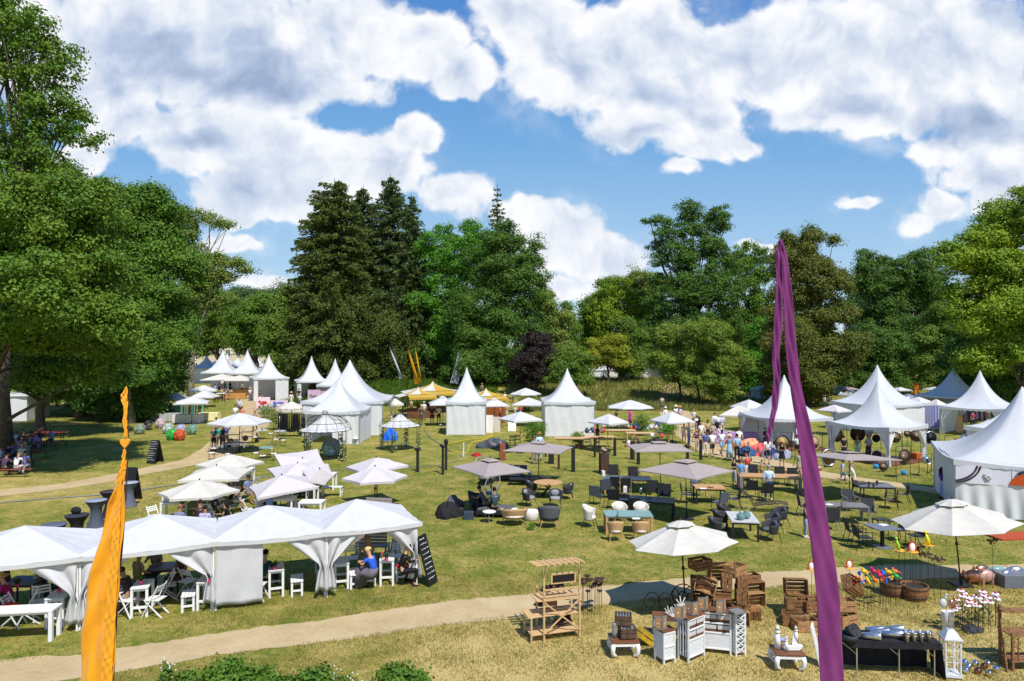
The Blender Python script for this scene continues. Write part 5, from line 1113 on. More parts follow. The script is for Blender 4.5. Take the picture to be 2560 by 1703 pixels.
# people sitting: (x, y of the hips on a 0.47 m seat, facing, pose, label, ...)
cg='guests sitting in the cafe garden';bg_='guests on the beer benches'
SL=[
 (18,1506,-60,'sit2','woman in magenta top with straw hat at the front left table',(S_,'a01462'),(TR,'28324e'),(HS,brn),('straw_hat','c8a468'),cg,'skin'),
 (10,1478,-100,'eat','person in dark red hat at the very left of the canopy row',(T,'3a1c22'),(TR,'2a2a30'),(HS,'5a1418'),('hat','4a1016'),cg,'skind'),
 (108,1468,60,'eat','woman in dark top drinking at the left canopy',(T,'24382e'),(TR,'22252a'),(HL,'4a2418'),None,cg,'skint'),
 (390,1430,0,'eat','man in grey-green tee shirt eating at a table under the second canopy',(T,'65756c'),(TR,'2a2a2e'),(HS,'3a2a24'),None,cg,'skint'),
 (348,1452,150,'sit','person in sand-coloured shirt seen from behind under the second canopy',(T,'8a7d60'),(TR,'3a3a3e'),(HS,'3a241a'),None,cg,'skint'),
 (318,1492,-90,'sit2','person with beige bag half hidden behind the orange flag',(S_,'3c3032'),(TR,'8a8474'),(HS,brn),None,cg,'skint'),
 (452,1440,-30,'sit','person in brown patterned clothes behind the tied curtain',(T,'5c4438'),(TR,'4c3a30'),(HS,brn),None,cg,'skind'),
 (664,1445,170,'sit','woman in dark green dotted top beside the closed curtain',(S_,'0f4a44'),(TR,'20242a'),(HB,'16100e'),None,cg,'skin'),
 (930,1436,-115,'sit2','blonde woman in bright blue top and long grey skirt',(T,'2a55c8'),(LS,'6e6672'),(HB,'d8b878'),None,cg,'skin'),
 (917,1402,-150,'sit','woman with long light brown hair behind the blonde woman',(T,'9a8478'),(TR,'8d8890'),(HL,'a87c54'),None,cg,'skin'),
 (1008,1428,110,'sit2','person in black with a red cushion at the right end of the canopy row',(S_,'161416'),(TR,'161416'),(HS,'201410'),None,cg,'skin'),
 (620,1232,60,'sit','man with cap and blue-grey shirt at the edge of the cafe parasols',(T,'7b86ac'),(SH,'8a8680'),(HS,brn),('cap','26282e'),cg,'skint'),
 (580,1256,110,'eat','man in black tee shirt at the round cafe table',(T,'17181b'),(SH,'4a5044'),(HS,'241a16'),None,cg,'skint'),
 (539,1250,20,'eat','person in pale blue shirt in the shade of the left cafe parasols',(T,'9aa0b8'),(TR,'55565e'),(HS,'33231c'),None,cg,'skind'),
 (450,1316,170,'sit','person in grey-blue top peeping over the white canopy, left',(T,'74789a'),(TR,'3a3a44'),(HS,'8a6040'),None,cg,'skint'),
 (500,1303,190,'sit','dark haired person peeping over the white canopy',(T,'3a2a28'),(TR,'3a3a44'),(HS,'2a1812'),None,cg,'skind'),
 (513,1319,180,'sit','person in lavender shirt with back to the viewer above the canopy',(T,'a8a8d0'),(TR,'3a3a44'),(HS,'1f1512'),None,cg,'skind'),
 (566,1302,-60,'eat','woman in black top in profile above the canopies',(T,'1c1818'),(TR,'2a2a30'),(HL,'181010'),None,cg,'skint'),
 (672,1270,-120,'sit2','person in sky blue shirt leaning over the white picnic table',(T,'8aa4dc'),(TR,'3a3c48'),(HS,'7a6a60'),None,cg,'skin'),
 (686,1258,-60,'eat','person in dark blue at the white picnic table',(T,'2c3048'),(TR,'3a3c48'),(HS,'5a3424'),None,cg,'skind'),
 (776,1180,100,'sit','woman in pink top almost hidden by the tilted blush parasol',(T,'e8b8b8'),(TR,'6a4a44'),(HL,'5a2a20'),None,cg,'skint'),
 (1207,1262,-100,'sit2','man in grey tee shirt lounging in parasol shade',(T,'565c72'),(TR,'1e2026'),(HS,'241814'),None,'people resting on the lounge furniture','skind'),
 (1236,1268,200,'sit','person in green checked shirt in parasol shade',(T,'2c4a50'),(TR,'1c1e22'),(HS,'1e1412'),None,'people resting on the lounge furniture','skind'),
 (42,1168,180,'sit2','blonde woman in white tee shirt nearest on the beer benches',(T,'f0eff2'),(TR,'c9c4cc'),(HS,'c8a068'),None,bg_,'skin'),
 (62,1164,200,'sit','person in lilac-blue shirt beside the blonde woman on the beer bench',(T,'8c8cc8'),(SH,'aebcdc'),(HS,brn),None,bg_,'skin'),
 (12,1170,170,'sit2','person in dark purple top at the front left beer table',(T,'4a3a58'),(TR,'2a2a34'),(HS,'5a3428'),None,bg_,'skint'),
 (0,1150,100,'sit','person in white and pale blue at the left picture edge',(T,'d8e2f0'),(TR,'3a3a40'),(HS,'6a3a2c'),None,bg_,'skin'),
 (20,1143,10,'sit','person in navy top deep in the beer garden',(T,'1c1c34'),(TR,'1a1a22'),(HS,'20140f'),None,bg_,'skind'),
 (34,1138,10,'eat','person in royal blue shirt eating at the beer tables',(T,'3a64c0'),(TR,'2a2a34'),(HS,'3a241c'),None,bg_,'skint'),
 (55,1144,190,'sit','person in cream shirt with back to the viewer on the beer bench',(T,'bfc3a0'),(SH,'5a6a60'),(HS,bld),None,bg_,'skint'),
 (66,1138,240,'sit2','person in grey shirt leaning to the right on the beer bench',(T,'6a7a74'),(TR,'5a5a60'),(HS,'b8906a'),None,bg_,'skint'),
 (75,1118,185,'sit','person in dark green top in the middle of the beer garden',(T,'32504a'),(TR,'2a2a30'),(HS,brn),None,bg_,'skind'),
 (49,1120,175,'sit','person in dusty pink top in the middle of the beer garden',(T,'8a6a80'),(TR,'4a4450'),(HL,'30201c'),None,bg_,'skind'),
 (92,1114,200,'sit','person in blue-violet shirt at the rear beer table',(T,'7a74b0'),(SH,'86a0cc'),(HS,brn),None,bg_,'skint'),
 (80,1105,20,'sit2','person in dark lilac top at the rear beer table',(T,'4a3c5a'),(TR,'2a2a34'),(HS,'2a1a16'),None,bg_,'skind'),
 (99,1098,190,'bend','person in rust-red top leaning over the rear beer table',(T,'b4553c'),(TR,'3a2c34'),(HS,'7a3c2c'),None,bg_,'skint'),
 (128,1100,10,'eat','person in bright sky blue shirt alone at the last beer table',(T,'5a9ae8'),(TR,'22262e'),(HS,'4a3a24'),None,bg_,'skint'),
 (41,1108,20,'sit','person in pale blue top at the left rear beer table',(T,'b8c6e8'),(TR,'3a3c48'),(HS,'2a1c16'),None,bg_,'skind'),
 (60,1100,5,'sit2','person in black at the left rear beer table',(T,'18181c'),(TR,'18181c'),(HS,'1a1210'),None,bg_,'skind'),
 (10,1112,30,'sit','dark dressed person farthest left in the beer garden',(T,'20242c'),(TR,'1c1e24'),(HS,'14100e'),None,bg_,'skind')]
for r in SL:
 px,py,rz,pk,lab,top,bot,hair,hat,grp,sk=r
 p=G(px,py,.47);person((p.x,p.y,0 if pk !='bend' else 0),rz,pk,lab,top=top,bottom=bot,hair=hair,hat=hat,fem=lab.startswith('woman') or lab.startswith('blonde woman'),skin='skint' if sk=='skind' else sk,group=grp,h=1.70)
# ================================================================ furniture kinds (all face -y, origin on the ground)
def B_table(w,d,h,top,leg,lw=.07,th=.045,slats=0,apron=True):
 def f():
  r=empty('table');t=MB()
  if slats:
   for i in range(slats):t.box((0,-d/2+d*(i+.5)/slats,h-th/2),(w,d/slats-.012,th))
  else:t.box((0,0,h-th/2),(w,d,th))
  t.build('tabletop',M[top],r)
  for sx in (-1,1):
   for sy in (-1,1):MB().box((sx*(w/2-lw/2-.01),sy*(d/2-lw/2-.01),(h-th)/2),(lw,lw,h-th)).build('leg',M[leg],r)
  if apron:MB().box((0,0,h-th-.04),(w-lw*2,d-lw*1.3,.06)).build('apron',M[leg],r)
  return r
 return f
def B_round(rad,h,top,leg,style='cross'):
 def f():
  r=empty('table');MB().lathe([(rad*.97,h-.035),(rad,h-.03),(rad,h-.005),(rad*.98,h)],28).build('tabletop',M[top],r)
  if style=='cross':
   for a in (45,135,225,315):MB().bar((0,0,.45),(rad*.62*math.cos(R(a)),rad*.62*math.sin(R(a)),.0),.05).bar((0,0,.45),(rad*.5*math.cos(R(a)),rad*.5*math.sin(R(a)),h-.04),.05).build('leg',M[leg],r)
  elif style=='bistro':
   for a in (45,135,225,315):MB().tube([(rad*.72*math.cos(R(a)),rad*.72*math.sin(R(a)),h-.03),(rad*.2*math.cos(R(a)),rad*.2*math.sin(R(a)),h*.5),(rad*.75*math.cos(R(a)),rad*.75*math.sin(R(a)),0)],.011,6).build('leg',M[leg],r)
  elif style=='hairpin':
   for a in (30,150,270):MB().tube([(rad*.6*math.cos(R(a)),rad*.6*math.sin(R(a)),h-.03),(rad*.85*math.cos(R(a)),rad*.85*math.sin(R(a)),0)],.014,6).build('leg',M[leg],r)
  return r
 return f
def B_pedestal():
 r=empty('table');MB().box((0,0,.735),(.92,.92,.03)).build('tabletop',M['slate'],r,bevel=.008);MB().box((0,0,.37),(.10,.10,.70)).build('column',M['steel'],r);MB().box((0,0,.012),(.55,.55,.022)).build('base_plate',M['slate'],r);return r
def B_sling(seat,frame,arm=None,hb=.92):
 def f():
  r=empty('armchair');fr=M[frame]
  for sx in (-1,1):
   MB().tube([(sx*.27,-.24,0),(sx*.27,-.24,.64)],.014,6).build('leg',fr,r);MB().tube([(sx*.27,.30,0),(sx*.27,.20,.42),(sx*.27,.27,hb)],.014,6).build('leg',fr,r)
   MB().box((sx*.27,-.02,.65),(.05,.50,.025)).build('armrest',M[arm or frame],r)
  MB().grid(lambda u,v:(-.25+.5*u,-.26+.48*v,.44-.02*math.sin(v*pi)),2,5).build('seat',M[seat],r,thick=.02)
  MB().grid(lambda u,v:(-.25+.5*u,.21+.09*v,.43+(hb-.43)*v),2,4).build('backrest',M[seat],r,thick=.015);return r
 return f
def B_tub(shell,cushion,legm,legwood=False,h=.78,w=.33,back=True):
 def f():
  r=empty('armchair');n=22
  def sh(u,v):
   a=R(-40+260*u);k=1-.25*(1-v);hh=.30+(h-.30)*v*(.72+.28*math.sin(R(max(0,min(180,(260*u-40))))))
   return (w*k*math.cos(a)*1.02,w*k*math.sin(a)*.95,hh)
  MB().grid(sh,n,6).build('shell',M[shell],r,smooth=True,thick=.03)
  MB().tube([sh(i/n,1) for i in range(n+1)],.017,6).build('rim',M[shell],r,smooth=True)
  MB().lathe([(w*.78,.36),(w*.86,.39),(w*.84,.45),(w*.6,.47)],16).build('seat_cushion',M[cushion],r,smooth=True)
  if back:MB().ball((0,w*.55,.62),(.20,.06,.15),10,6).build('back_cushion',M[cushion],r,smooth=True)
  for sx,sy in ((-1,-1),(1,-1),(1,1),(-1,1)):MB().tube([(sx*w*.6,sy*w*.6,.34),(sx*w*.86,sy*w*.88,0)],[.018,.012],6).build('leg',M[legm],r)
  return r
 return f
def B_bistro(seat='cushw',frame='iron'):
 r=empty('bistro_chair');fr=M[frame]
 for sx in (-1,1):
  MB().tube([(sx*.19,.20,0),(sx*.18,.12,.45),(sx*.16,.20,.80),(sx*.08,.23,.90)],.010,5).build('leg',fr,r);MB().tube([(sx*.18,-.19,0),(sx*.15,-.15,.44)],.010,5).build('leg',fr,r)
 b=MB().tube([(-.08,.23,.90),(0,.235,.93),(.08,.23,.90)],.010,5).tube([(-.16,.18,.72),(0,.20,.66),(.16,.18,.72)],.008,5);b.build('backrest',fr,r)
 MB().lathe([(.19,.44),(.20,.455),(.19,.485),(.10,.495)],14).build('seat_cushion',M[seat],r,smooth=True);return r
def B_fold(m_='wht'):
 def f():
  r=empty('folding_chair');w=M[m_]
  for sx in (-1,1):
   MB().bar((sx*.20,-.26,0),(sx*.20,.20,.86),.035,.022).build('leg',w,r);MB().bar((sx*.17,.28,0),(sx*.17,-.20,.44),.035,.022).build('leg',w,r)
  s=MB();[s.box((0,-.19+.055*i,.455),(.40,.042,.016)) for i in range(8)];s.build('seat',w,r)
  b=MB();[b.box((0,.115+.035*i,.66+.07*i),(.38,.014,.045),rx=-.45) for i in range(3)];b.build('backrest',w,r)
  return r
 return f
def B_stool(w=.85,d=.34,h=.45,m_='wht'):
 def f():
  r=empty('bench');wm=M[m_];t=MB();[t.box((0,-d/2+d*(i+.5)/4,h-.015),(w,d/4-.008,.03)) for i in range(4)];t.build('seat',wm,r)
  for sx in (-1,1):
   for sy in (-1,1):MB().box((sx*(w/2-.05),sy*(d/2-.04),(h-.03)/2),(.06,.06,h-.03)).build('leg',wm,r)
   MB().box((sx*(w/2-.05),0,.16),(.04,d-.14,.05)).build('rail',wm,r)
  return r
 return f
def B_hightable(w=.45,d=.75,h=.80):
 def f():
  r=empty('table');wm=M['wht'];t=MB();[t.box((-w/2+w*(i+.5)/4,0,h-.015),(w/4-.008,d,.03)) for i in range(4)];t.build('tabletop',wm,r);MB().box((0,0,h-.07),(w-.1,d-.1,.07)).build('apron',wm,r)
  for sx in (-1,1):
   for sy in (-1,1):MB().box((sx*(w/2-.04),sy*(d/2-.05),(h-.03)/2),(.065,.065,h-.03)).build('leg',wm,r)
  for sy in (-1,1):MB().box((0,sy*(d/2-.05),.26),(w-.14,.04,.06)).build('rail',wm,r)
  return r
 return f
def B_pot(flower='f04a90'):
 def f():
  r=empty('potted_plant');MB().lathe([(.045,0),(.06,.10),(.055,.10),(.05,.09)],10).build('pot',cm('d84a78'),r);rn=random.Random(3);mb=MB()
  for i in range(46):
   a,b=rn.uniform(0,6.28),rn.uniform(.1,1);L=rn.uniform(.06,.13);p=Vector((.02*math.cos(a),.02*math.sin(a),.09));q=p+Vector((math.cos(a)*L*b,math.sin(a)*L*b,L*(1.2-b*.5)));s=Vector((-math.sin(a),math.cos(a),0))*.016
   mb.add([p,q+s,q+(q-p).normalized()*.03,q-s],[(0,1,2,3)])
  mb.build('leaves',M['leafg'],r);return r
 return f
def B_bush(h=.5,w=.3,n=260,leaf=.05,key='mid',fl=None,stem=True):
 def f():
  r=empty('plant');rn=np.random.RandomState(int(h*100));V,c=leaves([(0,0,h*.55)],[(w,w,h*.48)],n,leaf,w*.4,rn,per=8,shell=.42,inner=.5,front=0)
  me=fast_mesh('leaves',V,np.arange(len(V)).reshape(-1,4),LM[key]);o=bpy.data.objects.new('leaves',me);COL.objects.link(o);o.parent=r
  if stem:MB().tube([(0,0,0),(0,0,h*.5)],.012,5).build('stem',M['iron'],r)
  if fl:mb=MB();q=random.Random(2);[mb.ball((q.gauss(0,w*.6),q.gauss(0,w*.6),h*q.uniform(.3,1.05)),.016,5,3) for _ in range(26)];mb.build('flowers',cm(fl),r)
  return r
 return f
def put(key,b,px,py,rz,label,cat,group=None,z=0.0,sc=1.0,tilt=None):
 p=G(px,py,z) if py>1010 or z else GT(px,py);p.z=z if z else hgt(p.x,p.y)*(p.y>80);return inst(key,b,p,rz,label,cat,group,sc,tilt)
# ---- dining sets
put('rt',B_round(.70,.74,'teak','steel'),1370,1243,0,'round teak table with dark crossed legs on the lawn','table')
for (x,y,a,l) in [(1322,1266,60,'front left'),(1330,1240,100,'back left'),(1418,1248,-95,'right'),(1362,1226,175,'back'),(1388,1268,20,'front')]:
 put('tubd',B_tub('char','cush','steel'),x,y,a if l !='front' else 0,'dark rope armchair with grey cushions, %s of the round teak table' % l,'armchair','dark rope armchairs at the round table')
put('tt',B_table(1.85,.95,.74,'tealt','teak',.09),1570,1330,-2,'pale teal topped table with wooden legs','table')
for (x,y,a,l,c) in [(1539,1352,180,'front left','rattan'),(1601,1352,180,'front right','rattan'),(1549,1306,0,'back left','rope'),(1603,1306,0,'back right','rope')]:
 put('tub'+c,B_tub(c,'cushw','teak',h=.80,w=.31),x,y,a,'natural rope armchair with cream cushion, %s of the teal table' % l,'armchair','rope armchairs at the teal table')
put('tubrope2',B_tub('rope','cushw','steel',h=.9,w=.30),1474,1318,70,'white rope armchair standing alone left of the teal table','armchair')
put('bt',B_table(2.3,.95,.75,'bluet','blk',.08),1618,1290,-17,'long black table with pale stone end in the centre of the furniture stand','table')
for (x,y,a,l) in [(1536,1272,165,'leftmost in front'),(1560,1285,165,'second from left in front'),(1588,1296,165,'rightmost in front'),(1661,1262,-20,'behind its right end'),(1630,1252,-15,'behind its middle')]:
 put('slb',B_sling('black_sl','blk'),x,y,a,'black mesh chair, %s of the long black table' % l,'chair','black chairs at the long black table')
put('nt',B_table(2.35,.9,.76,'bluet','teak',.09),1568,1232,-5,'blue-topped table with teak legs under the square taupe parasol','table')
for (x,y,a,l,k) in [(1492,1262,150,'grey sling chair in front of the blue-topped table, far left','s'),(1517,1245,160,'high-backed grey sling chair at the left end of the blue-topped table','s'),(1536,1236,175,'teak armchair with dark seat at the blue-topped table, left','t'),(1562,1240,180,'teak armchair with dark seat at the blue-topped table, right','t'),(1535,1206,0,'dark chair behind the blue-topped table, left','d'),(1585,1212,0,'dark chair behind the blue-topped table, right','d')]:
 put('ch'+k,{'s':B_sling('grey','steel'),'t':B_sling('black_sl','teak','teak'),'d':B_sling('black_sl','steel')}[k],x,y,a,l,'chair','chairs at the blue-topped table')
put('kt',B_table(1.35,1.0,.75,'teak','steel',.07),1772,1256,-6,'square teak table with black legs behind the corner-on parasol','table')
for (x,y,a,l) in [(1716,1258,75,'left'),(1745,1240,20,'back left'),(1800,1280,-150,'front'),(1836,1270,-100,'right')]:
 put('chs',B_sling('grey','steel'),x,y,a,'blue-grey sling chair, %s of the square teak table' % l,'chair','blue-grey sling chairs')
put('st',B_table(1.0,1.65,.75,'stone','steel',.07),1855,1340,-9,'table with pale stone top and grey metal legs','table')
for (x,y,a,l) in [(1792,1342,75,'nearest on the left'),(1802,1322,80,'middle on the left'),(1812,1306,85,'farthest on the left'),(1926,1352,-80,'nearest on the right'),(1932,1330,-80,'middle on the right'),(1950,1314,-85,'farthest on the right')]:
 put('tubc',B_tub('char','cushd','steel',h=.76,w=.34),x,y,a,'charcoal tub chair, %s side of the pale stone table' % l,'armchair','charcoal tub chairs at the stone table')
put('lt',B_table(3.0,1.0,.77,'teak','greyt',.14,slats=7),1922,1226,-9,'very long teak table where people stand talking','table')
for (x,y,a,l) in [(1877,1246,175,'front left'),(1916,1254,175,'front middle'),(1954,1212,0,'back middle'),(1985,1216,-5,'back right'),(1888,1206,5,'back left')]:
 put('chl',B_sling('black_sl','steel'),x,y,a,'black strap chair, %s of the very long teak table' % l,'chair','black chairs at the very long teak table')
put('gt2',B_table(1.6,1.1,.74,'slate','steel',.05),2184,1250,-8,'dark slate table with brown chairs near the right path','table')
for (x,y,a,l) in [(2128,1266,70,'front left'),(2146,1238,60,'back left'),(2228,1272,-120,'front right'),(2256,1258,-110,'back right')]:
 put('tubm',B_sling('mocha','steel',hb=.84),x,y,a,'brown woven chair, %s of the slate table' % l,'chair','brown woven chairs at the slate table')
put('gt3',B_table(1.75,.85,.75,'greyt','greyt',.06),2110,1306,-8,'grey wooden table right of the purple flag','table')
for (x,y,a,l) in [(2012,1290,80,'left, half behind the purple flag'),(2078,1325,170,'front'),(2126,1278,0,'back middle'),(2172,1304,-15,'right')]:
 put('chg',B_sling('char','greyt'),x,y,a,'grey strap chair at the grey wooden table, %s' % l,'chair','grey strap chairs')
put('ped',B_pedestal,2206,1368,8,'square grey bistro table on a single column','table')
for (x,y,a,l) in [(2134,1356,80,'rear left'),(2156,1372,85,'front left'),(2248,1352,-80,'rear right'),(2292,1368,-85,'front right')]:
 put('tubp',B_sling('char','blk',hb=.88),x,y,a,'black armchair with pale seat pad, %s of the column table' % l,'armchair','black armchairs at the column table')
put('otto',B_table(.55,.42,.40,'char','steel',.03,apron=False),2203,1322,5,'low dark footstool behind the column table','footstool')
# things lying on the tables
def B_box(w,d,h,m_,nm='box'):
 def f():o=MB().box((0,0,h/2),(w,d,h)).build(nm,m_,bevel=.006);return o
 return f
def B_lathe(prof,m_,nm,n=14):return lambda:MB().lathe(prof,n).build(nm,m_,smooth=True)
def small(key,b,px,py,z,label,cat,group=None,rz=0,sc=1.0):
 p=G(px,py,z);return inst(key,b,p,rz,label,cat,group,sc)
bot=[(.03,0),(.035,.02),(.035,.14),(.012,.20),(.012,.26)]
small('book',B_box(.30,.22,.02,M['wht'],'brochure'),1757,1222,.75,'open brochure on the square teak table','brochure')
small('book',None,1590,1297,.75,'white price card on the teal table','price card',rz=4);small('book',None,2208,1313,.75,'white sheet on the column table','price card',rz=20);small('book',None,2072,1262,.76,'open brochure on the grey wooden table','brochure',rz=30);small('book',None,1530,1195,.77,'papers on the blue-topped table','papers')
small('cards',B_box(.14,.30,.26,M['cushw'],'sample_boards'),1563,1231,.75,'upright sample boards at the left end of the long black table','sample boards',rz=-15);small('cards',None,1508,1190,.77,'white sample box on the left end of the blue-topped table','sample box',rz=5)
small('bowl',B_lathe([(.05,0),(.14,.05),(.15,.08),(.12,.06)],M['rattan'],'bowl'),1778,1219,.75,'round straw bowl on the square teak table','bowl')
for i,(x,y,l) in enumerate([(1852,1300,'left one'),(1866,1297,'right one')]):small('vase',B_lathe([(.09,0),(.16,.10),(.15,.20),(.04,.28),(.05,.33)],M['glass'],'vase'),x,y,.75,'round blue-green glass vase on the pale stone table, '+l,'vase','round glass vases')
small('grb',B_lathe(bot,M['glass'],'bottle'),1544,1290,.75,'tall green glass bottle on the teal table','bottle');small('jug',B_lathe([(.06,0),(.07,.12),(.05,.24),(.055,.28)],M['zinc'],'jug'),1602,1236,.76,'grey metal jug on the long black table','jug')
small('spec',B_box(.22,.10,.22,M['greyt'],'stone_block'),2110,1268,.76,'grey block vase on the grey wooden table','vase');small('succ',B_bush(.26,.14,120,.06,'mid',stem=False),1622,1240,.75,'small green plant on the long black table','plant')
for i,(x,y,l) in enumerate([(2173,1216,'left one'),(2193,1213,'right one'),(2184,1222,'front one')]):small('art',B_lathe([(.03,0),(.04,.05),(.02,.09),(.07,.16),(.04,.22)],M['rust'],'artichoke'),x,y,.75,'dried artichoke decoration on the slate table, '+l,'decoration','dried artichokes')
small('windl',B_lathe([(.05,0),(.02,.02),(.012,.16),(.05,.20),(.01,.22)],M['blk'],'table_lamp'),1372,1222,.75,'black centrepiece on the round teak table','table lamp')
# ---- lounge corner
def B_sofa():
 r=empty('corner_sofa');c=M['cush'];d=M['cushd']
 MB().box((0,0,.22),(2.3,.85,.12)).box((-.75,-.75,.22),(.8,1.0,.12)).build('frame',M['char'],r,bevel=.02)
 for x in (-.72,.72):MB().box((x*.55,.0,.37),(1.1,.78,.16)).build('seat_cushion',c,r,bevel=.05)
 MB().box((-.75,-.85,.37),(.78,.8,.16)).build('seat_cushion',c,r,bevel=.05)
 for x in (-.8,0,.8):MB().box((x,.36,.60),(.75,.16,.38),rx=-.15).build('back_cushion',d,r,bevel=.05)
 for x in (.35,.62):MB().box((x,.15,.58),(.42,.14,.36),rx=-.4,rz=.2).build('scatter_cushion',M['cushw'],r,bevel=.06)
 for x,y in ((-1.05,.35),(1.05,.35),(1.05,-.35),(-1.05,-1.15),(-.4,-1.15)):MB().box((x,y,.08),(.05,.05,.16)).build('leg',M['steel'],r)
 return r
put('sofa',B_sofa,1262,1200,-12,'grey corner sofa with light cushions under the taupe parasol','sofa')
put('cof',B_table(1.0,.62,.33,'blk','steel',.03,apron=False),1297,1212,-6,'low black coffee table nearer the sofa','coffee table','low black coffee tables');put('cof',None,1330,1210,-6,'low black coffee table at the right with a lantern','coffee table','low black coffee tables')
small('lant',B_lathe([(.09,0),(.10,.02),(.10,.26),(.06,.30)],M['glassc'],'lantern'),1324,1190,.34,'glass lantern on the low black coffee table','lantern')
def B_egg():
 r=empty('lounge_chair');m_=mat('green_grey_rope',(.16,.20,.19),.7,var=.2,scale=30);mb=MB();sh=MB()
 def fn(u,v):a=R(-70+320*u);k=.55+.45*math.sin(v*pi*.62);return (.48*k*math.cos(a),.42*k*math.sin(a)+.15*v,.28+1.15*v*(.62+.38*math.sin(R(320*u-70))))
 for i in range(17):mb.tube([fn(i/16,j/8) for j in range(9)],.010,4)
 mb.build('rope_shell',m_,r);MB().tube([fn(i/24,1) for i in range(25)],.025,6).build('rim',M['polew'],r);MB().ball((0,-.05,.42),(.36,.34,.12),12,6).build('seat_cushion',M['cush'],r,smooth=True)
 MB().tube([(.34*math.cos(t),.34*math.sin(t),.03) for t in [2*pi*i/20 for i in range(20)]],.02,5,True).tube([(0,.3,.04),(0,.28,.3)],.02,5).tube([(.25,-.2,.04),(.22,-.15,.3)],.02,5).tube([(-.25,-.2,.04),(-.22,-.15,.3)],.02,5).build('base',M['steel'],r);return r
put('egg',B_egg,1212,1212,20,'tall grey-green rope lounge chair at the left end of the sofa','lounge chair','grey-green rope lounge chairs');put('egg',None,1228,1250,-30,'grey-green rope lounge chair tipped beside the parasol pole','lounge chair','grey-green rope lounge chairs',sc=.8)
put('lnd',B_tub('char','cushd','steel',h=.95,w=.42),1192,1282,100,'dark wing lounge chair in shade where the man in grey sits','lounge chair')
def B_chaise():
 r=empty('daybed');MB().box((0,0,.2),(1.7,.8,.14)).build('frame',M['black_sl'],r,bevel=.02);MB().box((0,0,.35),(1.66,.76,.14)).build('mattress',M['cushd'],r,bevel=.05);MB().box((-.78,0,.5),(.12,.76,.4)).build('backrest',M['black_sl'],r,bevel=.03)
 for x in (-.8,.8):
  for y in (-.35,.35):MB().box((x,y,.07),(.05,.05,.14)).build('leg',M['steel'],r)
 return r
put('dayb',B_chaise,1240,1290,-4,'dark daybed in the shade of the red-tipped taupe parasol','daybed')
put('ratt',B_tub('rattan','cushw','steel',h=.74,w=.55),1285,1312,185,'rattan loveseat seen from behind with white cushion','loveseat');put('wing',B_tub('cushd','black_sl','teak',h=.95,w=.46),1373,1318,178,'dark green wing armchair with wooden legs seen from behind','armchair')
put('sidt',B_round(.28,.46,'cushw','polew','hairpin'),1223,1306,0,'small round white side table with three legs','side table');put('pouf',B_lathe([(.24,0),(.30,.06),(.31,.34),(.27,.42),(.1,.43)],M['cushw'],'pouf',20),1328,1300,0,'beige round pouf beside the rattan loveseat','pouf')
put('pl1',B_bush(.42,.16,160,.07,'green',stem=False),1328,1326,0,'little grass plant in a dark pot before the pouf','plant')
def B_pile(n,m_,sx,sy,h,seed=0,nm='bundle'):
 def f():
  rn=random.Random(seed);mb=MB()
  def fn(u,v):
   a=u*2*pi;k=math.cos(v*pi/2);q=1+.22*math.sin(a*3+seed)+.14*math.sin(a*7+v*6)
   return (sx*k*q*math.cos(a),sy*k*q*math.sin(a),h*math.sin(v*pi/2)*(1+.18*math.sin(a*4+v*7))+.01)
  mb.grid(fn,34,10).jitter(.012,seed);return mb.build(nm,m_,smooth=True)
 return f
put('pile',B_pile(1,M['blkf'],.55,.45,.55,1),1120,1292,0,'heap of dark covers left of the lounge furniture','fabric heap');put('pile2',B_pile(1,mat('striped_cover',(.09,.09,.11),.9,var=.5,scale=14),.4,.35,.5,2),1133,1270,0,'crumpled grey cover on the dark heap','fabric heap')
put('bask',B_lathe([(.15,0),(.20,.30),(.19,.30),(.15,.02)],M['brown'],'basket'),1147,1289,0,'brown woven basket beside the dark heap','basket');put('cool',B_box(.42,.30,.32,cm('34424e'),'cool_box'),1172,1298,5,'slate blue cool box in front of the dark lounge chair','cool box')
def B_lounger():
 r=empty('sun_lounger');m_=M['black_sl'];mb=MB()
 f=lambda t:(t,.34+(.0 if t<.3 else 0)+.10*math.sin(t*2.2) if t>-.35 else .42+(-.35-t)*.95)
 for i in range(34):t=-.95+2.0*i/33;x,z=f(t);mb.box((x,0,z),(.035,.62,.015),ry=(.75 if t<-.35 else 0))
 mb.build('slats',m_,r)
 for s in (-1,1):MB().tube([(f(-.95+.2*i)[0],s*.32,f(-.95+.2*i)[1]) for i in range(11)],.014,6).build('rail',M['steel'],r);MB().tube([(-.35,s*.30,0),(-.2,s*.31,.36),(.5,s*.31,.38),(.95,s*.30,0)],.014,6).build('leg',M['steel'],r)
 return r
put('loung',B_lounger,1905,1278,-18,'black slatted sun lounger with raised back behind the stone table','sun lounger')
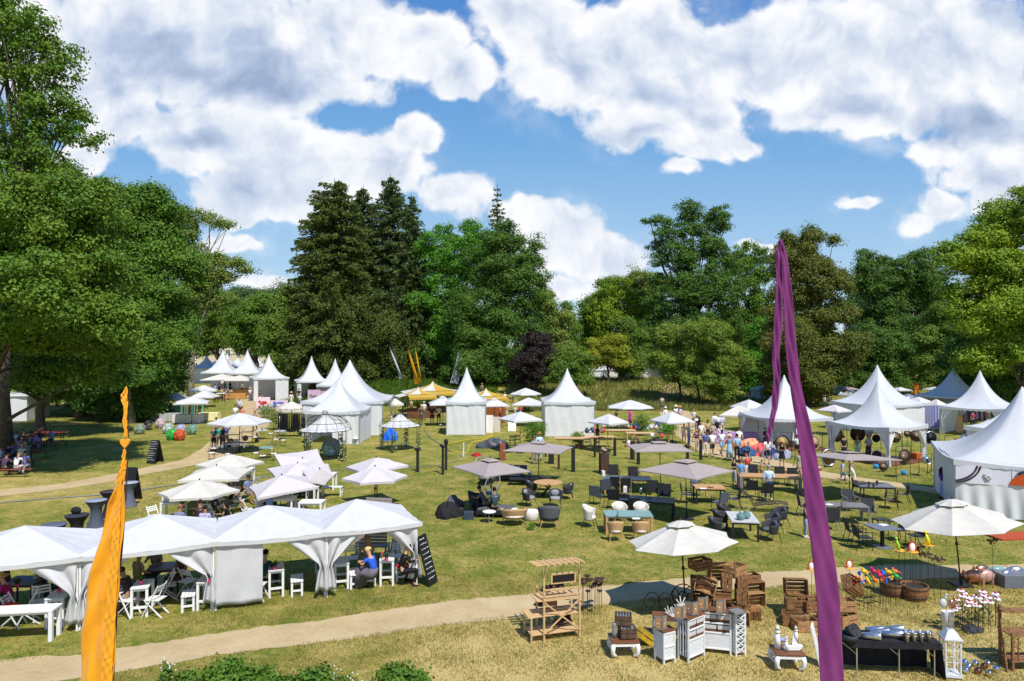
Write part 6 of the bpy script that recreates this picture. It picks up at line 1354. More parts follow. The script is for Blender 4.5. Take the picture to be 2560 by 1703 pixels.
# ---- iron bistro furniture around the wide white parasol
bg2='white padded metal bistro chairs'
for (x,y,rd,t,l) in [(585,1134,.95,'slate','dark round garden table at the bend of the left path'),(700,1100,.62,'stone','round mosaic table with glassware before the black clothes rack'),(655,1098,.62,'stone','round pale table with papers behind the shelf étagères'),(665,1146,.62,'tealt','round blue mosaic table in front of the biggest white chairs')]:
 put('rb%s%.1f' % (t,rd),B_round(rd*.75,.72,t,'iron','bistro'),x,y,0,l.replace('é','e'),'table','round metal tables')
for i,(x,y,a,l) in enumerate([(640,1150,60,'left of the blue mosaic table'),(656,1158,150,'in front of the blue mosaic table'),(684,1152,-120,'right of the blue mosaic table'),(676,1138,-20,'behind the blue mosaic table'),(677,1098,-90,'right of the pale paper table'),(637,1108,40,'behind the shelves'),(690,1114,160,'left in front of the glassware table'),(708,1116,190,'right in front of the glassware table'),(740,1090,-90,'at the left foot of the birdcage pavilion'),(529,1150,30,'nearest the left path'),(570,1153,180,'in front of the dark round table'),(535,1138,60,'left of the dark round table'),(616,1132,200,'in the middle below the wide parasol'),(828,1145,200,'in front of the birdcage pavilion'),(889,1112,-30,'right of the birdcage pavilion'),(770,1150,160,'beside the tilted blush parasol'),(964,1120,180,'inside the right-hand wire pavilion, left'),(1010,1125,190,'inside the right-hand wire pavilion, right')]):
 put('bis',B_bistro,x,y,a,'metal bistro chair with white pad, '+l,'chair',bg2)
def B_etag():
 r=empty('shelf_stand')
 for x in (-.38,.38):
  for y in (-.18,.18):MB().tube([(x,y,0),(x,y,1.35-(.25 if y<0 else 0))],.012,5).build('upright',M['iron'],r)
 for z,y in ((.35,0),(.75,0),(1.1,.05)):MB().box((0,y,z),(.80,.36,.02)).build('shelf',M['iron'],r)
 return r
for (x,y,l) in [(582,1126,'black iron shelf stand with plates left of the parasol pole'),(618,1118,'black iron shelf stand with pots right of the parasol pole')]:put('etag',B_etag,x,y,8,l,'shelf stand','iron shelf stands')
def B_plate(rad,m_):return lambda:MB().lathe([(rad*.2,0),(rad,.03),(rad,.045),(rad*.2,.02)],18).build('plate',m_,smooth=True)
for i,(x,y,z,m_,l) in enumerate([(577,1085,.4,'rattan','tan round plate standing on the left iron shelf'),(590,1087,.4,'stone','grey round plate standing on the left iron shelf'),(614,1078,.8,'brown','brown round plate standing on the right iron shelf'),(574,1094,.0,'rust','dark round tray leaning under the left iron shelf')]):
 small('plt'+m_,B_plate(.2,M[m_]),x,y+18,z+.22,l,'plate','round plates on the shelves').rotation_euler=(R(75),0,0)
for i,(x,y,z,l) in enumerate([(583,1052,1.12,'glass jars on the left iron shelf'),(612,1045,1.12,'glass jars on the right iron shelf'),(700,1085,.73,'glass carafe on the mosaic table, left'),(712,1085,.73,'glass carafe on the mosaic table, right'),(671,1114,.73,'glass lantern on the blue mosaic table'),(610,1120,.5,'glass lantern standing between the bistro chairs'),(543,1122,.73,'cups on the dark round table, left'),(555,1121,.73,'cups on the dark round table, right'),(655,1076,.73,'stacked glass bowls on the pale paper table')]):
 small('jar',B_lathe([(.06,0),(.075,.02),(.075,.18),(.05,.22),(.06,.24)],M['glassc'],'glass_jar'),x,y,z,l,'glassware','glassware on the bistro tables')
small('cone',B_lathe([(.16,0),(.17,.05),(.12,.4),(.03,.75)],M['iron'],'cone_sculpture'),642,1106,.0,'dark cone-shaped planter beside the right iron shelf','planter',rz=0)
# birdcage pavilions
def B_pav(roof=True):
 r=empty('garden_pavilion');h=1.95;rad=1.55;n=16;ir=M['iron']
 for a in (45,135,225,315):
  cx,cy=rad*math.cos(R(a)),rad*math.sin(R(a));mb=MB()
  for dx,dy in ((-.12,-.12),(.12,-.12),(.12,.12),(-.12,.12)):mb.tube([(cx+dx,cy+dy,0),(cx+dx,cy+dy,h)],.013,5)
  for k in range(9):z=.1+k*.22;mb.bar((cx-.12,cy-.12,z),(cx+.12,cy-.12,z+.1),.01).bar((cx+.12,cy+.12,z),(cx-.12,cy+.12,z+.1),.01)
  mb.build('lattice_post',ir,r)
  rn=np.random.RandomState(a);V,c=leaves([(cx,cy,.9)],[(.2,.2,.9)],260,.09,.12,rn,per=6,shell=.3,inner=.3,front=0);me=fast_mesh('vine',V,np.arange(len(V)).reshape(-1,4),LM['mid']);o=bpy.data.objects.new('vine',me);COL.objects.link(o);o.parent=r
  q=random.Random(a);f=MB();[f.ball((cx+q.gauss(0,.15),cy+q.gauss(0,.15),q.uniform(.1,1.9)),.035,5,3) for _ in range(22)];f.build('white_blossoms',M['cushw'],r)
 mb=MB()
 for k in range(n):
  a=2*pi*k/n;mb.tube([(rad*1.08*math.cos(a)*math.cos(t),rad*1.08*math.sin(a)*math.cos(t),h+1.0*math.sin(t)) for t in [pi/2*j/8 for j in range(9)]],.011,4)
 for z,q in ((0,1.08),(.5,.93)):mb.tube([(rad*q*math.cos(t),rad*q*math.sin(t),h+z) for t in [2*pi*i/28 for i in range(28)]],.018,5,True)
 mb.build('dome',ir,r);mb=MB()
 for k in range(8):a=2*pi*k/8;mb.tube([(.13*math.cos(a),.13*math.sin(a),h+.98),(.18*math.cos(a),.18*math.sin(a),h+1.12),(.10*math.cos(a),.10*math.sin(a),h+1.25)],.012,4)
 mb.build('crown_finial',ir,r)
 def fn(u,v):a=2*pi*u;q=.04+.96*v;return (rad*q*math.cos(a)*(1+.012*math.sin(a*24)),rad*q*math.sin(a)*(1+.012*math.sin(a*24)),h+.02+.98*(1-v)**1.5+.015*math.sin(a*24)*v)
 MB().grid(fn,96,8).build('canvas_roof',M['canvas'],r,smooth=True);return r
put('pav',B_pav,812,1150,20,'wire birdcage garden pavilion with white cloth cone and roses, the left larger one','pavilion','wire garden pavilions')
put('pav',None,1000,1125,35,'wire garden pavilion with white cloth cone right of the biggest tent','pavilion','wire garden pavilions',sc=.88)
small('arch',B_lathe([(.62,0),(.62,.05),(.58,.08),(.2,.1)],M['slate'],'round_tray',26),828,1118,.70,'big grey-blue round decorative plate inside the left pavilion','plate').rotation_euler=(R(78),0,0)
small('arch2',B_lathe([(.42,0),(.42,.05),(.38,.07),(.2,.08)],M['tealt'],'round_tray',26),824,1124,.55,'teal rimmed round plate inside the left pavilion','plate').rotation_euler=(R(78),0,0)
for i,(x,l) in enumerate([(815,'left one'),(829,'right one')]):small('bball',lambda:MB().ball((0,0,.14),.14,12,8).build('willow_ball',M['brown'],smooth=True),x,1124,.45,'brown willow ball on the bench in the left pavilion, '+l,'decoration ball','brown willow balls')
put('pbench',B_table(1.1,.4,.45,'iron','iron',.03),822,1140,5,'iron bench holding plates and balls in the left pavilion','bench')
# black clothes rack
def B_rack(w=1.6,h=1.7,cols=('17161a','1c1b20','121216'),n=18,z0=.35):
 def f():
  r=empty('clothes_rack');fr=MB()
  for x in (-w/2,w/2):fr.tube([(x,0,0),(x,0,h)],.018,6).box((x,0,.02),(.05,.5,.04))
  fr.tube([(-w/2,0,h),(w/2,0,h)],.018,6).build('rail',M['alu'],r);rn=random.Random(n)
  for i in range(n):
   x=-w/2+w*(i+.5)/n;mb=MB();L=rn.uniform(.75,1)*(h-z0);q=rn.uniform(-.2,.2)
   mb.grid(lambda u,v:(x+.03*math.sin(u*6+i)+.02*q,(-.20+.40*u)*(.55+.5*v),h-.04-L*v-.10*abs(u-.5)*(1-v)),5,4);mb.build('garment',cm(cols[i % len(cols)]),r,thick=.03)
  return r
 return f
put('brack',B_rack(2.6,1.95),734,1092,0,'long rack of black garments under the scalloped parasol','clothes rack')
put('crack',B_rack(2.0,1.7,('3a4046','20242c','5c6070','b45868','4a5a72'),16),2410,1068,-10,'rack of dark and pink clothes inside the far right pagoda tent','clothes rack','clothes racks at the right');put('crack',None,2450,1062,20,'rack of clothes at the right inside the far right pagoda tent','clothes rack','clothes racks at the right')
# ---- cafe garden furniture
for (x,y,rz,w,l) in [(607,1208,4,1.1,'white high table with a framed menu behind the cafe parasols'),(434,1300,8,.9,'white square table with flowers left of the cafe parasols'),(690,1290,2,1.6,'long white picnic table under the lowest blush parasol'),(758,1262,0,1.3,'white table with blush top right of the picnic table'),(810,1222,0,1.2,'white table farthest right under the tipped blush parasol'),(568,1262,0,.9,'white table in the shade of the left cafe row'),(780,1300,0,1.0,'white table just above the canopies')]:
 put('wt%.1f' % w,B_table(w,.7,.80,'wht','wht',.08,slats=4),x,y,rz,l,'table','white wooden tables of the cafe')
for (x,y,rz,w,l) in [(455,1262,5,1.7,'white garden bench at the left edge of the cafe'),(700,1318,2,1.4,'white bench in front of the picnic table'),(735,1248,0,1.4,'white bench behind the picnic table'),(830,1240,0,1.0,'white bench at the right of the tipped parasol')]:
 put('wb%.1f' % w,B_stool(w,.38,.46),x,y,rz,l,'bench','white wooden benches of the cafe')
for (x,y,rz,l) in [(634,1236,-100,'behind the man with the cap'),(508,1290,60,'left under the front cafe parasol'),(520,1308,170,'with blossoms beside the front parasol pole'),(598,1276,-80,'beside the man in black'),(560,1292,150,'right of the woman in profile'),(652,1284,70,'at the left of the picnic table'),(618,1300,120,'poking up above the third canopy'),(384,1318,60,'poking up above the second canopy')]:
 put('foldw',B_fold(),x,y,rz,'white folding chair '+l,'chair','white folding chairs of the cafe')
def B_armw(m_='blush'):
 r=empty('bench');MB().box((0,0,.42),(1.15,.5,.06)).build('seat',M['taupe'],r,bevel=.01);b=MB();[b.box((0,.26,.55+.11*i),(1.15,.03,.09)) for i in range(4)];b.build('backrest',M['taupe'],r)
 for x in (-.52,.52):
  for y in (-.2,.22):MB().box((x,y,.2),(.06,.06,.4)).build('leg',M['taupe'],r)
 return r
put('strand',B_armw,953,1296,170,'brown shell-backed garden bench under the blush parasol pair','bench');put('strand',None,932,1392,175,'rosy wooden bench seen through the right canopy opening','bench')
# flower pots on tables
for (x,y,z,l) in [(147,1481,.82,'on the left high table of the canopy row'),(353,1460,.82,'on the high table under the second canopy'),(521,1455,.82,'on the table half behind the closed curtain'),(688,1423,.82,'on the table right of the closed curtain'),(966,1402,.82,'on the table of the blonde woman'),(43,1468,.75,'on the table of the woman in magenta'),(455,1268,.82,'on the white square cafe table'),(584,1208,.82,'on the table beside the man with the cap')]:
 small('pot',B_pot(),x,y,z,'small pink pot with green plant '+l,'potted plant','pink pots on the tables')
# ================================================================ the row of four white canopies
EAVE=1.92
def canopy(A,B,depth,apex,label,left='swag',right='swag',front=None,seed=0,wext=.12):
 A,B=Vector((*A,0)),Vector((*B,0));d=B-A;w=d.length;rz=math.degrees(math.atan2(d.y,d.x));r=empty('canopy_tent',A,rz)
 e=wext;n=8;mb=MB();cx,cy=w*apex[0],depth*apex[1]
 per=[((-e,-e),(w+e,-e)),((w+e,-e),(w+e,depth+e)),((w+e,depth+e),(-e,depth+e)),((-e,depth+e),(-e,-e))]
 for a,b in per:
  def fn(u,v,a=a,b=b):
   x=a[0]+(b[0]-a[0])*u;y=a[1]+(b[1]-a[1])*u;z=EAVE+(apex[2]-EAVE)*v**1.05-.05*math.sin(u*pi)*(1-v)+.012*math.sin(u*23+seed)*(1-v)
   return (x+(cx-x)*v,y+(cy-y)*v,z)
  mb.grid(fn,10,n)
 mb.build('roof',M['canvas'],r,thick=.012)
 v=MB()
 for a,b in per:v.grid(lambda u,q,a=a,b=b:(a[0]+(b[0]-a[0])*u,a[1]+(b[1]-a[1])*u,EAVE-.05*math.sin(u*pi)-.11*q),10,1)
 v.build('valance',M['canvas'],r)
 for x,y in ((.03,.03),(w-.03,.03),(w-.03,depth),(.03,depth)):MB().box((x,y,EAVE/2),(.045,.045,EAVE)).build('post',M['wht'],r)
 MB().bar((.03,.03,EAVE-.03),(w-.03,.03,EAVE-.03),.03).bar((.03,depth,EAVE-.03),(w-.03,depth,EAVE-.03),.03).build('rail',M['alu'],r)
 def cur(*a,**k):c=MB();curtain(c,*a,**k);c.build('curtain',M['canvas'],r,smooth=True,thick=.006)
 if left=='swag':cur(.02,w*.40,EAVE-.06,.22,-.03,tie=(.10,.98),folds=4,seed=seed,amp=.065)
 if left=='panel':cur(.02,w*.42,EAVE-.06,.12,-.03,folds=3,seed=seed,amp=.035)
 if right=='swag':cur(w*.60,w-.02,EAVE-.06,.22,-.03,tie=(w-.10,.98),folds=3,seed=seed+3,amp=.07)
 if front=='back':cur(w*.7,w-.03,EAVE-.06,.3,depth,tie=(w-.12,1.0),folds=6,seed=seed+5)
 tag(r,label,'canopy','row of white canopies');return r
F=[(-2.90,21.05),(-5.42,19.95),(-8.24,18.98),(-11.15,17.62),(-14.1,16.5)]
canopy(F[1],F[0],2.35,(.42,.62,2.47),'right end canopy of the white row, curtains tied on both sides','swag','swag','back',1)
canopy(F[2],F[1],2.6,(.45,.6,2.47),'white canopy with one long closed curtain, second from the right','panel','swag','back',2)
canopy(F[3],F[2],2.6,(.55,.6,2.47),'white canopy behind the orange flag, third from the right','swag','swag',None,3)
canopy(F[4],F[3],2.6,(.5,.6,2.47),'leftmost white canopy running out of the picture',None,'swag',None,4)
cr='white slatted high tables in the canopy row'
for (x,y,rz,l) in [(148,1560,15,'nearest the left canopy curtain'),(356,1532,15,'just right of the orange flag'),(520,1516,10,'squeezed beside the closed curtain'),(690,1484,20,'right of the closed curtain'),(853,1466,16,'between the two middle curtains'),(968,1456,8,'where the blonde woman leans')]:
 put('ht',B_hightable(),x,y,rz,'white high table '+l,'table',cr)
for (x,y,rz,l,w) in [(472,1522,110,'left of the closed curtain',.6),(742,1482,108,'behind the third curtain',.7),(806,1470,108,'half behind the fourth curtain',.6),(887,1465,108,'left of the blonde woman',.7),(926,1458,100,'under the blonde woman',.6),(1003,1450,100,'with a red cushion at the right end',.5)]:
 put('bn%.1f' % w,B_stool(w,.36,.45),x,y,rz,'white slatted bench '+l,'bench','white slatted benches in the canopy row')
for (x,y,rz,l) in [(318,1540,80,'right beside the orange flag'),(388,1538,-95,'with curved legs right of the high table'),(418,1502,-60,'behind the high table under the second canopy'),(470,1490,160,'behind the tied curtain'),(30,1568,100,'leftmost behind the white rail'),(70,1560,-60,'second from left behind the white rail'),(104,1545,40,'right behind the white rail'),(644,1500,90,'where the green dressed woman sits'),(880,1430,20,'in the back under the right canopy'),(995,1425,0,'in the back right corner of the right canopy'),(112,1510,60,'below the drinking woman')]:
 put('foldw',B_fold(),x,y,rz,'white folding chair '+l,'chair','white folding chairs in the canopy row')
for (x,y,rz,l) in [(415,1475,10,'dark table under the second canopy'),(60,1515,0,'dark table under the leftmost canopy')]:put('dkt',B_table(.9,.7,.74,'slate','steel',.04),x,y,rz,l,'table','dark tables under the canopies')
put('longw',B_table(1.9,.5,.78,'wht','wht',.09,slats=3),40,1600,8,'long white table standing outside at the lower left corner','table')
small('redc',B_box(.32,.26,.10,cm('c01818'),'cushion'),1006,1418,.46,'bright red cushion on the bench at the right canopy','cushion');small('redb',B_box(.34,.16,.22,cm('c8281c'),'bag'),23,1530,.46,'red handbag beside the woman in magenta','handbag')
small('wine',lambda:MB().lathe([(.03,0),(.006,.01),(.006,.09),(.035,.13),(.03,.18)],10).build('wine_glass',cm('c8402c',.2),smooth=True),955,1396,.82,'glass of red drink on the blonde woman\'s table, left','glass','red drinks');small('wine',None,968,1392,.82,'glass of red drink on the blonde woman\'s table, right','glass','red drinks')
# ---- stretch-covered bar tables
def B_bar(col,coltop):
 def f():
  r=empty('bar_table');MB().lathe([(.36,.02),(.30,.14),(.20,.5),(.22,.8),(.39,1.06),(.405,1.085)],8*3,cap=False).build('stretch_cover',cm(col,.75),r,smooth=True)
  MB().lathe([(.405,1.085),(.40,1.10),(.1,1.105)],24).build('top_cap',cm(coltop,.7),r,smooth=True);return r
 return f
for (x,y,c,ct,l) in [(134,1390,'3a4250','566074','front left slate stretch-covered bar table peeping over the canopy'),(192,1362,'26242c','35323e','black stretch-covered bar table with a bag on top'),(240,1318,'4a5060','8a90a0','grey-blue stretch-covered bar table fully in view'),(275,1292,'2c262c','3a343c','dark plum stretch-covered bar table behind the orange flag'),(322,1266,'5a6070','9a9eac','pale grey stretch-covered bar table before the black sign')]:
 put('bar'+c,B_bar(c,ct),x,y,10,l,'bar table','stretch-covered bar tables')
small('bag',lambda:MB().ball((0,0,.13),(.19,.12,.14),12,7).build('bag',M['blkf'],smooth=True),190,1285,1.10,'black bag lying on the black bar table','bag')
# ---- chalkboards
def B_board(w=.62,h=1.35,lean=.16,write=True,one=False):
 def f():
  r=empty('chalkboard');z=h
  for s in ((-1,1) if not one else (-1,)):
   m_=MB();m_.box((0,s*lean,z/2),(w,.03,h),rx=s*lean*2/h);b=m_.build('board',M['blk'],r)
   if s<0 and write:
    q=MB();rn=random.Random(4)
    for k in range(9):
     zz=h*.92-k*h*.095;x=-w*.40;yy=-lean*2*(1-zz/h)-.035
     while x<w*(.1+.3*rn.random()):L=rn.uniform(.02,.07);q.box((x+L/2,yy,zz+rn.uniform(-.01,.01)),(L,.006,rn.uniform(.012,.034)));x+=L+rn.uniform(.008,.03)
    q.build('chalk_writing',M['chalk'],b)
  MB().bar((0,-lean,.2),(0,lean,.2),.015).build('brace',M['steel'],r);return r
 return f
put('cb',B_board(.62,1.45,.20),388,1157,-12,'tall black A-board with chalk writing on the grass by the left path','chalkboard');put('cb2',B_board(.55,1.5,.22),1052,1458,68,'narrow black chalkboard leaning at the right end of the canopy row','chalkboard');put('cb3',B_board(.62,1.6,.18,False),328,1252,-8,'plain black A-board behind the pale grey bar table','chalkboard')
# ---- beer garden
def B_beer(w=2.2,d=.5,h=.76,col='red_board'):
 def f():
  r=empty('beer_table' if h>.6 else 'beer_bench');t=mat('red_board',(.26,.055,.035),.5,var=.15);MB().box((0,0,h-.015),(w,d,.03)).build('board',t,r)
  for x in (-w*.36,w*.36):MB().bar((x,-d*.4,0),(x,-d*.4,h-.03),.03).bar((x,d*.4,0),(x,d*.4,h-.03),.03).bar((x,-d*.4,h*.5),(x,d*.4,h*.5),.02).build('leg',cm('1f3a2c'),r)
  return r
 return f
BT=[(18,1180,8),(40,1155,8),(75,1132,8),(100,1112,8),(128,1104,8),(25,1125,8)]
for i,(x,y,a) in enumerate(BT):
 o=('nearest','second','third','fourth','last','left rear')[i]
 put('beert',B_beer(),x,y,a,'red-brown beer table, %s in the row under the plane tree' % o,'beer table','beer tables');put('beerb',B_beer(2.2,.26,.46),x+8,y+14,a,'red-brown bench in front of the %s beer table' % o,'beer bench','beer benches');put('beerb',None,x-4,y-8,a,'red-brown bench behind the %s beer table' % o,'beer bench','beer benches')
put('beerl',B_table(2.0,.5,.76,'pine','leafg',.03,apron=False),162,1082,12,'empty pale beer table in the tree shade','beer table');put('beerl2',B_table(1.2,.26,.46,'pine','leafg',.03,apron=False),150,1094,10,'empty pale bench beside the empty beer table','beer bench')
# ---- Balinese banner flags
YF=7.5
bo=Vector((at(280,1900,YF).x,YF,0));to=at(320,972,YF)
of=empty('banner_flag',bo);MB().tube([at(x,y,YF)-bo+Vector((0,.04,0)) for x,y in ((262,1950),(276,1703),(285,1543),(294,1430),(302,1345),(309,1250),(315,1120),(319,972))],[.016,.015,.014,.012,.010,.008,.006,.003],7).build('pole',M['pole'],of)
tag(of,'tall orange silk banner flag in the left foreground','banner flag')
q=to-Vector((bo.x,bo.y,0))
hp=at(317,1106,YF)-Vector((bo.x,bo.y,0));mbh=MB();mbh.poly([(hp.x+.05*s*(16*math.sin(a)**3)/16,hp.y-.05,hp.z+.05*(13*math.cos(a)-5*math.cos(2*a)-2*math.cos(3*a)-math.cos(4*a))/13) for s in (1,) for a in [2*pi*i/28 for i in range(28)]],.03,1);mbh.build('heart',M['orange'],of)
def rib(o,pts,m_,nm='tail',am=.008,fo=6,off=0,cr=40):
 P=[at(x,y,YF)-o.location for x,y,w in pts];Wd=[w*YF/FPX for x,y,w in pts];n=len(pts)-1
 def fn(u,v):
  k=v*n;i=min(n-1,int(k));f=k-i;f=f*f*(3-2*f)*.5+f*.5;p=P[i].lerp(P[i+1],f);w=Wd[i]+(Wd[i+1]-Wd[i])*f
  return (p.x+(u-.5)*w,p.y-.04-off+am*math.sin(u*fo+v*(22 if cr<50 else 2))+am*.45*math.sin(u*fo*1.9-v*cr)+(am*.5*math.sin(v*140+u*7) if cr>50 else 0),p.z)
 MB().grid(fn,16,150 if cr>50 else 80).build(nm,m_,o,smooth=True,thick=.004)
rib(of,[(321,966,3),(316,985,15),(315,1000,17),(320,1020,9),(316,1050,11),(319,1070,8),(318,1092,9)],M['orange'],'tip_ribbon')
rib(of,[(316,1122,7),(314,1150,9),(311,1175,14),(304,1205,24)],M['orange'],'neck_ribbon')
rib(of,[(314,1150,8),(308,1206,17),(296,1260,38),(284,1345,56),(268,1430,73),(258,1500,82),(254,1560,85),(249,1640,84),(246,1720,83)],M['orange'],'cloth',.022,8,0,6)
rib(of,[(313,1190,6),(306,1260,14),(300,1345,20),(293,1430,24),(286,1543,27),(279,1640,28),(276,1720,28)],M['orange'],'gathered_hem',.006,5,.045,90)
# purple
bp_=Vector((at(2112,1900,YF).x,YF,0));tp_=at(1951,600,YF)
pf=empty('banner_flag',bp_)
MB().tube([at(x,y,YF)-bp_+Vector((0,.04,0)) for x,y in ((2110,1960),(2104,1703),(2055,1260),(2003,1000),(1975,800),(1958,660),(1950,602))],[.022,.02,.016,.012,.009,.007,.004],7).build('pole',M['pole'],pf)
rib(pf,[(1949,600,6),(1956,640,20),(1965,740,24),(1972,850,26),(1984,950,28),(2000,1040,34),(2020,1160,42),(2040,1290,50),(2056,1400,55),(2066,1500,57),(2072,1600,58),(2078,1720,60)],M['purple'],'cloth',.012)
rib(pf,[(1948,602,8),(1944,640,16),(1944,720,17),(1942,830,21),(1936,900,19),(1938,960,17),(1934,1020,15),(1924,1060,12),(1919,1085,15),(1917,1110,4)],M['purple'],'loose_tail',.015)
tag(pf,'very tall purple silk banner flag in the right foreground','banner flag')
# small far flags
def ff(tx,ty,bx,by,wpx,col,label,Yv=96):
 t,b=at(tx,ty,Yv),at(bx,by,Yv);gx=at(bx+(bx-tx)*.35,1000,Yv);g0=Vector((gx.x,Yv,hgt(gx.x,Yv)));r=empty('banner_flag',g0);t-=g0;b-=g0;w=wpx*Yv/FPX
 MB().tube([(0,0,0),b,b.lerp(t,.5)+Vector((0,0,0)),t],[.05,.04,.03,.015],5).build('pole',M['pole'],r)
 MB().grid(lambda u,v:((lambda p:(p.x+w*(1-v)**.8*(u-.2),p.y-.05+.12*math.sin(u*4+v*6),p.z))(b.lerp(t,v))),5,16).build('cloth',cm(col,.6,trans=.4),r,smooth=True)
 tag(r,label,'banner flag','small banner flags behind the stalls')
ff(974,866,1001,948,9,'d8dce2','small white banner flag bending right, leftmost of the far flags');ff(1020,868,1040,960,12,'e8a010','small orange banner flag left of the yellow one');ff(1038,866,1049,953,7,'f0c018','small yellow banner flag behind the stalls')
ff(1149,872,1128,958,14,'d0d4d8','small white banner flag leaning left, front of the pair');ff(1156,870,1139,960,9,'eceef0','small white banner flag leaning left, rear of the pair');ff(1179,870,1160,935,10,'e8a010','small orange banner flag behind the lone tent tip')
# ================================================================ sculptures on posts
ps='dark sculpture posts on the lawn'
def B_lump(seed,m_,r0=.16):
 def f():mb=MB().ball((0,0,r0),(r0,r0*.8,r0),14,9);rn=random.Random(seed);ph=rn.uniform(0,6);mb.v=[(x*(1+.3*math.sin(z*22+ph)),y*(1+.3*math.sin(x*20)),z*(1+.22*math.sin(x*17+ph))) for x,y,z in mb.v];return mb.build('sculpture',m_,smooth=True)
 return f
for (x,by,ty,w,m_,top,l) in [(1044,1180,1131,7,'steel',1,'black post with knobby black sculpture left of the cable'),(1107,1187,1124,6,'steel',1,'slim black post, front one of the pair below the lone tent'),(1115,1175,1114,6,'steel',1,'slim black post, rear one of the pair below the lone tent'),(1256,1150,1110,15,'corten',0,'rust red steel pedestal left of the rear taupe parasol'),(1378,1159,1120,13,'steel',0,'broad black pedestal under the right end of the rear taupe parasol'),(1397,1173,1121,5,'rust',2,'thin brown post carrying a golden curved piece'),(1433,1180,1116,8,'steel',0,'tall dark grey square post standing clear on the lawn'),(1364,1142,1118,4,'steel',0,'short thin black post behind the taupe parasol'),
  (1487,1143,1096,5,'steel',0,'thin black post left below the pottery table'),(1537,1140,1096,6,'steel',0,'thin black post right below the pottery table'),(1510,1184,1134,23,'rust',3,'wide dark brown pedestal with a lumpy bronze head on top'),(1581,1149,1104,9,'steel',0,'dark pedestal seen left under the square taupe parasol'),(1596,1161,1106,7,'steel',0,'dark pedestal seen second under the square taupe parasol'),(1719,1151,1124,6,'steel',1,'short dark post below the man in green-grey'),(1752,1150,1100,6,'steel',0,'tall dark post among the crowd')]:
 p=G(x,by);s=p.y/FPX;h=(by-ty)*s*1.02;r=empty('sculpture_post',p,8 if w>10 else 20);ww=w*s*.92
 MB().box((0,0,h/2),(ww,ww,h)).build('pedestal',M[m_],r,bevel=.006);MB().box((0,0,.01),(ww*1.3,ww*1.3,.02)).build('foot',M['steel'],r);tag(r,l,'pedestal',ps)
 if top==1:o=B_lump(x,M['blk'],.15)();o.location=p+Vector((0,0,h));tag(o,'black carved head on the '+l.split(' ',1)[1],'sculpture','small sculptures on posts')
 if top==3:o=B_lump(5,M['bronze'],.17)();o.location=p+Vector((0,0,h));tag(o,'lumpy bronze head on the wide brown pedestal','sculpture','small sculptures on posts')
 if top==2:o=MB().tube([(0,0,0),(-.05,0,-.2),(-.03,0,.12),(-.1,0,.3)],[.01,.03,.03,.01],6).build('sculpture',M['brass'],smooth=True);o.location=p+Vector((0,-.06,h));tag(o,'golden curved sculpture on the thin brown post','sculpture')
# ================================================================ gongs
gg='gongs shown in and around the open tent'
def gong(x,y,rp,by,col,label,fr=True,rz=0,rim='steel',drum=0):
 g0=G(x,by);Y=g0.y;c=at(x,y,Y);rr=rp*Y/FPX;r=empty('gong',(c.x,Y,0),rz);z=c.z
 MB().lathe([(rr*.10,-.05),(rr*.22,-.03),(rr*.3,0),(rr*.86,0),(rr*.9,.01)],26,cap=True).build('disc',M[col],r,smooth=True).rotation_euler=(R(90),0,0)
 r.children[0].location=(0,0,z);o=MB().lathe([(rr*.86,-.012),(rr,0),(rr,.05+drum),(rr*.86,.05+drum),(rr*.86,-.012)],26,cap=False).build('rim',M[rim],r,smooth=True);o.rotation_euler=(R(90),0,0);o.location=(0,.0,z);r.children[0].location.y=-.02
 if rz:pass
 if fr:
  w=rr*1.35;h=z+rr*1.35
  MB().tube([(-w,.05,0),(-w,.05,h)],.017,5).tube([(w,.05,0),(w,.05,h)],.017,5).tube([(-w,.05,h),(w,.05,h)],.017,5).bar((-w-.2,-.15,0),(-w,.05,.22),.02).bar((w+.2,-.15,0),(w,.05,.22),.02).bar((-w,.25,0),(-w,.05,.22),.02).bar((w,.25,0),(w,.05,.22),.02).build('stand',M['steel'],r)
  MB().tube([(-rr*.5,.03,z+rr*.8),(-rr*.4,.04,h)],.006,4).tube([(rr*.5,.03,z+rr*.8),(rr*.4,.04,h)],.006,4).build('cord',M['cushw'],r)
 tag(r,label,'gong',gg)
for a in [(1955,1108,20,1150,'brass','big gong with shining brass centre and dark rim behind the woman in black',True,8),(2030,1108,20,1132,'tan','round tan drum disc right of the purple flag',True,0,'tan'),(2093,1088,17,1140,'brass','bright brass gong at the left inside the open tent',True,20),(2144,1085,19,1138,'rust','very dark gong behind the woman in green',True),(2190,1096,10,1138,'blk','small black-blue drum in the middle of the open tent',True),(2238,1094,14,1142,'bronze','brown gong right of the front tent post',True),(2268,1084,9,1132,'brass','small brass gong at the back right of the open tent',True),(2291,1090,15,1134,'bronze','bronze ringed gong at the back right corner of the open tent',True,-15),(2326,1095,17,1140,'blk','dark violet gong with chrome rim right of the open tent',True,0,'zinc'),
  (2260,1143,20,1196,'bronze','tall shining bronze gong hanging in front of the open tent',True,25),(2072,1144,22,1168,'bronze','large dark gong leaning at the left front of the open tent',False,10,'zinc'),(2191,1140,15,1162,'rust','green-brown gong standing between the front curtains',False,0,'zinc'),(2208,1167,11,1180,'bronze','small grey gong on the grass before the front tent post',False),(2310,1150,9,1190,'brass','brass gong on a grey drum in a narrow stand, left',True,10,'zinc',.3),(2342,1146,8,1184,'brass','small brass gong in a narrow stand, right',True,-30),(2388,1118,22,1158,'tan','big brown gong half behind the jewellery tent',True,15,'bronze'),(2372,1144,13,1182,'bronze','brown gong in a tall stand left of the jewellery tent',True,40)]:gong(*a)
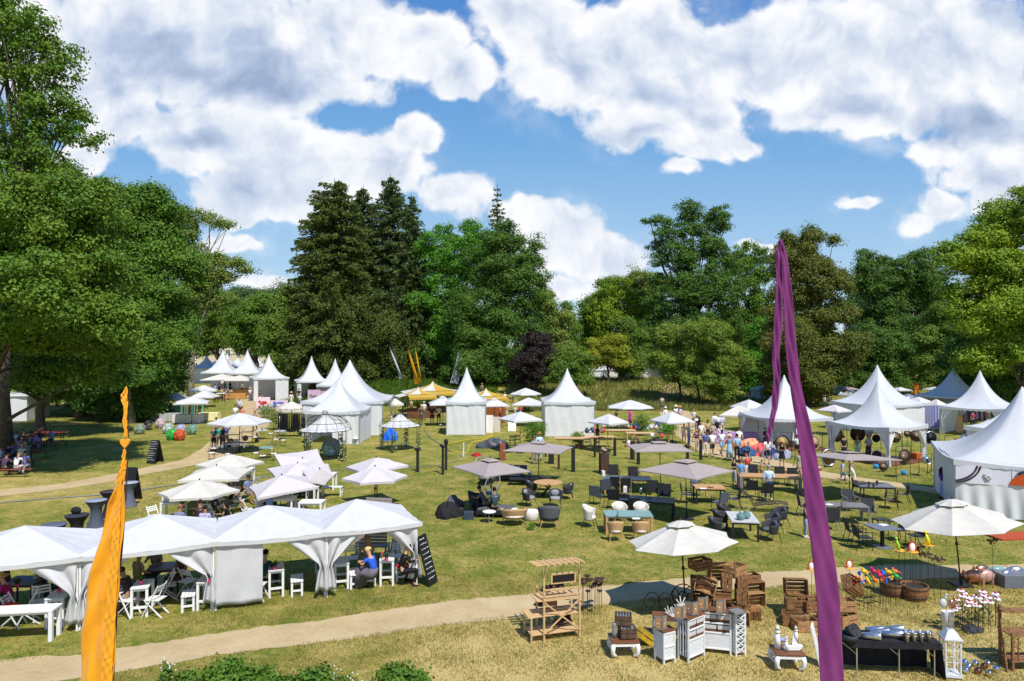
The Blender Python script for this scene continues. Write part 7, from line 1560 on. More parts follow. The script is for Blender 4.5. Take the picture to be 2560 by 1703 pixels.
for (x,y,l) in [(2072,1166,'blue bucket under the leaning gong'),(2260,1188,'turquoise bucket under the tall bronze gong'),(2190,1172,'blue bucket by the front curtains of the gong tent')]:small('bucket',B_lathe([(.13,0),(.15,.26),(.14,.26),(.12,.02)],cm('2f86b8'),'bucket'),x,y,0,l,'bucket','blue buckets')
small('bowlb',B_lathe([(.1,0),(.34,.16),(.36,.26),(.33,.24),(.1,.04)],M['brass'],'singing_bowl',20),2043,1176,0,'large golden singing bowl on the grass by the right path','bowl')
put('blkbox',B_box(.55,.5,.45,cm('c4622c')),2292,1150,0,'orange crate at the right foot of the gong tent','crate')
# ---- bean bags, stroller, stalls in the crowd
for (x,y,c,r_,l) in [(1868,1140,'31527e',.62,'dark blue round pouffe behind the stroller'),(1880,1124,'e8a078',.8,'orange bean bag by the lilac stall'),(1850,1122,'c8742c',.6,'rust bean bag behind the straw-hatted woman'),(1878,1106,'8fb8b4',.7,'pale teal bean bag behind the orange one'),(1905,1138,'e0645c',.8,'coral red bean bag next to the purple ribbon'),(1940,1145,'9a9eb4',.85,'grey-lilac bean bag beside the big gong stand')]:put('bb'+c,B_pile(1,cm(c),r_,r_*.8,r_*.85,1,'bean_bag'),x,y,0,l,'bean bag','bean bags')
def B_stroller():
 r=empty('stroller');MB().grid(lambda u,v:(.26*math.cos(pi*u),-.1+.35*v,.75+.28*math.sin(pi*u)*(1-.3*v)),10,4).build('hood',M['blkf'],r,thick=.02);MB().box((0,-.05,.55),(.45,.75,.22),rx=.15).build('seat',M['blkf'],r,bevel=.04);f=MB()
 for x in (-.25,.25):f.bar((x,-.4,.15),(x,.45,.98),.025).bar((x,.35,.15),(x,-.1,.6),.025)
 f.bar((-.25,.45,.98),(.25,.45,.98),.03).build('frame',M['alu'],r)
 for x in (-.28,.28):
  for y in (-.4,.35):MB().tube([(x,y+.12*math.cos(t),.13+.12*math.sin(t)) for t in [2*pi*i/14 for i in range(14)]],.02,5,True).build('wheel',M['blk'],r)
 return r
put('stro',B_stroller,1864,1156,-30,'dark stroller pushed by the man with the long black bag','stroller')
def B_cloth(w,d,h,m_,nm='stall_table'):
 def f():r=empty(nm);MB().box((0,0,h),(w,d,.03)).build('tabletop',m_,r);MB().grid(lambda u,v:((lambda a:(w/2*max(-1,min(1,1.42*math.cos(a)))+.03*math.sin(a*13)*v,d/2*max(-1,min(1,1.42*math.sin(a)))+.03*math.cos(a*11)*v,h-(h-.06)*v))(2*pi*u)),72,4).build('cloth',m_,r);return r
 return f
put('lil',B_cloth(3.4,1.0,.82,cm('a98cba')),1835,1108,-8,'long stall table with lilac cloth under the cream parasols','stall table')
for i,(x,y,w,l) in enumerate([(1490,1118,2.6,'wooden plank table with pottery, left below the closed tent corner'),(1540,1100,3.0,'long plank table with bottles and pots behind the woman in black dress'),(1618,1108,3.2,'long plank table heaped with pottery between the two white parasols'),(1432,1122,2.6,'dark low table with twig decorations before the closed tent')]):put('pt%.1f' % w,B_table(w,.9,.8,'pine' if i<3 else 'brown','pine' if i<3 else 'steel',.07),x,y,-3,l,'table','pottery stall tables')
rp=random.Random(5);pc=['cfd6d2','9fc4bc','5f9c94','c8b89a','8a6a4a','e6e2da','3a6a5a','b5522c','47525c','d0a0a0','2c4a7a']
for i in range(64):
 k=i % 4;x0,x1,y0,y1,z=[(1508,1572,1064,1070,.81),(1584,1652,1066,1076,.81),(1560,1650,1100,1118,0),(1466,1510,1080,1084,.81)][k];c=pc[rp.randrange(len(pc))];s=rp.uniform(.6,1.5)
 small('pp'+c,B_lathe([(.07,0),(.13,.10),(.11,.2),(.06,.25),(.08,.28)],cm(c,.35),'pottery',10),rp.uniform(x0,x1),rp.uniform(y0,y1),z,None,'pottery','pottery pieces on the stall',sc=s)['label']='small %s pot %s' % (['cream','pale green','sea green','sand','brown','white','dark green','rust','slate','rose','navy'][pc.index(c)],['on the bottle table below the mound','on the heaped table between the white parasols','on the grass around the pottery tables','on the table at the closed tent corner'][k])
for (x,y,c,l) in [(1578,1048,'d8582c','big orange ceramic vase behind the pottery'),(1563,1030,'b99a8c','round wicker mirror frame at the pottery stall'),(1592,1034,'9aa09c','large grey disc at the pottery stall'),(1646,1060,'e8d8d0','white ball on a stake above the pottery table'),(1655,1070,'c8552c','orange flower ornament above the pottery table'),(1630,1068,'cfe0e8','pale blue glass globe above the pottery table')]:small('orn'+c,B_lathe([(.02,0),(.02,.9),(.2,1.0),(.26,1.2),(.18,1.4),(.05,1.45)],cm(c,.4),'ornament',12),x,y+45,0,l,'ornament',sc=.62)
# greenery between the stalls
for (x,y,h,w,k,fl,l) in [(1605,1090,1.9,.7,'linden','e8e2a0','flowering green shrub behind the pottery tables'),(1330,1118,2.2,.9,'mid',None,'dark green leafy plants left of the wide closed tent'),(1346,1106,2.0,.7,'mid',None,'tall potted shrub against the wide closed tent'),(690,1075,2.3,.8,'linden',None,'bushy young shrub by the bend of the left path'),(664,1045,1.4,.9,'mid','e8e8e0','low shrub with white flowers beside the pink poster'),(1445,1118,1.2,.5,'pale','e6ded4','bunch of pale blossoming twigs in front of the closed tent'),(1672,1085,1.0,.8,'green',None,'green plants in pots left of the crowd'),(500,1012,1.6,.9,'mid',None,'bushes at the end of the maple shade')]:
 put('bush%s%.1f' % (k,h),B_bush(h,w,1500,.11,k,fl),x,y,0,l,'shrub')
# ---- left stalls
ug='patterned umbrellas lying open on the grass'
def B_umb(col):
 def f():
  r=empty('umbrella');MB().grid(lambda u,v:(.52*math.sin(v*1.35)*math.cos(2*pi*u)*(1-.04*abs(math.sin(4*2*pi*u))*v),.52*math.sin(v*1.35)*math.sin(2*pi*u)*(1-.04*abs(math.sin(8*pi*u))*v),.42*math.cos(v*1.35)),32,7).build('canopy',mat('print_'+col,col,.5,var=.75,scale=7,trans=.3),r,smooth=True,thick=.006)
  MB().tube([(0,0,.48),(0,0,-.35)],.012,5).build('handle',M['alu'],r);return r
 return f
for (x,y,c,a,b,l) in [(350,1085,'8a9a84',60,20,'grey-green leafy umbrella leftmost on the grass'),(372,1075,'5c5450',50,-30,'dark brown umbrella beside the leftmost'),(392,1052,'c8c0d0',55,25,'white and lilac umbrella at the upper left of the group'),(402,1070,'d0b8bc',70,10,'rosy flowered umbrella in the group centre-left'),(428,1042,'6a7464',50,-20,'dark patterned umbrella leaning on the grey table'),(421,1084,'b4c4b8',65,15,'pale green flowered umbrella in the middle'),(452,1086,'b4b4cc',50,-20,'lilac-grey umbrella right of the middle'),(482,1086,'7fa890',60,-25,'sea-green umbrella at the right end'),(432,1100,'38b84a',80,40,'bright green ruffled umbrella in front'),(450,1101,'f06038',80,-5,'bright orange-red ruffled umbrella in front')]:put('um'+c,B_umb(c),x,y,0,l,'umbrella',ug,tilt=(a,b)).location.z=.38
for (x,y,w,c,l) in [(426,1054,1.8,'a8aaa6','stall table with light grey cloth among the umbrellas'),(470,1058,2.6,'d8d4d8','stall table with striped white cloth at the umbrella stall'),(524,1052,1.8,'e4dca4','stall table with pale yellow cloth beside the left path'),(588,998,3.0,'b98a50','wicker fronted counter under the far cream parasols'),(605,988,2.6,'c09458','second wicker counter behind the first')]:put('ct%s' % c,B_cloth(w,.9,.8,cm(c)),x,y,4,l,'stall table','cloth covered stall tables')
put('ladd',B_rack(1.4,1.6,('6a3420','8a4428','3a2a24'),7),548,1016,30,'rack of rust-brown garments on the inside of the left path','clothes rack');put('rk3',B_rack(2.2,1.6,('58b088','8a8a86','7c9c60','5a2430'),9),480,1052,5,'rack with green and grey cloths under the white parasols','clothes rack')
def B_panel(w,h,c,c2=None):
 def f():
  r=empty('poster_stand');MB().box((0,0,h/2),(w,.05,h)).build('panel',cm(c),r)
  if c2:mb=MB();rn=random.Random(7);[mb.ball((rn.gauss(0,w*.16),-.035,h*.55+rn.gauss(0,h*.14)),(w*.1,.01,w*.1),8,5) for _ in range(9)];mb.build('picture',cm(c2),r)
  for x in (-w*.4,w*.4):MB().bar((x,.4,0),(x,.02,h*.8),.03).build('strut',M['alu'],r)
  return r
 return f
for (k,x,y,rz,a,l) in [('p1',658,1028,10,(1.5,1.6,'e0c8d4','b02a24'),'pale pink poster panel with red poppies by the left path'),('p2',698,1022,6,(2.0,1.0,'d8c0d4','4a6ab8'),'pink panel with blue picture right of the poppies'),('p3',785,1018,4,(1.5,2.1,'c8a8c4','6a6a58'),'tall mauve booth panel with figures before the tent'),('p4',815,1016,4,(2.4,1.9,'b89cae',None),'mauve booth wall right of the figures'),('p5',742,1030,2,(4.5,.9,'e4cfdc',None),'long low pale pink counter in front of the dark doorway tent'),('p6',1222,1082,-20,(.8,1.5,'ece8e2',None),'white board leaning at the right of the lone tent'),('p7',1238,1080,-10,(.9,1.3,'cfc8bc',None),'beige board beside the white leaning board'),('p8',1280,1078,0,(.7,.9,'f2f0ee',None),'white sheet hanging under the front white parasol'),('p9',1236,1058,0,(2.0,1.9,'8a4c20',None),'brown wooden shop wall behind the lone tent')]:put(k,B_panel(*a),x,y,rz,l,'panel')
put('tarp',B_pile(1,cm('1f66d8',.5),.55,.4,.85,3,'tarpaulin'),976,1100,0,'bright blue tarpaulin heap left inside the right wire pavilion','tarpaulin');put('tarp2',B_pile(1,mat('grey_tarp',(.07,.075,.09),.4,var=.2),1.15,.5,.62,4,'tarpaulin'),1235,1120,0,'dark grey covered heap behind the rust red pedestal','covered heap')
for (x,y,l) in [(1281,1116,'left one'),(1294,1114,'right one')]:put('slat',B_fold('blk'),x,y,180,'black slatted folding chair behind the rear taupe parasol, '+l,'chair','black slatted folding chairs')
put('wchair',B_bistro,1104,1075,60,'white chair beside the lone centre tent','chair');put('spr',lambda:(lambda r:(MB().tube([(0,0,0),(0,0,.95)],.035,6).build('standpipe',M['wht'],r),[MB().bar((0,0,.75),(.45*math.cos(a),.45*math.sin(a),0),.02).build('leg',M['alu'],r) for a in (0.4,2.5,4.6)],r)[-1])(empty('sprinkler_tripod')),1159,1142,0,'metal tripod with white pipe on the lawn below the lone tent','tripod')
put('mower',B_pile(1,cm('a02a20'),.32,.2,.22,6,'garden_motor'),1192,1141,0,'little red motor lying on the lawn','motor');put('mag',B_lathe([(.12,0),(.16,.3),(.1,.34)],cm('c81888'),'pot'),1449,1118,0,'magenta pot under the dark twig table','pot')
def line(pts,r_,m_,label,z=.03):
 mb=MB();P=[G(x,y) for x,y in pts];Q=[]
 for i in range(len(P)-1):
  p0,p1,p2,p3=P[max(i-1,0)],P[i],P[i+1],P[min(i+2,len(P)-1)]
  for k in range(8):t=k/8;Q.append(.5*((2*p1)+(p2-p0)*t+(2*p0-5*p1+4*p2-p3)*t*t+(3*p1-p0-3*p2+p3)*t**3)+Vector((0,0,z)))
 mb.tube(Q,r_,5);tag(mb.build('garden_hose',m_),label,'hose')
line([(1108,1112),(1160,1102),(1205,1096),(1235,1088)],.025,cm('d8b820'),'yellow hose running behind the metal tripod');line([(1232,1090),(1215,1098),(1178,1110),(1170,1128),(1165,1132),(1135,1130),(1125,1125)],.025,cm('e0c020'),'yellow hose looping round the metal tripod');line([(1062,1075),(1075,1095),(1105,1115),(1130,1132)],.03,cm('6a7474'),'grey-green hose from the lone tent to the tripod');line([(0,1259),(120,1248),(280,1236),(450,1212),(620,1196),(800,1190)],.03,cm('74787c'),'long grey cable across the lawn beside the left path');line([(830,1178),(1000,1170),(1090,1165),(1150,1152)],.022,cm('707a70'),'grey cable between the blush parasols and the tripod')
# right side bits
put('lils',lambda:(lambda r:(MB().grid(lambda u,v:(-1.3+1.3*u,.5*u+.05*math.sin(u*40),.1+2.1*v),40,2).build('curtain',cm('8f92b4'),r),MB().grid(lambda u,v:(1.5*u,.5-.4*u+.05*math.sin(u*46),.1+2.1*v),40,2).build('curtain',cm('a4a8cc'),r),r)[-1])(empty('changing_cubicle')),2342,1078,0,'lilac curtained cubicle behind the gong stands','changing cubicle')
put('mirr',lambda:(lambda r:(MB().poly([(.28*math.cos(t),0,1.25+.28*math.sin(t)) for t in [pi*i/10 for i in range(11)]]+[(-.28,0,.1),(.28,0,.1)],.03,1).build('panel',M['pine'],r),[MB().bar((x,.3,0),(x*.8,.02,1.2),.04).build('leg',M['pine'],r) for x in (-.3,.3)],r)[-1])(empty('standing_mirror')),2400,1084,0,'round-topped wooden standing mirror at the right','mirror')
for (x,y,l) in [(2412,1096,'uppermost'),(2406,1106,'left of the bunch'),(2424,1110,'lowest right'),(2386,1130,'single one on the tent edge')]:o=MB().ball((0,0,0),(.24,.24,.28),12,8).build('balloon',M['pvc'],smooth=True);o.location=at(x,y,42);tag(o,'white balloon above the jewellery tent, '+l,'balloon','white balloons')
put('osign',B_box(.6,.3,2.6,cm('c8702c'),'sign_post'),2291,1008,0,'orange sign post among the far right parasols','sign');put('omat',B_box(2.2,.9,.06,cm('a8482a'),'ground_mat'),2545,1342,8,'rust orange mat on the lawn at the right edge','mat')
# ================================================================ goods in the right foreground
def B_crate(m_='crate',w=.52,d=.38,h=.28,slats=3):
 def f():
  r=empty('wooden_crate');wm=M[m_]
  for s in (-1,1):
   a=MB();[a.box((0,s*d/2,h*(i+.5)/slats),(w,.012,h/slats-.025)) for i in range(slats)];a.build('side_slats',wm,r)
   b=MB();[b.box((s*w/2,0,h*(i+.5)/2),(.018,d-.02,h/2-(.035 if i else .012))) for i in range(2)];b.build('end_board',wm,r)
  c=MB();[c.box((sx*(w/2-.02),sy*(d/2-.018),h/2),(.025,.025,h)) for sx in (-1,1) for sy in (-1,1)];c.build('corner_post',wm,r)
  b=MB();[b.box((0,-d/2+d*(i+.5)/4,.006),(w-.02,d/4-.02,.012)) for i in range(4)];b.build('bottom',wm,r);return r
 return f
kinds=['crate','cratel','crate']
def crate(x,y,z,rz,label,k=0,tilt=None,group=None,sc=1.0):p=G(x,y);p.z=z;return inst('crate'+kinds[k % 3]+str(k),B_crate(kinds[k % 3],slats=(3,2,3)[k % 3]),p,rz,label,'crate',group,sc,tilt)
rc=random.Random(12);lv=['bottom','second','third','fourth','top'];ci=['left','middle','right','far right'];gA='old crates in the tall stack'
for c,(x,by,nlev) in enumerate([(1752,1548,5),(1798,1552,5),(1842,1556,4),(1874,1538,4)]):
 for k in range(nlev):
  if c==1 and k==4:continue
  z=k*.285;side=(k+c) % 3 !=0
  crate(x+rc.uniform(-5,5),by+rc.uniform(-3,3),z+(.20 if side else 0),rc.choice([8,-12,14,78,-6]) if k<4 else rc.uniform(20,50),'weathered wooden crate, %s one in the %s column of the tall crate stack' % (lv[k],ci[c]),rc.randrange(3),(90,0) if side and k<4 else None,gA)
crate(1793,1536,1.22,5,'wide plank-sided crate lying on top in the middle of the tall crate stack',1,(90,0),gA,1.05);crate(1838,1548,1.18,38,'open slatted crate turned cornerwise at the top right of the tall crate stack',1,None,gA,1.05);crate(1766,1556,.98,-24,'crate sliding down crookedly at the upper left front of the tall stack',1,(70,14),gA);crate(1884,1552,0,70,'crate standing on end on the grass right of the tall stack',2,(0,80),gA);crate(1735,1562,.2,12,'dark crate at the front left foot of the tall stack',2,(90,0),gA)
gB='crates in the low heap beside the purple flag'
for (x,y,z,rz,k,t,l) in [(1985,1562,0,-20,0,None,'front left bottom'),(2012,1574,0,4,1,None,'front middle bottom'),(2110,1560,0,22,1,None,'right bottom'),(1992,1548,.29,-14,0,None,'left in the second layer'),(2030,1552,.29,10,2,None,'middle in the second layer, behind the flag'),(2105,1552,.29,4,1,None,'right in the second layer'),(1985,1530,.72,-4,0,(80,0),'upper left, standing on its side'),(2118,1532,.72,30,0,(60,30),'upper right, tipped on a corner showing dark slats'),(2075,1556,.0,80,2,None,'bottom just right of the flag')]:crate(x,y,z,rz,'brown slatted crate in the low heap, '+l,k,t,gB,1.1)
# bottle crates and the little carved tables
def B_opium(w=.66,d=.55,h=.40):
 r=empty('carved_table');MB().box((0,0,h-.02),(w,d,.045)).build('tabletop',M['brown'],r,bevel=.012);MB().box((0,0,h-.075),(w-.03,d-.03,.07)).build('apron',M['wht'],r)
 for sx in (-1,1):
  for sy in (-1,1):
   x,y=sx*(w/2-.05),sy*(d/2-.05);MB().tube([(x,y,h-.06),(x*1.06,y*1.06,h*.6),(x*1.06,y*1.06,h*.3),(x*.86,y*.86,.06),(x*.74,y*.74,.03)],[.055,.06,.05,.04,.03],8).build('leg',M['wht'],r,smooth=True)
 return r
put('opi',B_opium,1559,1636,2,'small carved white table with brown top carrying bottle crates','table','carved white tables');put('opi',None,1968,1668,-4,'small carved white table with brown top carrying lighthouses','table','carved white tables')
def B_bcr(m_):
 def f():
  r=B_crate(m_,.36,.28,.24,2)();b=MB();[b.lathe([(.028,.02),(.028,.16),(.010,.22),(.010,.25)],8,c=(-.13+.065*i,-.09+.09*j,0)) for i in range(5) for j in range(3)];b.build('bottles',M['glassc'],r);b=r.children[-1];b['kind']='stuff';return r
 return f
def on(px,py,z):return G(px,py,z)
inst('bck',B_bcr('cratek'),on(1568,1592,.42),8,'dark bottle crate directly on the carved table','crate','bottle crates',1.05);inst('bck',None,on(1558,1560,.68),-8,'dark bottle crate stacked on the other one','crate','bottle crates',1.05);inst('bcy',B_bcr('yellow_crate') if M.setdefault('yellow_crate',mat('yellow_crate',(.50,.33,.025),.5,var=.2)) else None,G(1606,1612),20,'yellow bottle crate leaning on the grass behind the carved table','crate','bottle crates',1.1,(0,38)).location.z=.10
small('gv',B_lathe([(.05,0),(.06,.1),(.05,.3),(.055,.32)],M['glassc'],'glass_vase'),1536,1592,.42,'clear glass vase left of the dark bottle crates','vase')
# cabinets
def B_cab(w,d,h,kind):
 def f():
  r=empty('cabinet');ww=M['wwash'];MB().box((0,0,h-.012),(w+.03,d+.03,.028)).build('top',M['brown'],r,bevel=.004)
  for sx in (-1,1):
   for sy in (-1,1):MB().box((sx*(w/2-.02),sy*(d/2-.02),(h-.03)/2),(.042,.042,h-.03)).build('leg',ww,r)
  b=MB().box((0,d/2-.012,h*.55),(w-.05,.015,h*.8)).box((0,0,.12),(w-.05,d-.05,.015));b.build('back',ww,r)
  if kind=='door':
   for z,hh in ((h*.32,h*.36),(h*.74,h*.40)):MB().box((0,-d/2+.012,z),(w-.09,.014,hh)).build('door_panel',ww,r)
   f_=MB();[f_.box((0,-d/2+.004,z),(w-.08,.03,.035)) for z in (.125,h*.53,h-.05)];f_.build('rail',M['wht'],r);MB().box((w/2-.012,0,h*.54),(.014,d-.09,h*.8)).build('side_panel',ww,r);MB().box((-w/2+.012,0,h*.54),(.014,d-.09,h*.8)).build('side_panel',ww,r)
  if kind=='baskets':
   MB().box((0,-d/2+.012,h*.30),(w-.09,.014,h*.36)).build('door_panel',ww,r);f_=MB();[f_.box((0,-d/2+.004,z),(w-.08,.03,.03)) for z in (.125,h*.50,h*.73,h-.045)];f_.build('rail',M['wht'],r)
   for z in (h*.60,h*.84):
    for sx in (-1,1):
     k=MB().box((sx*w*.23,-.02,z),(w*.40,d*.8,h*.13)).build('basket',M['brown'],r);MB().box((sx*w*.23,-.025,z+.03),(w*.41,d*.81,h*.09)).build('basket_liner',M['canvas'],k)
   s=MB();[s.box((sx*(w/2-.012),y,h*.54),(.014,.02,h*.82)) for sx in (-1,1) for y in (-.08,.0,.08)];s.build('side_slats',ww,r);MB().box((0,0,h*.52),(w-.06,d-.06,.012)).build('shelf',M['brown'],r)
  if kind=='tower':
   for sx in (-1,1):MB().box((sx*(w/2-.008),0,h*.52),(.016,d,h*.92)).build('side_panel',ww,r)
   x=MB();n=6
   for i in range(n):z0,z1=.08+(h-.16)*i/n,.08+(h-.16)*(i+1)/n;x.bar((-w/2+.03,-d/2,z0),(w/2-.03,-d/2,z1),.02).bar((w/2-.03,-d/2-.002,z0),(-w/2+.03,-d/2-.002,z1),.02).box((0,0,z0),(w-.04,d-.03,.012))
   x.build('lattice',M['wht'],r)
  return r
 return f
put('cab1',B_cab(.36,.34,.76,'door'),1662,1652,28,'small white cabinet with brown top, lowest of the white cabinets','cabinet','whitewashed cabinets');put('cab2',B_cab(.62,.32,1.02,'baskets'),1728,1644,38,'white basket chest turned to the right, second of the white cabinets','cabinet','whitewashed cabinets');put('cab3',B_cab(.66,.32,1.0,'baskets'),1792,1628,-14,'white basket chest turned to the left, third of the white cabinets','cabinet','whitewashed cabinets');put('tow',B_cab(.28,.30,1.05,'tower'),1843,1634,16,'narrow white lattice tower shelf right of the basket chests','shelf','whitewashed cabinets')
put('lowt',B_table(.95,.42,.55,'brown','wht',.06),1680,1592,-4,'low white table with brown top behind the small cabinet','table')
def B_shut():
 r=empty('folding_picture')
 for s in (-1,1):
  o=MB().box((s*.085,0,.15),(.16,.018,.30)).build('frame',M['greyt'],r);MB().box((s*.085,-.011,.15),(.11,.006,.22)).build('panel',M['cratel'],o);MB().box((s*.085,-.015,.15),(.025,.004,.025)).build('label_tag',M['wht'],o);o.rotation_euler=(0,0,s*.5)
 return r
for (x,y,z,rz,l) in [(1655,1572,.78,10,'on the small white cabinet'),(1705,1545,1.04,15,'at the front of the second cabinet'),(1730,1535,1.04,-10,'at the back of the second cabinet'),(1762,1522,1.02,20,'left on the third cabinet'),(1808,1530,1.02,25,'right on the third cabinet')]:small('shut',B_shut,x,y+4,z,'folding wooden picture frame standing '+l,'picture frame','folding wooden frames',rz)
small('tray',B_box(.30,.26,.05,M['greyt'],'wooden_tray'),1842,1532,1.07,'flat grey wooden tray on the lattice tower','tray',rz=20)
def B_star():mb=MB();[mb.bar((0,0,.02),(.11*math.cos(a),.03*math.sin(a),.10+.10*math.sin(a)),.02) for a in [2*pi*i/7 for i in range(7)]];return mb.box((0,0,.01),(.08,.05,.02)).build('wooden_ornament',M['rope'])
for (x,y,z,c,l) in [(1672,1530,.57,1,'white star-like ornament on the low table, left'),(1682,1536,.57,1,'white star-like ornament on the low table, front'),(1690,1526,.57,1,'white star-like ornament on the low table, right'),(1704,1512,.85,1.3,'beige palm-shaped ornament behind the second cabinet')]:small('star',B_star,x,y+6,z,l,'ornament','small beach ornaments',sc=c)
OW='leftmost,second,third,fourth,fifth,sixth,seventh,eighth,ninth,tenth,eleventh,twelfth'.split(',')
# iron scrolls and rust flowers on stakes
def B_scroll():
 mb=MB();mb.tube([(.30*(1-t*.75)*math.cos(t*9),0,.34+.32*(1-t*.75)*math.sin(t*9)) for t in [i/36 for i in range(37)]],.014,5);return mb.tube([(.3,0,.34),(.34,0,.1),(.30,0,-.02)],.012,5).build('iron_scroll',M['rust'])
for (x,y,s,rz,l) in [(1627,1532,.9,20,'leftmost in the parasol shadow'),(1664,1534,.9,-30,'second from the left'),(1684,1530,1.0,50,'in the middle'),(1705,1528,1.2,0,'left of the parasol pole'),(1722,1530,1.1,30,'right of the parasol pole')]:put('scr',B_scroll,x,y,rz,'curled rusty iron scroll, '+l,'iron scroll','curled iron scrolls',sc=s)
def B_rfl():r=empty('garden_stake');MB().tube([(0,0,0),(.01,0,.9)],.006,4).build('stake',M['rust'],r);MB().lathe([(.02,.88),(.085,.92),(.11,.95),(.07,.94),(.02,.91)],9).ball((0,0,.94),(.03,.03,.03),6,4).build('iron_flower',M['rust'],r,smooth=True);return r
rs_=random.Random(3);fl_g='rusty iron flowers on stakes'
for i in range(18):x,y=1458+(i % 6)*9+rs_.uniform(-4,4),1522+(i//6)*9+rs_.uniform(-3,3);put('rfl',B_rfl,x,y,rs_.uniform(0,360),'rusty iron flower stake by the pine rack, %s in the %s row' % (OW[i % 6],('back','middle','front')[i//6]),'garden stake',fl_g,sc=rs_.uniform(.7,1.0))
# pine display rack
def rack():
 r=empty('display_rack',G(1395,1588),17);p=M['pine'];w,d=.95,.55
 for x,y,h in ((-w/2,-d/2,1.85),(w/2,-d/2,1.85),(-w/2,d/2,1.2),(w/2,d/2,1.2)):MB().box((x,y,h/2),(.045,.045,h)).build('post',p,r)
 for z,x0,ww in ((.18,-.15,w+.35),(.62,-.2,w+.4),(1.0,-.1,w+.15)):s=MB();[s.box((x0,-d/2+d*(i+.5)/5,z),(ww,d/5-.02,.02)) for i in range(5)];s.build('shelf',p,r)
 for x in (-w/2-.32,-w/2-.32):pass
 for y in (-d/2,d/2):MB().box((-w/2-.33,y,.31),(.04,.04,.62)).build('post',p,r)
 b=MB().bar((-w/2,-d/2-.03,.2),(w/2,-d/2-.03,.98),.03).bar((w/2,-d/2-.035,.2),(-w/2,-d/2-.035,.98),.03);b.build('cross_brace',p,r)
 rl=MB();[rl.box((0,-d/2-.03,z),(w,.02,.04)) for z in (1.02,1.12,1.28)];rl.build('rail',p,r)
 t=MB();[t.box((-w/2+w*(i+.5)/6-.05,-.05,1.88-.0),(.035,d+.4,.02),rx=-.12) for i in range(7)];[t.box((-.05,-.28+.17*j,1.90-.02*j),(w+.35,.06,.022),rx=-.12) for j in range(4)];t.build('slatted_roof',p,r)
 MB().box((.02,-d/2-.05,1.55),(.66,.03,.26)).build('sign_frame',p,r);MB().box((.02,-d/2-.068,1.55),(.58,.01,.18)).build('blackboard',M['blk'],r)
 tag(r,'tall raw pine display rack with slatted roof and empty blackboard','display rack');return r
RK=rack()
for i,(x,y,z,l) in enumerate([(1365,1478,1.02,'left on the upper shelf'),(1382,1474,1.02,'middle of the upper shelf'),(1400,1470,1.02,'right on the upper shelf'),(1350,1515,.64,'left on the middle shelf'),(1412,1498,.64,'right on the middle shelf'),(1398,1560,.2,'left on the lowest shelf'),(1420,1552,.2,'right on the lowest shelf')]):small('rlump',B_pile(1,M['rust'],.13,.10,.12,5,'iron_figure'),x,y,z,'dark iron figure, %s of the pine rack' % l,'figure','dark iron figures on the pine rack')
small('wbx',B_box(.30,.2,.16,M['cratel'],'wooden_box'),1378,1512,.64,'pale wooden box on the middle shelf of the pine rack','box')
# lighthouses and seaside decoration
def B_lh(s=1):r=empty('lighthouse');MB().lathe([(.075,0),(.05,.36)],14).build('tower',M['wht'],r,smooth=True);MB().lathe([(.07,.36),(.07,.38),(.035,.385),(.035,.44),(.055,.445),(.05,.47),(.0,.53)],12).build('lantern_house',M['rope'],r,smooth=True);return r
for (x,y,s,l) in [(1944,1620,1.0,'tallest white wooden lighthouse on the carved table'),(1966,1626,.62,'middle-sized white wooden lighthouse on the carved table'),(1990,1604,.7,'white and blue lighthouse at the back of the carved table')]:small('lh',B_lh,x,y,.42,l,'lighthouse','wooden lighthouses',sc=s)
small('boat',lambda:MB().poly([(-.2,-.05,.0),(.14,-.05,0),(.22,-.05,.10),(-.22,-.05,.08)],.10,1).poly([(-.02,-.01,.1),(.12,-.01,.12),(.0,-.01,.34)],.01,1).build('model_boat',M['wht']),1982,1624,.42,'white model boat on the carved table','model boat');small('gull',lambda:MB().ball((0,0,.06),(.12,.06,.05),10,6).ball((.12,0,.12),.035,8,5).bar((-.1,0,.08),(-.2,.1,.14),.03,.01).build('toy_gull',cm('8a9ab8'),smooth=True),1955,1606,.42,'blue and white toy gull behind the lighthouses','toy bird')
# black table with buckets
def B_btab():
 r=empty('covered_table');w,d,h=1.95,.62,.80;MB().box((0,0,h),(w,d,.03)).build('tabletop',M['blkf'],r);c=MB();c.grid(lambda u,v:(-w/2+w*u,d/2+.02*math.sin(u*30),h*(1-v)+.01),40,4);c.grid(lambda u,v:(w/2+.10*v,-d/2+d*u+.02*math.sin(u*12),h*(1-v)+.01),12,4);c.grid(lambda u,v:(-w/2+w*u,-d/2-.01-.01*math.sin(u*26),h-.13*v),40,1)
 c.build('black_cloth',M['blkf'],r,thick=.006)
 for x in (-.8,.1,.85):MB().bar((x,-d/2+.05,0),(x,-d/2+.05,h),.022).bar((x,-d/2+.06,.5),(x-.35,0,h-.03),.015).build('leg',M['alu'],r)
 return r
put('btab',B_btab,2222,1682,-4,'folding table draped in black cloth carrying zinc buckets','table')
def B_vasez(lying=False):return lambda:MB().lathe([(.055,0),(.085,.36),(.088,.38),(.078,.37),(.05,.02)],18).build('zinc_vase',M['zinc'],smooth=True)
for (x,y,rz,sc_,l) in [(2150,1588,80,1.1,'lying flat, leftmost'),(2176,1582,95,1.15,'lying flat, second'),(2204,1584,85,1.15,'lying flat, third'),(2232,1586,95,1.1,'lying flat, fourth'),(2165,1574,90,1.0,'lying at the back, left'),(2215,1572,90,1.0,'lying at the back, right')]:
 o=small('zv',B_vasez(),x,y,.90,'tall zinc vase on the black table, '+l,'vase','zinc vases on the black table',rz,sc_);o.rotation_euler=(R(90),0,R(rz))
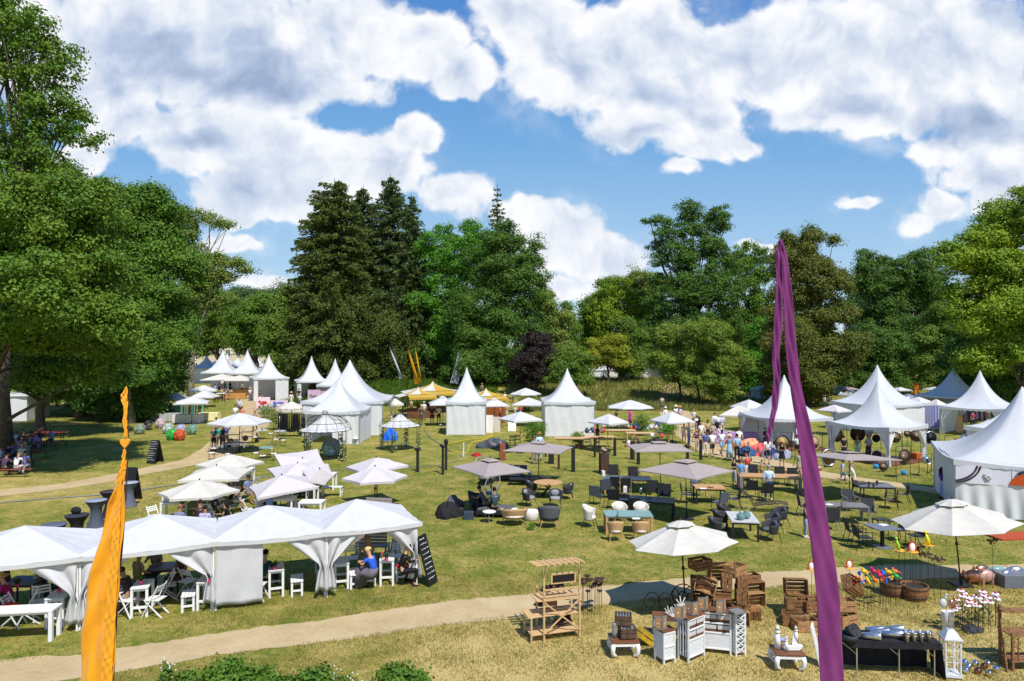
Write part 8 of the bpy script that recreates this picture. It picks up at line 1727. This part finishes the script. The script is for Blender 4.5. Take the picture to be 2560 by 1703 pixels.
for i,(x,l) in enumerate([(2268,'leftmost'),(2286,'second'),(2304,'third'),(2323,'rightmost')]):small('zb',lambda:(lambda r:(MB().lathe([(.045,0),(.07,.20),(.075,.21),(.065,.20),(.04,.01)],16).lathe([(.062,.13),(.066,.135),(.062,.14)],16).build('bucket',M['zinc'],r,smooth=True),MB().tube([(-.07,0,.19),(-.05,0,.25),(0,0,.27),(.05,0,.25),(.07,0,.19)],.004,4).build('handle',M['zinc'],r),r)[-1])(empty('zinc_bucket')),x,1604,.83,'small zinc bucket standing at the right of the black table, '+l,'bucket','small zinc buckets')
small('dkb',B_lathe([(.17,0),(.18,.12),(.17,.12),(.15,.02)],M['char'],'metal_tub',18),2124,1598,.83,'dark metal tub at the left of the black table','tub');small('dkb2',B_lathe([(.12,0),(.15,.2),(.14,.2),(.1,.02)],M['char'],'metal_tub',18),2122,1580,.95,'dark ribbed pot lying in the metal tub','pot').rotation_euler=(R(60),0,R(30))
put('bsign',B_box(.35,.04,.9,M['wht'],'sign_board'),2052,1662,62,'pale board leaning left of the purple flag foot','board',tilt=(-12,0))
# garden lantern
def B_lantern():
 r=empty('lantern');w,h=.30,.92;p=M['cratel'];wm=M['wwash']
 for sx in (-1,1):
  for sy in (-1,1):MB().box((sx*w/2,sy*w/2,.08+h*.42),(.03,.03,h*.84)).build('corner_post',wm,r)
 for i,(x,y,a) in enumerate(((0,-w/2,0),(w/2,0,1),(0,w/2,0),(-w/2,0,1))):
  m=MB();[m.box((x,y,z),(.014,w,.014) if a else (w,.014,.014)) for z in (.36,.62)];m.box((x,y,.48),(.014,.014,.72));m.build('glazing_bar',wm,r);g_=mat('window_glass',(.8,.85,.85),.03,spec=.5,trans=.0)
 MB().box((0,0,.06),(w+.05,w+.05,.06)).build('base',wm,r);MB().add([(-w*.62,-w*.62,.86),(w*.62,-w*.62,.86),(w*.62,w*.62,.86),(-w*.62,w*.62,.86),(-.07,-.07,1.04),(.07,-.07,1.04),(.07,.07,1.04),(-.07,.07,1.04)],[(0,1,5,4),(1,2,6,5),(2,3,7,6),(3,0,4,7),(4,5,6,7),(3,2,1,0)]).box((0,0,.85),(w*1.26,w*1.26,.03)).build('roof',M['stone'],r);MB().tube([(.04*math.cos(t),0,1.10+.05*math.sin(t)) for t in [2*pi*i/12 for i in range(12)]],.008,4,True).ball((0,0,1.05),.025,8,5).build('ring',M['zinc'],r);return r
put('glan',B_lantern,2376,1690,-10,'large pale wooden lantern with grey roof right of the black table','lantern')
for (x,y,m_,l) in [(2412,1664,'chrome','silver, top left'),(2421,1674,'chrome','silver, second row left'),(2415,1684,'chrome','silver, bottom left'),(2439,1666,'chrome','silver, upper middle'),(2460,1674,'bronze_b','dark bronze, centre'),(2470,1666,'gold_b','pale gold, upper right'),(2491,1680,'chrome','silver, rightmost'),(2445,1686,'bronze_b','copper, lower middle'),(2473,1692,'gold_b','pale gold, bottom')]:put('ball'+m_,lambda m_=m_:MB().ball((0,0,.075),.075,20,12).build('garden_ball',M[m_],smooth=True),x,y,0,'mirror garden ball on the grass, '+l,'garden ball','mirror garden balls')
# vases with tin birds
for (x,l) in [(2362,'left one'),(2376,'right one')]:put('tv',B_lathe([(.06,0),(.085,.5),(.09,.52),(.07,.5)],M['wwash'],'tall_vase'),x,1578,0,'tall pale vase behind the lantern, '+l,'vase','tall pale vases')
def B_bird(c):return lambda:MB().ball((0,0,.12),(.10,.06,.12),10,7).tube([(.05,0,.2),(.07,0,.32)],.025,6).ball((.08,0,.34),.035,8,5).bar((.1,0,.34),(.2,0,.33),.015).build('tin_bird',c,smooth=True)
small('bd1',B_bird(M['stone']),2358,1520,.53,'grey tin pelican on the left pale vase','tin bird');small('bd2',B_bird(M['copper']),2380,1522,.53,'coppery tin bird on the right pale vase','tin bird')
# half barrels
def B_bar2():r=empty('half_barrel');MB().lathe([(.31,0),(.36,.22),(.37,.42),(.34,.42),(.33,.2),(.28,.04)],22).build('staves',M['crate'],r);h=MB();[h.lathe([(q,z),(q+.008,z+.005),(q+.008,z+.03),(q,z+.035)],22) for q,z in ((.345,.10),(.368,.33))];h.build('hoop',M['iron'],r)['kind']='stuff';return r
put('hb',B_bar2,2286,1498,0,'half barrel in sunlight, the right one','barrel','half barrels');put('hb',None,2232,1488,0,'half barrel in parasol shade, the left one','barrel','half barrels',sc=.95)
# garden stakes
def B_stake(kind,c,h):
 def f():
  r=empty('garden_stake');MB().tube([(0,0,0),(.01,0,h)],.006,4).build('stake',M['iron'],r)
  if kind=='bird':b=MB().ball((0,0,h+.05),(.08,.05,.06),8,6).ball((.06,0,h+.12),.035,8,5);b.bar((-.05,0,h+.06),(-.16,0,h+.02),.04,.015);b.build('bird',cm(c,.4),r,smooth=True);MB().ball((0,-.03,h+.05),(.06,.03,.035),7,4).build('wing',cm('e8a020' if c !='e8b020' else '2a6ad0',.4),r,smooth=True)
  elif kind=='flower':b=MB();[b.ball((.05*math.cos(a),.05*math.sin(a),h+.02),(.04,.04,.025),6,4) for a in [2*pi*i/5 for i in range(5)]];b.build('petals',cm(c,.5),r,smooth=True);MB().ball((0,0,h+.05),.03,6,4).build('heart',cm('b82838'),r);MB().tube([(0,0,h*.5),(.07,0,h*.62)],.012,4).tube([(0,0,h*.6),(-.07,0,h*.72)],.012,4).build('leaf',M['leafg'],r)
  elif kind=='leaf':b=MB();[b.poly([(0,-.005,h),(.10*math.cos(a)-.02,-.005,h+.07*math.sin(a)+.04),(.17*math.cos(a),-.005,h+.09*math.sin(a)),(.10*math.cos(a)+.02,-.005,h+.07*math.sin(a)-.04)],.01,1) for a in (0.1,1.2,2.0,3.0,4.2,5.2)];b.build('iron_leaf',M['rust'],r)
  elif kind=='tray':MB().lathe([(.05,h-.02),(.12,h),(.125,h+.02),(.10,h+.01)],16).build('dish',cm('e8b040',.4),r,smooth=True);MB().tube([(0,0,h+.03),(-.02,0,h+.14),(-.05,0,h+.24)],[.05,.035,.02],8).ball((-.06,0,h+.28),.035,8,5).build('figure',cm(c,.4),r,smooth=True)
  elif kind=='arch':MB().lathe([(.05,h-.02),(.12,h),(.125,h+.02),(.10,h+.01)],16).build('dish',cm('e8b040',.4),r,smooth=True);MB().tube([(-.08,0,h+.02),(-.08,0,h+.16),(-.04,0,h+.24),(.04,0,h+.24),(.08,0,h+.16),(.08,0,h+.02)],.014,5).build('arch',cm('c8402c',.4),r);MB().ball((0,0,h+.11),(.07,.03,.10),10,7).build('figure',cm(c,.4),r,smooth=True)
  return r
 return f
cc=['e03020','2a6ad0','e8b020','38b048','f07020','d02858'];gb='colourful birds on garden stakes'
for i in range(22):x,y=2138+(i % 11)*10+rs_.uniform(-4,4),1512+(i//11)*14+rs_.uniform(-5,5);c=cc[i % 6];nm={'e03020':'red','2a6ad0':'blue','e8b020':'yellow','38b048':'green','f07020':'orange','d02858':'crimson'}[c];put('sb'+c,B_stake('bird',c,.85),x,y,rs_.uniform(0,360),nm+' metal bird stake left of the half barrels, %s in the %s row' % (OW[i % 11],('back','front')[i//11]),'garden stake',gb,sc=rs_.uniform(.85,1.1))
for i in range(28):x,y=2390+(i % 10)*12+rs_.uniform(-5,5),1560+(i//10)*12+rs_.uniform(-5,5);put('sf',B_stake('flower','e8e4ea',.72),x,y,rs_.uniform(0,360),'white metal flower with red heart, %s from the left in the %s row' % (OW[i % 10],('back','middle','front')[i//10]),'garden stake','white flower stakes',sc=rs_.uniform(.8,1.2))
for i,(x,y,h) in enumerate([(2245,1470,1.15),(2262,1468,1.2),(2276,1472,1.25),(2290,1474,1.15),(2304,1476,1.1),(2318,1500,1.3),(2336,1500,1.2),(2352,1505,1.2),(2496,1560,.8),(2300,1482,1.35)]):put('sl',B_stake('leaf','',1.2),x,y,rs_.uniform(-20,20),'dark iron leaf cut-out on a tall stake by the barrels, %s' % OW[i] if i !=8 else 'dark iron leaf cut-out on a stake at the right of the white flowers','garden stake','dark leaf stakes' if i !=8 else None,sc=h/1.2)
for (x,y,k,c,s,l) in [(2248,1495,'tray','9ac828',1.25,'yellow-green goose figure on a round yellow dish, left stake'),(2282,1500,'arch','e8e4e0',1.25,'red arch with white figure on a round yellow dish, middle stake'),(2322,1490,'tray','e8d428',1.35,'yellow goose figure on a round yellow dish, right stake'),(2124,1520,'arch','e8e4e0',1.0,'red arch with white figure right of the purple flag'),(2029,1525,'arch','e8e4e0',1.0,'red arch with white figure left of the purple flag')]:put('sk'+k+c,B_stake(k,c,1.1),x,y,0,l,'garden stake',sc=s)
put('herst',B_stake('leaf','',1.1),2482,1470,10,'iron heron-like cut-out on a stake behind the pigs','garden stake',sc=1.3)
# metal pigs
def B_pig(m_):
 def f():
  r=empty('metal_pig');m=M[m_];MB().ball((0,0,.27),(.27,.13,.19),14,9).tube([(.20,0,.27),(.30,0,.27),(.36,0,.26)],[.12,.10,.05],10).build('body',m,r,smooth=True)
  for x in (-.15,.15):
   for y in (-.07,.07):MB().tube([(x,y,.16),(x,y,0)],[.04,.028],6).build('leg',m,r)
  for y in (-.06,.06):MB().poly([(.22,y,.36),(.30,y,.34),(.27,y,.45)],.012,1).build('ear',m,r)
  MB().tube([(-.26,0,.3),(-.31,.02,.34),(-.29,0,.38),(-.33,0,.36)],.01,4).build('tail',m,r);return r
 return f
for (x,y,m_,rz,l) in [(2434,1462,'copper',170,'brown and white metal pig, leftmost'),(2456,1448,'copper',190,'coppery metal pig behind the second'),(2466,1462,'blushp',185,'pink metal pig in front, second from left'),(2496,1452,'tealt',180,'dark metal pig with blue rim'),(2519,1460,'zinc',200,'shiny zinc and copper pig by the grey box'),(2540,1452,'zinc',170,'grey metal pig at the right edge')]:
 M.setdefault('blushp',mat('pink_metal',(.6,.36,.30),.35,.3));put('pig'+m_,B_pig(m_),x,y,rz,l,'metal pig','metal pigs')
put('gbx',B_box(1.3,.7,.38,M['slate'],'planter_box'),2545,1462,0,'low grey planter box at the right edge beside the pigs','planter');put('hedg',B_pile(1,M['char'],.24,.15,.16,8,'hedgehog_figure'),2430,1580,0,'silver-grey hedgehog figure under the white flowers','figure')
# wooden rack at the right edge
def rrack():
 r=empty('display_rack',G(2558,1668),0);p=M['crate']
 for x,y,h in ((-.38,-.2,.85),(-.38,.2,1.35),(.38,-.2,.85),(.38,.2,1.35)):MB().box((x,y,h/2),(.05,.05,h)).build('post',p,r)
 for z in (.22,.80,1.25):MB().box((0,.0 if z<1 else .12,z),(.85,.46 if z<1 else .25,.025)).build('shelf',p,r)
 MB().bar((-.55,-.25,0),(-.42,.15,1.1),.06,.03).build('leaning_board',p,r);s=MB();[s.box((-.25+.17*i,-.2,.5),(.02,.02,.5)) for i in range(4)];s.build('spindles',p,r);tag(r,'dark wooden display rack cut off by the right edge','display rack')
rrack()
# leafy weeds along the lower edge
def B_weed(key,h,w,n,fl=None):return B_bush(h,w,n,.085,key,fl,False)
for i,(x,y,h,w,k,l) in enumerate([(565,1730,.62,.55,'green','lush green bush rising highest at the bottom edge left of centre'),(640,1745,.55,.5,'green','lush green bush second from left at the bottom edge'),(470,1740,.45,.4,'linden','thin leafy weeds at the bottom edge right of the orange flag'),(790,1735,.48,.42,'green','rounded green bush in the middle of the bottom edge'),(720,1745,.35,.4,'linden','low yellowish weeds between the bottom bushes'),(858,1740,.40,.3,'linden','weeds with tiny white flowers at the bottom edge'),(985,1730,.50,.50,'green','broad green bush rightmost at the bottom edge'),(1040,1738,.45,.35,'green','small green bush touching the rightmost one'),(415,1722,.5,.16,'linden','tall thistle stalk at the bottom left')]):
 put('weed%d' % i,B_weed({'green':'mid'}.get(k,k),h*1.12,w*.9,2200 if w>.3 else 500,'e8e8e4' if i in (5,8) else None),x,y,0,l,'bush','weeds and bushes along the lower edge')
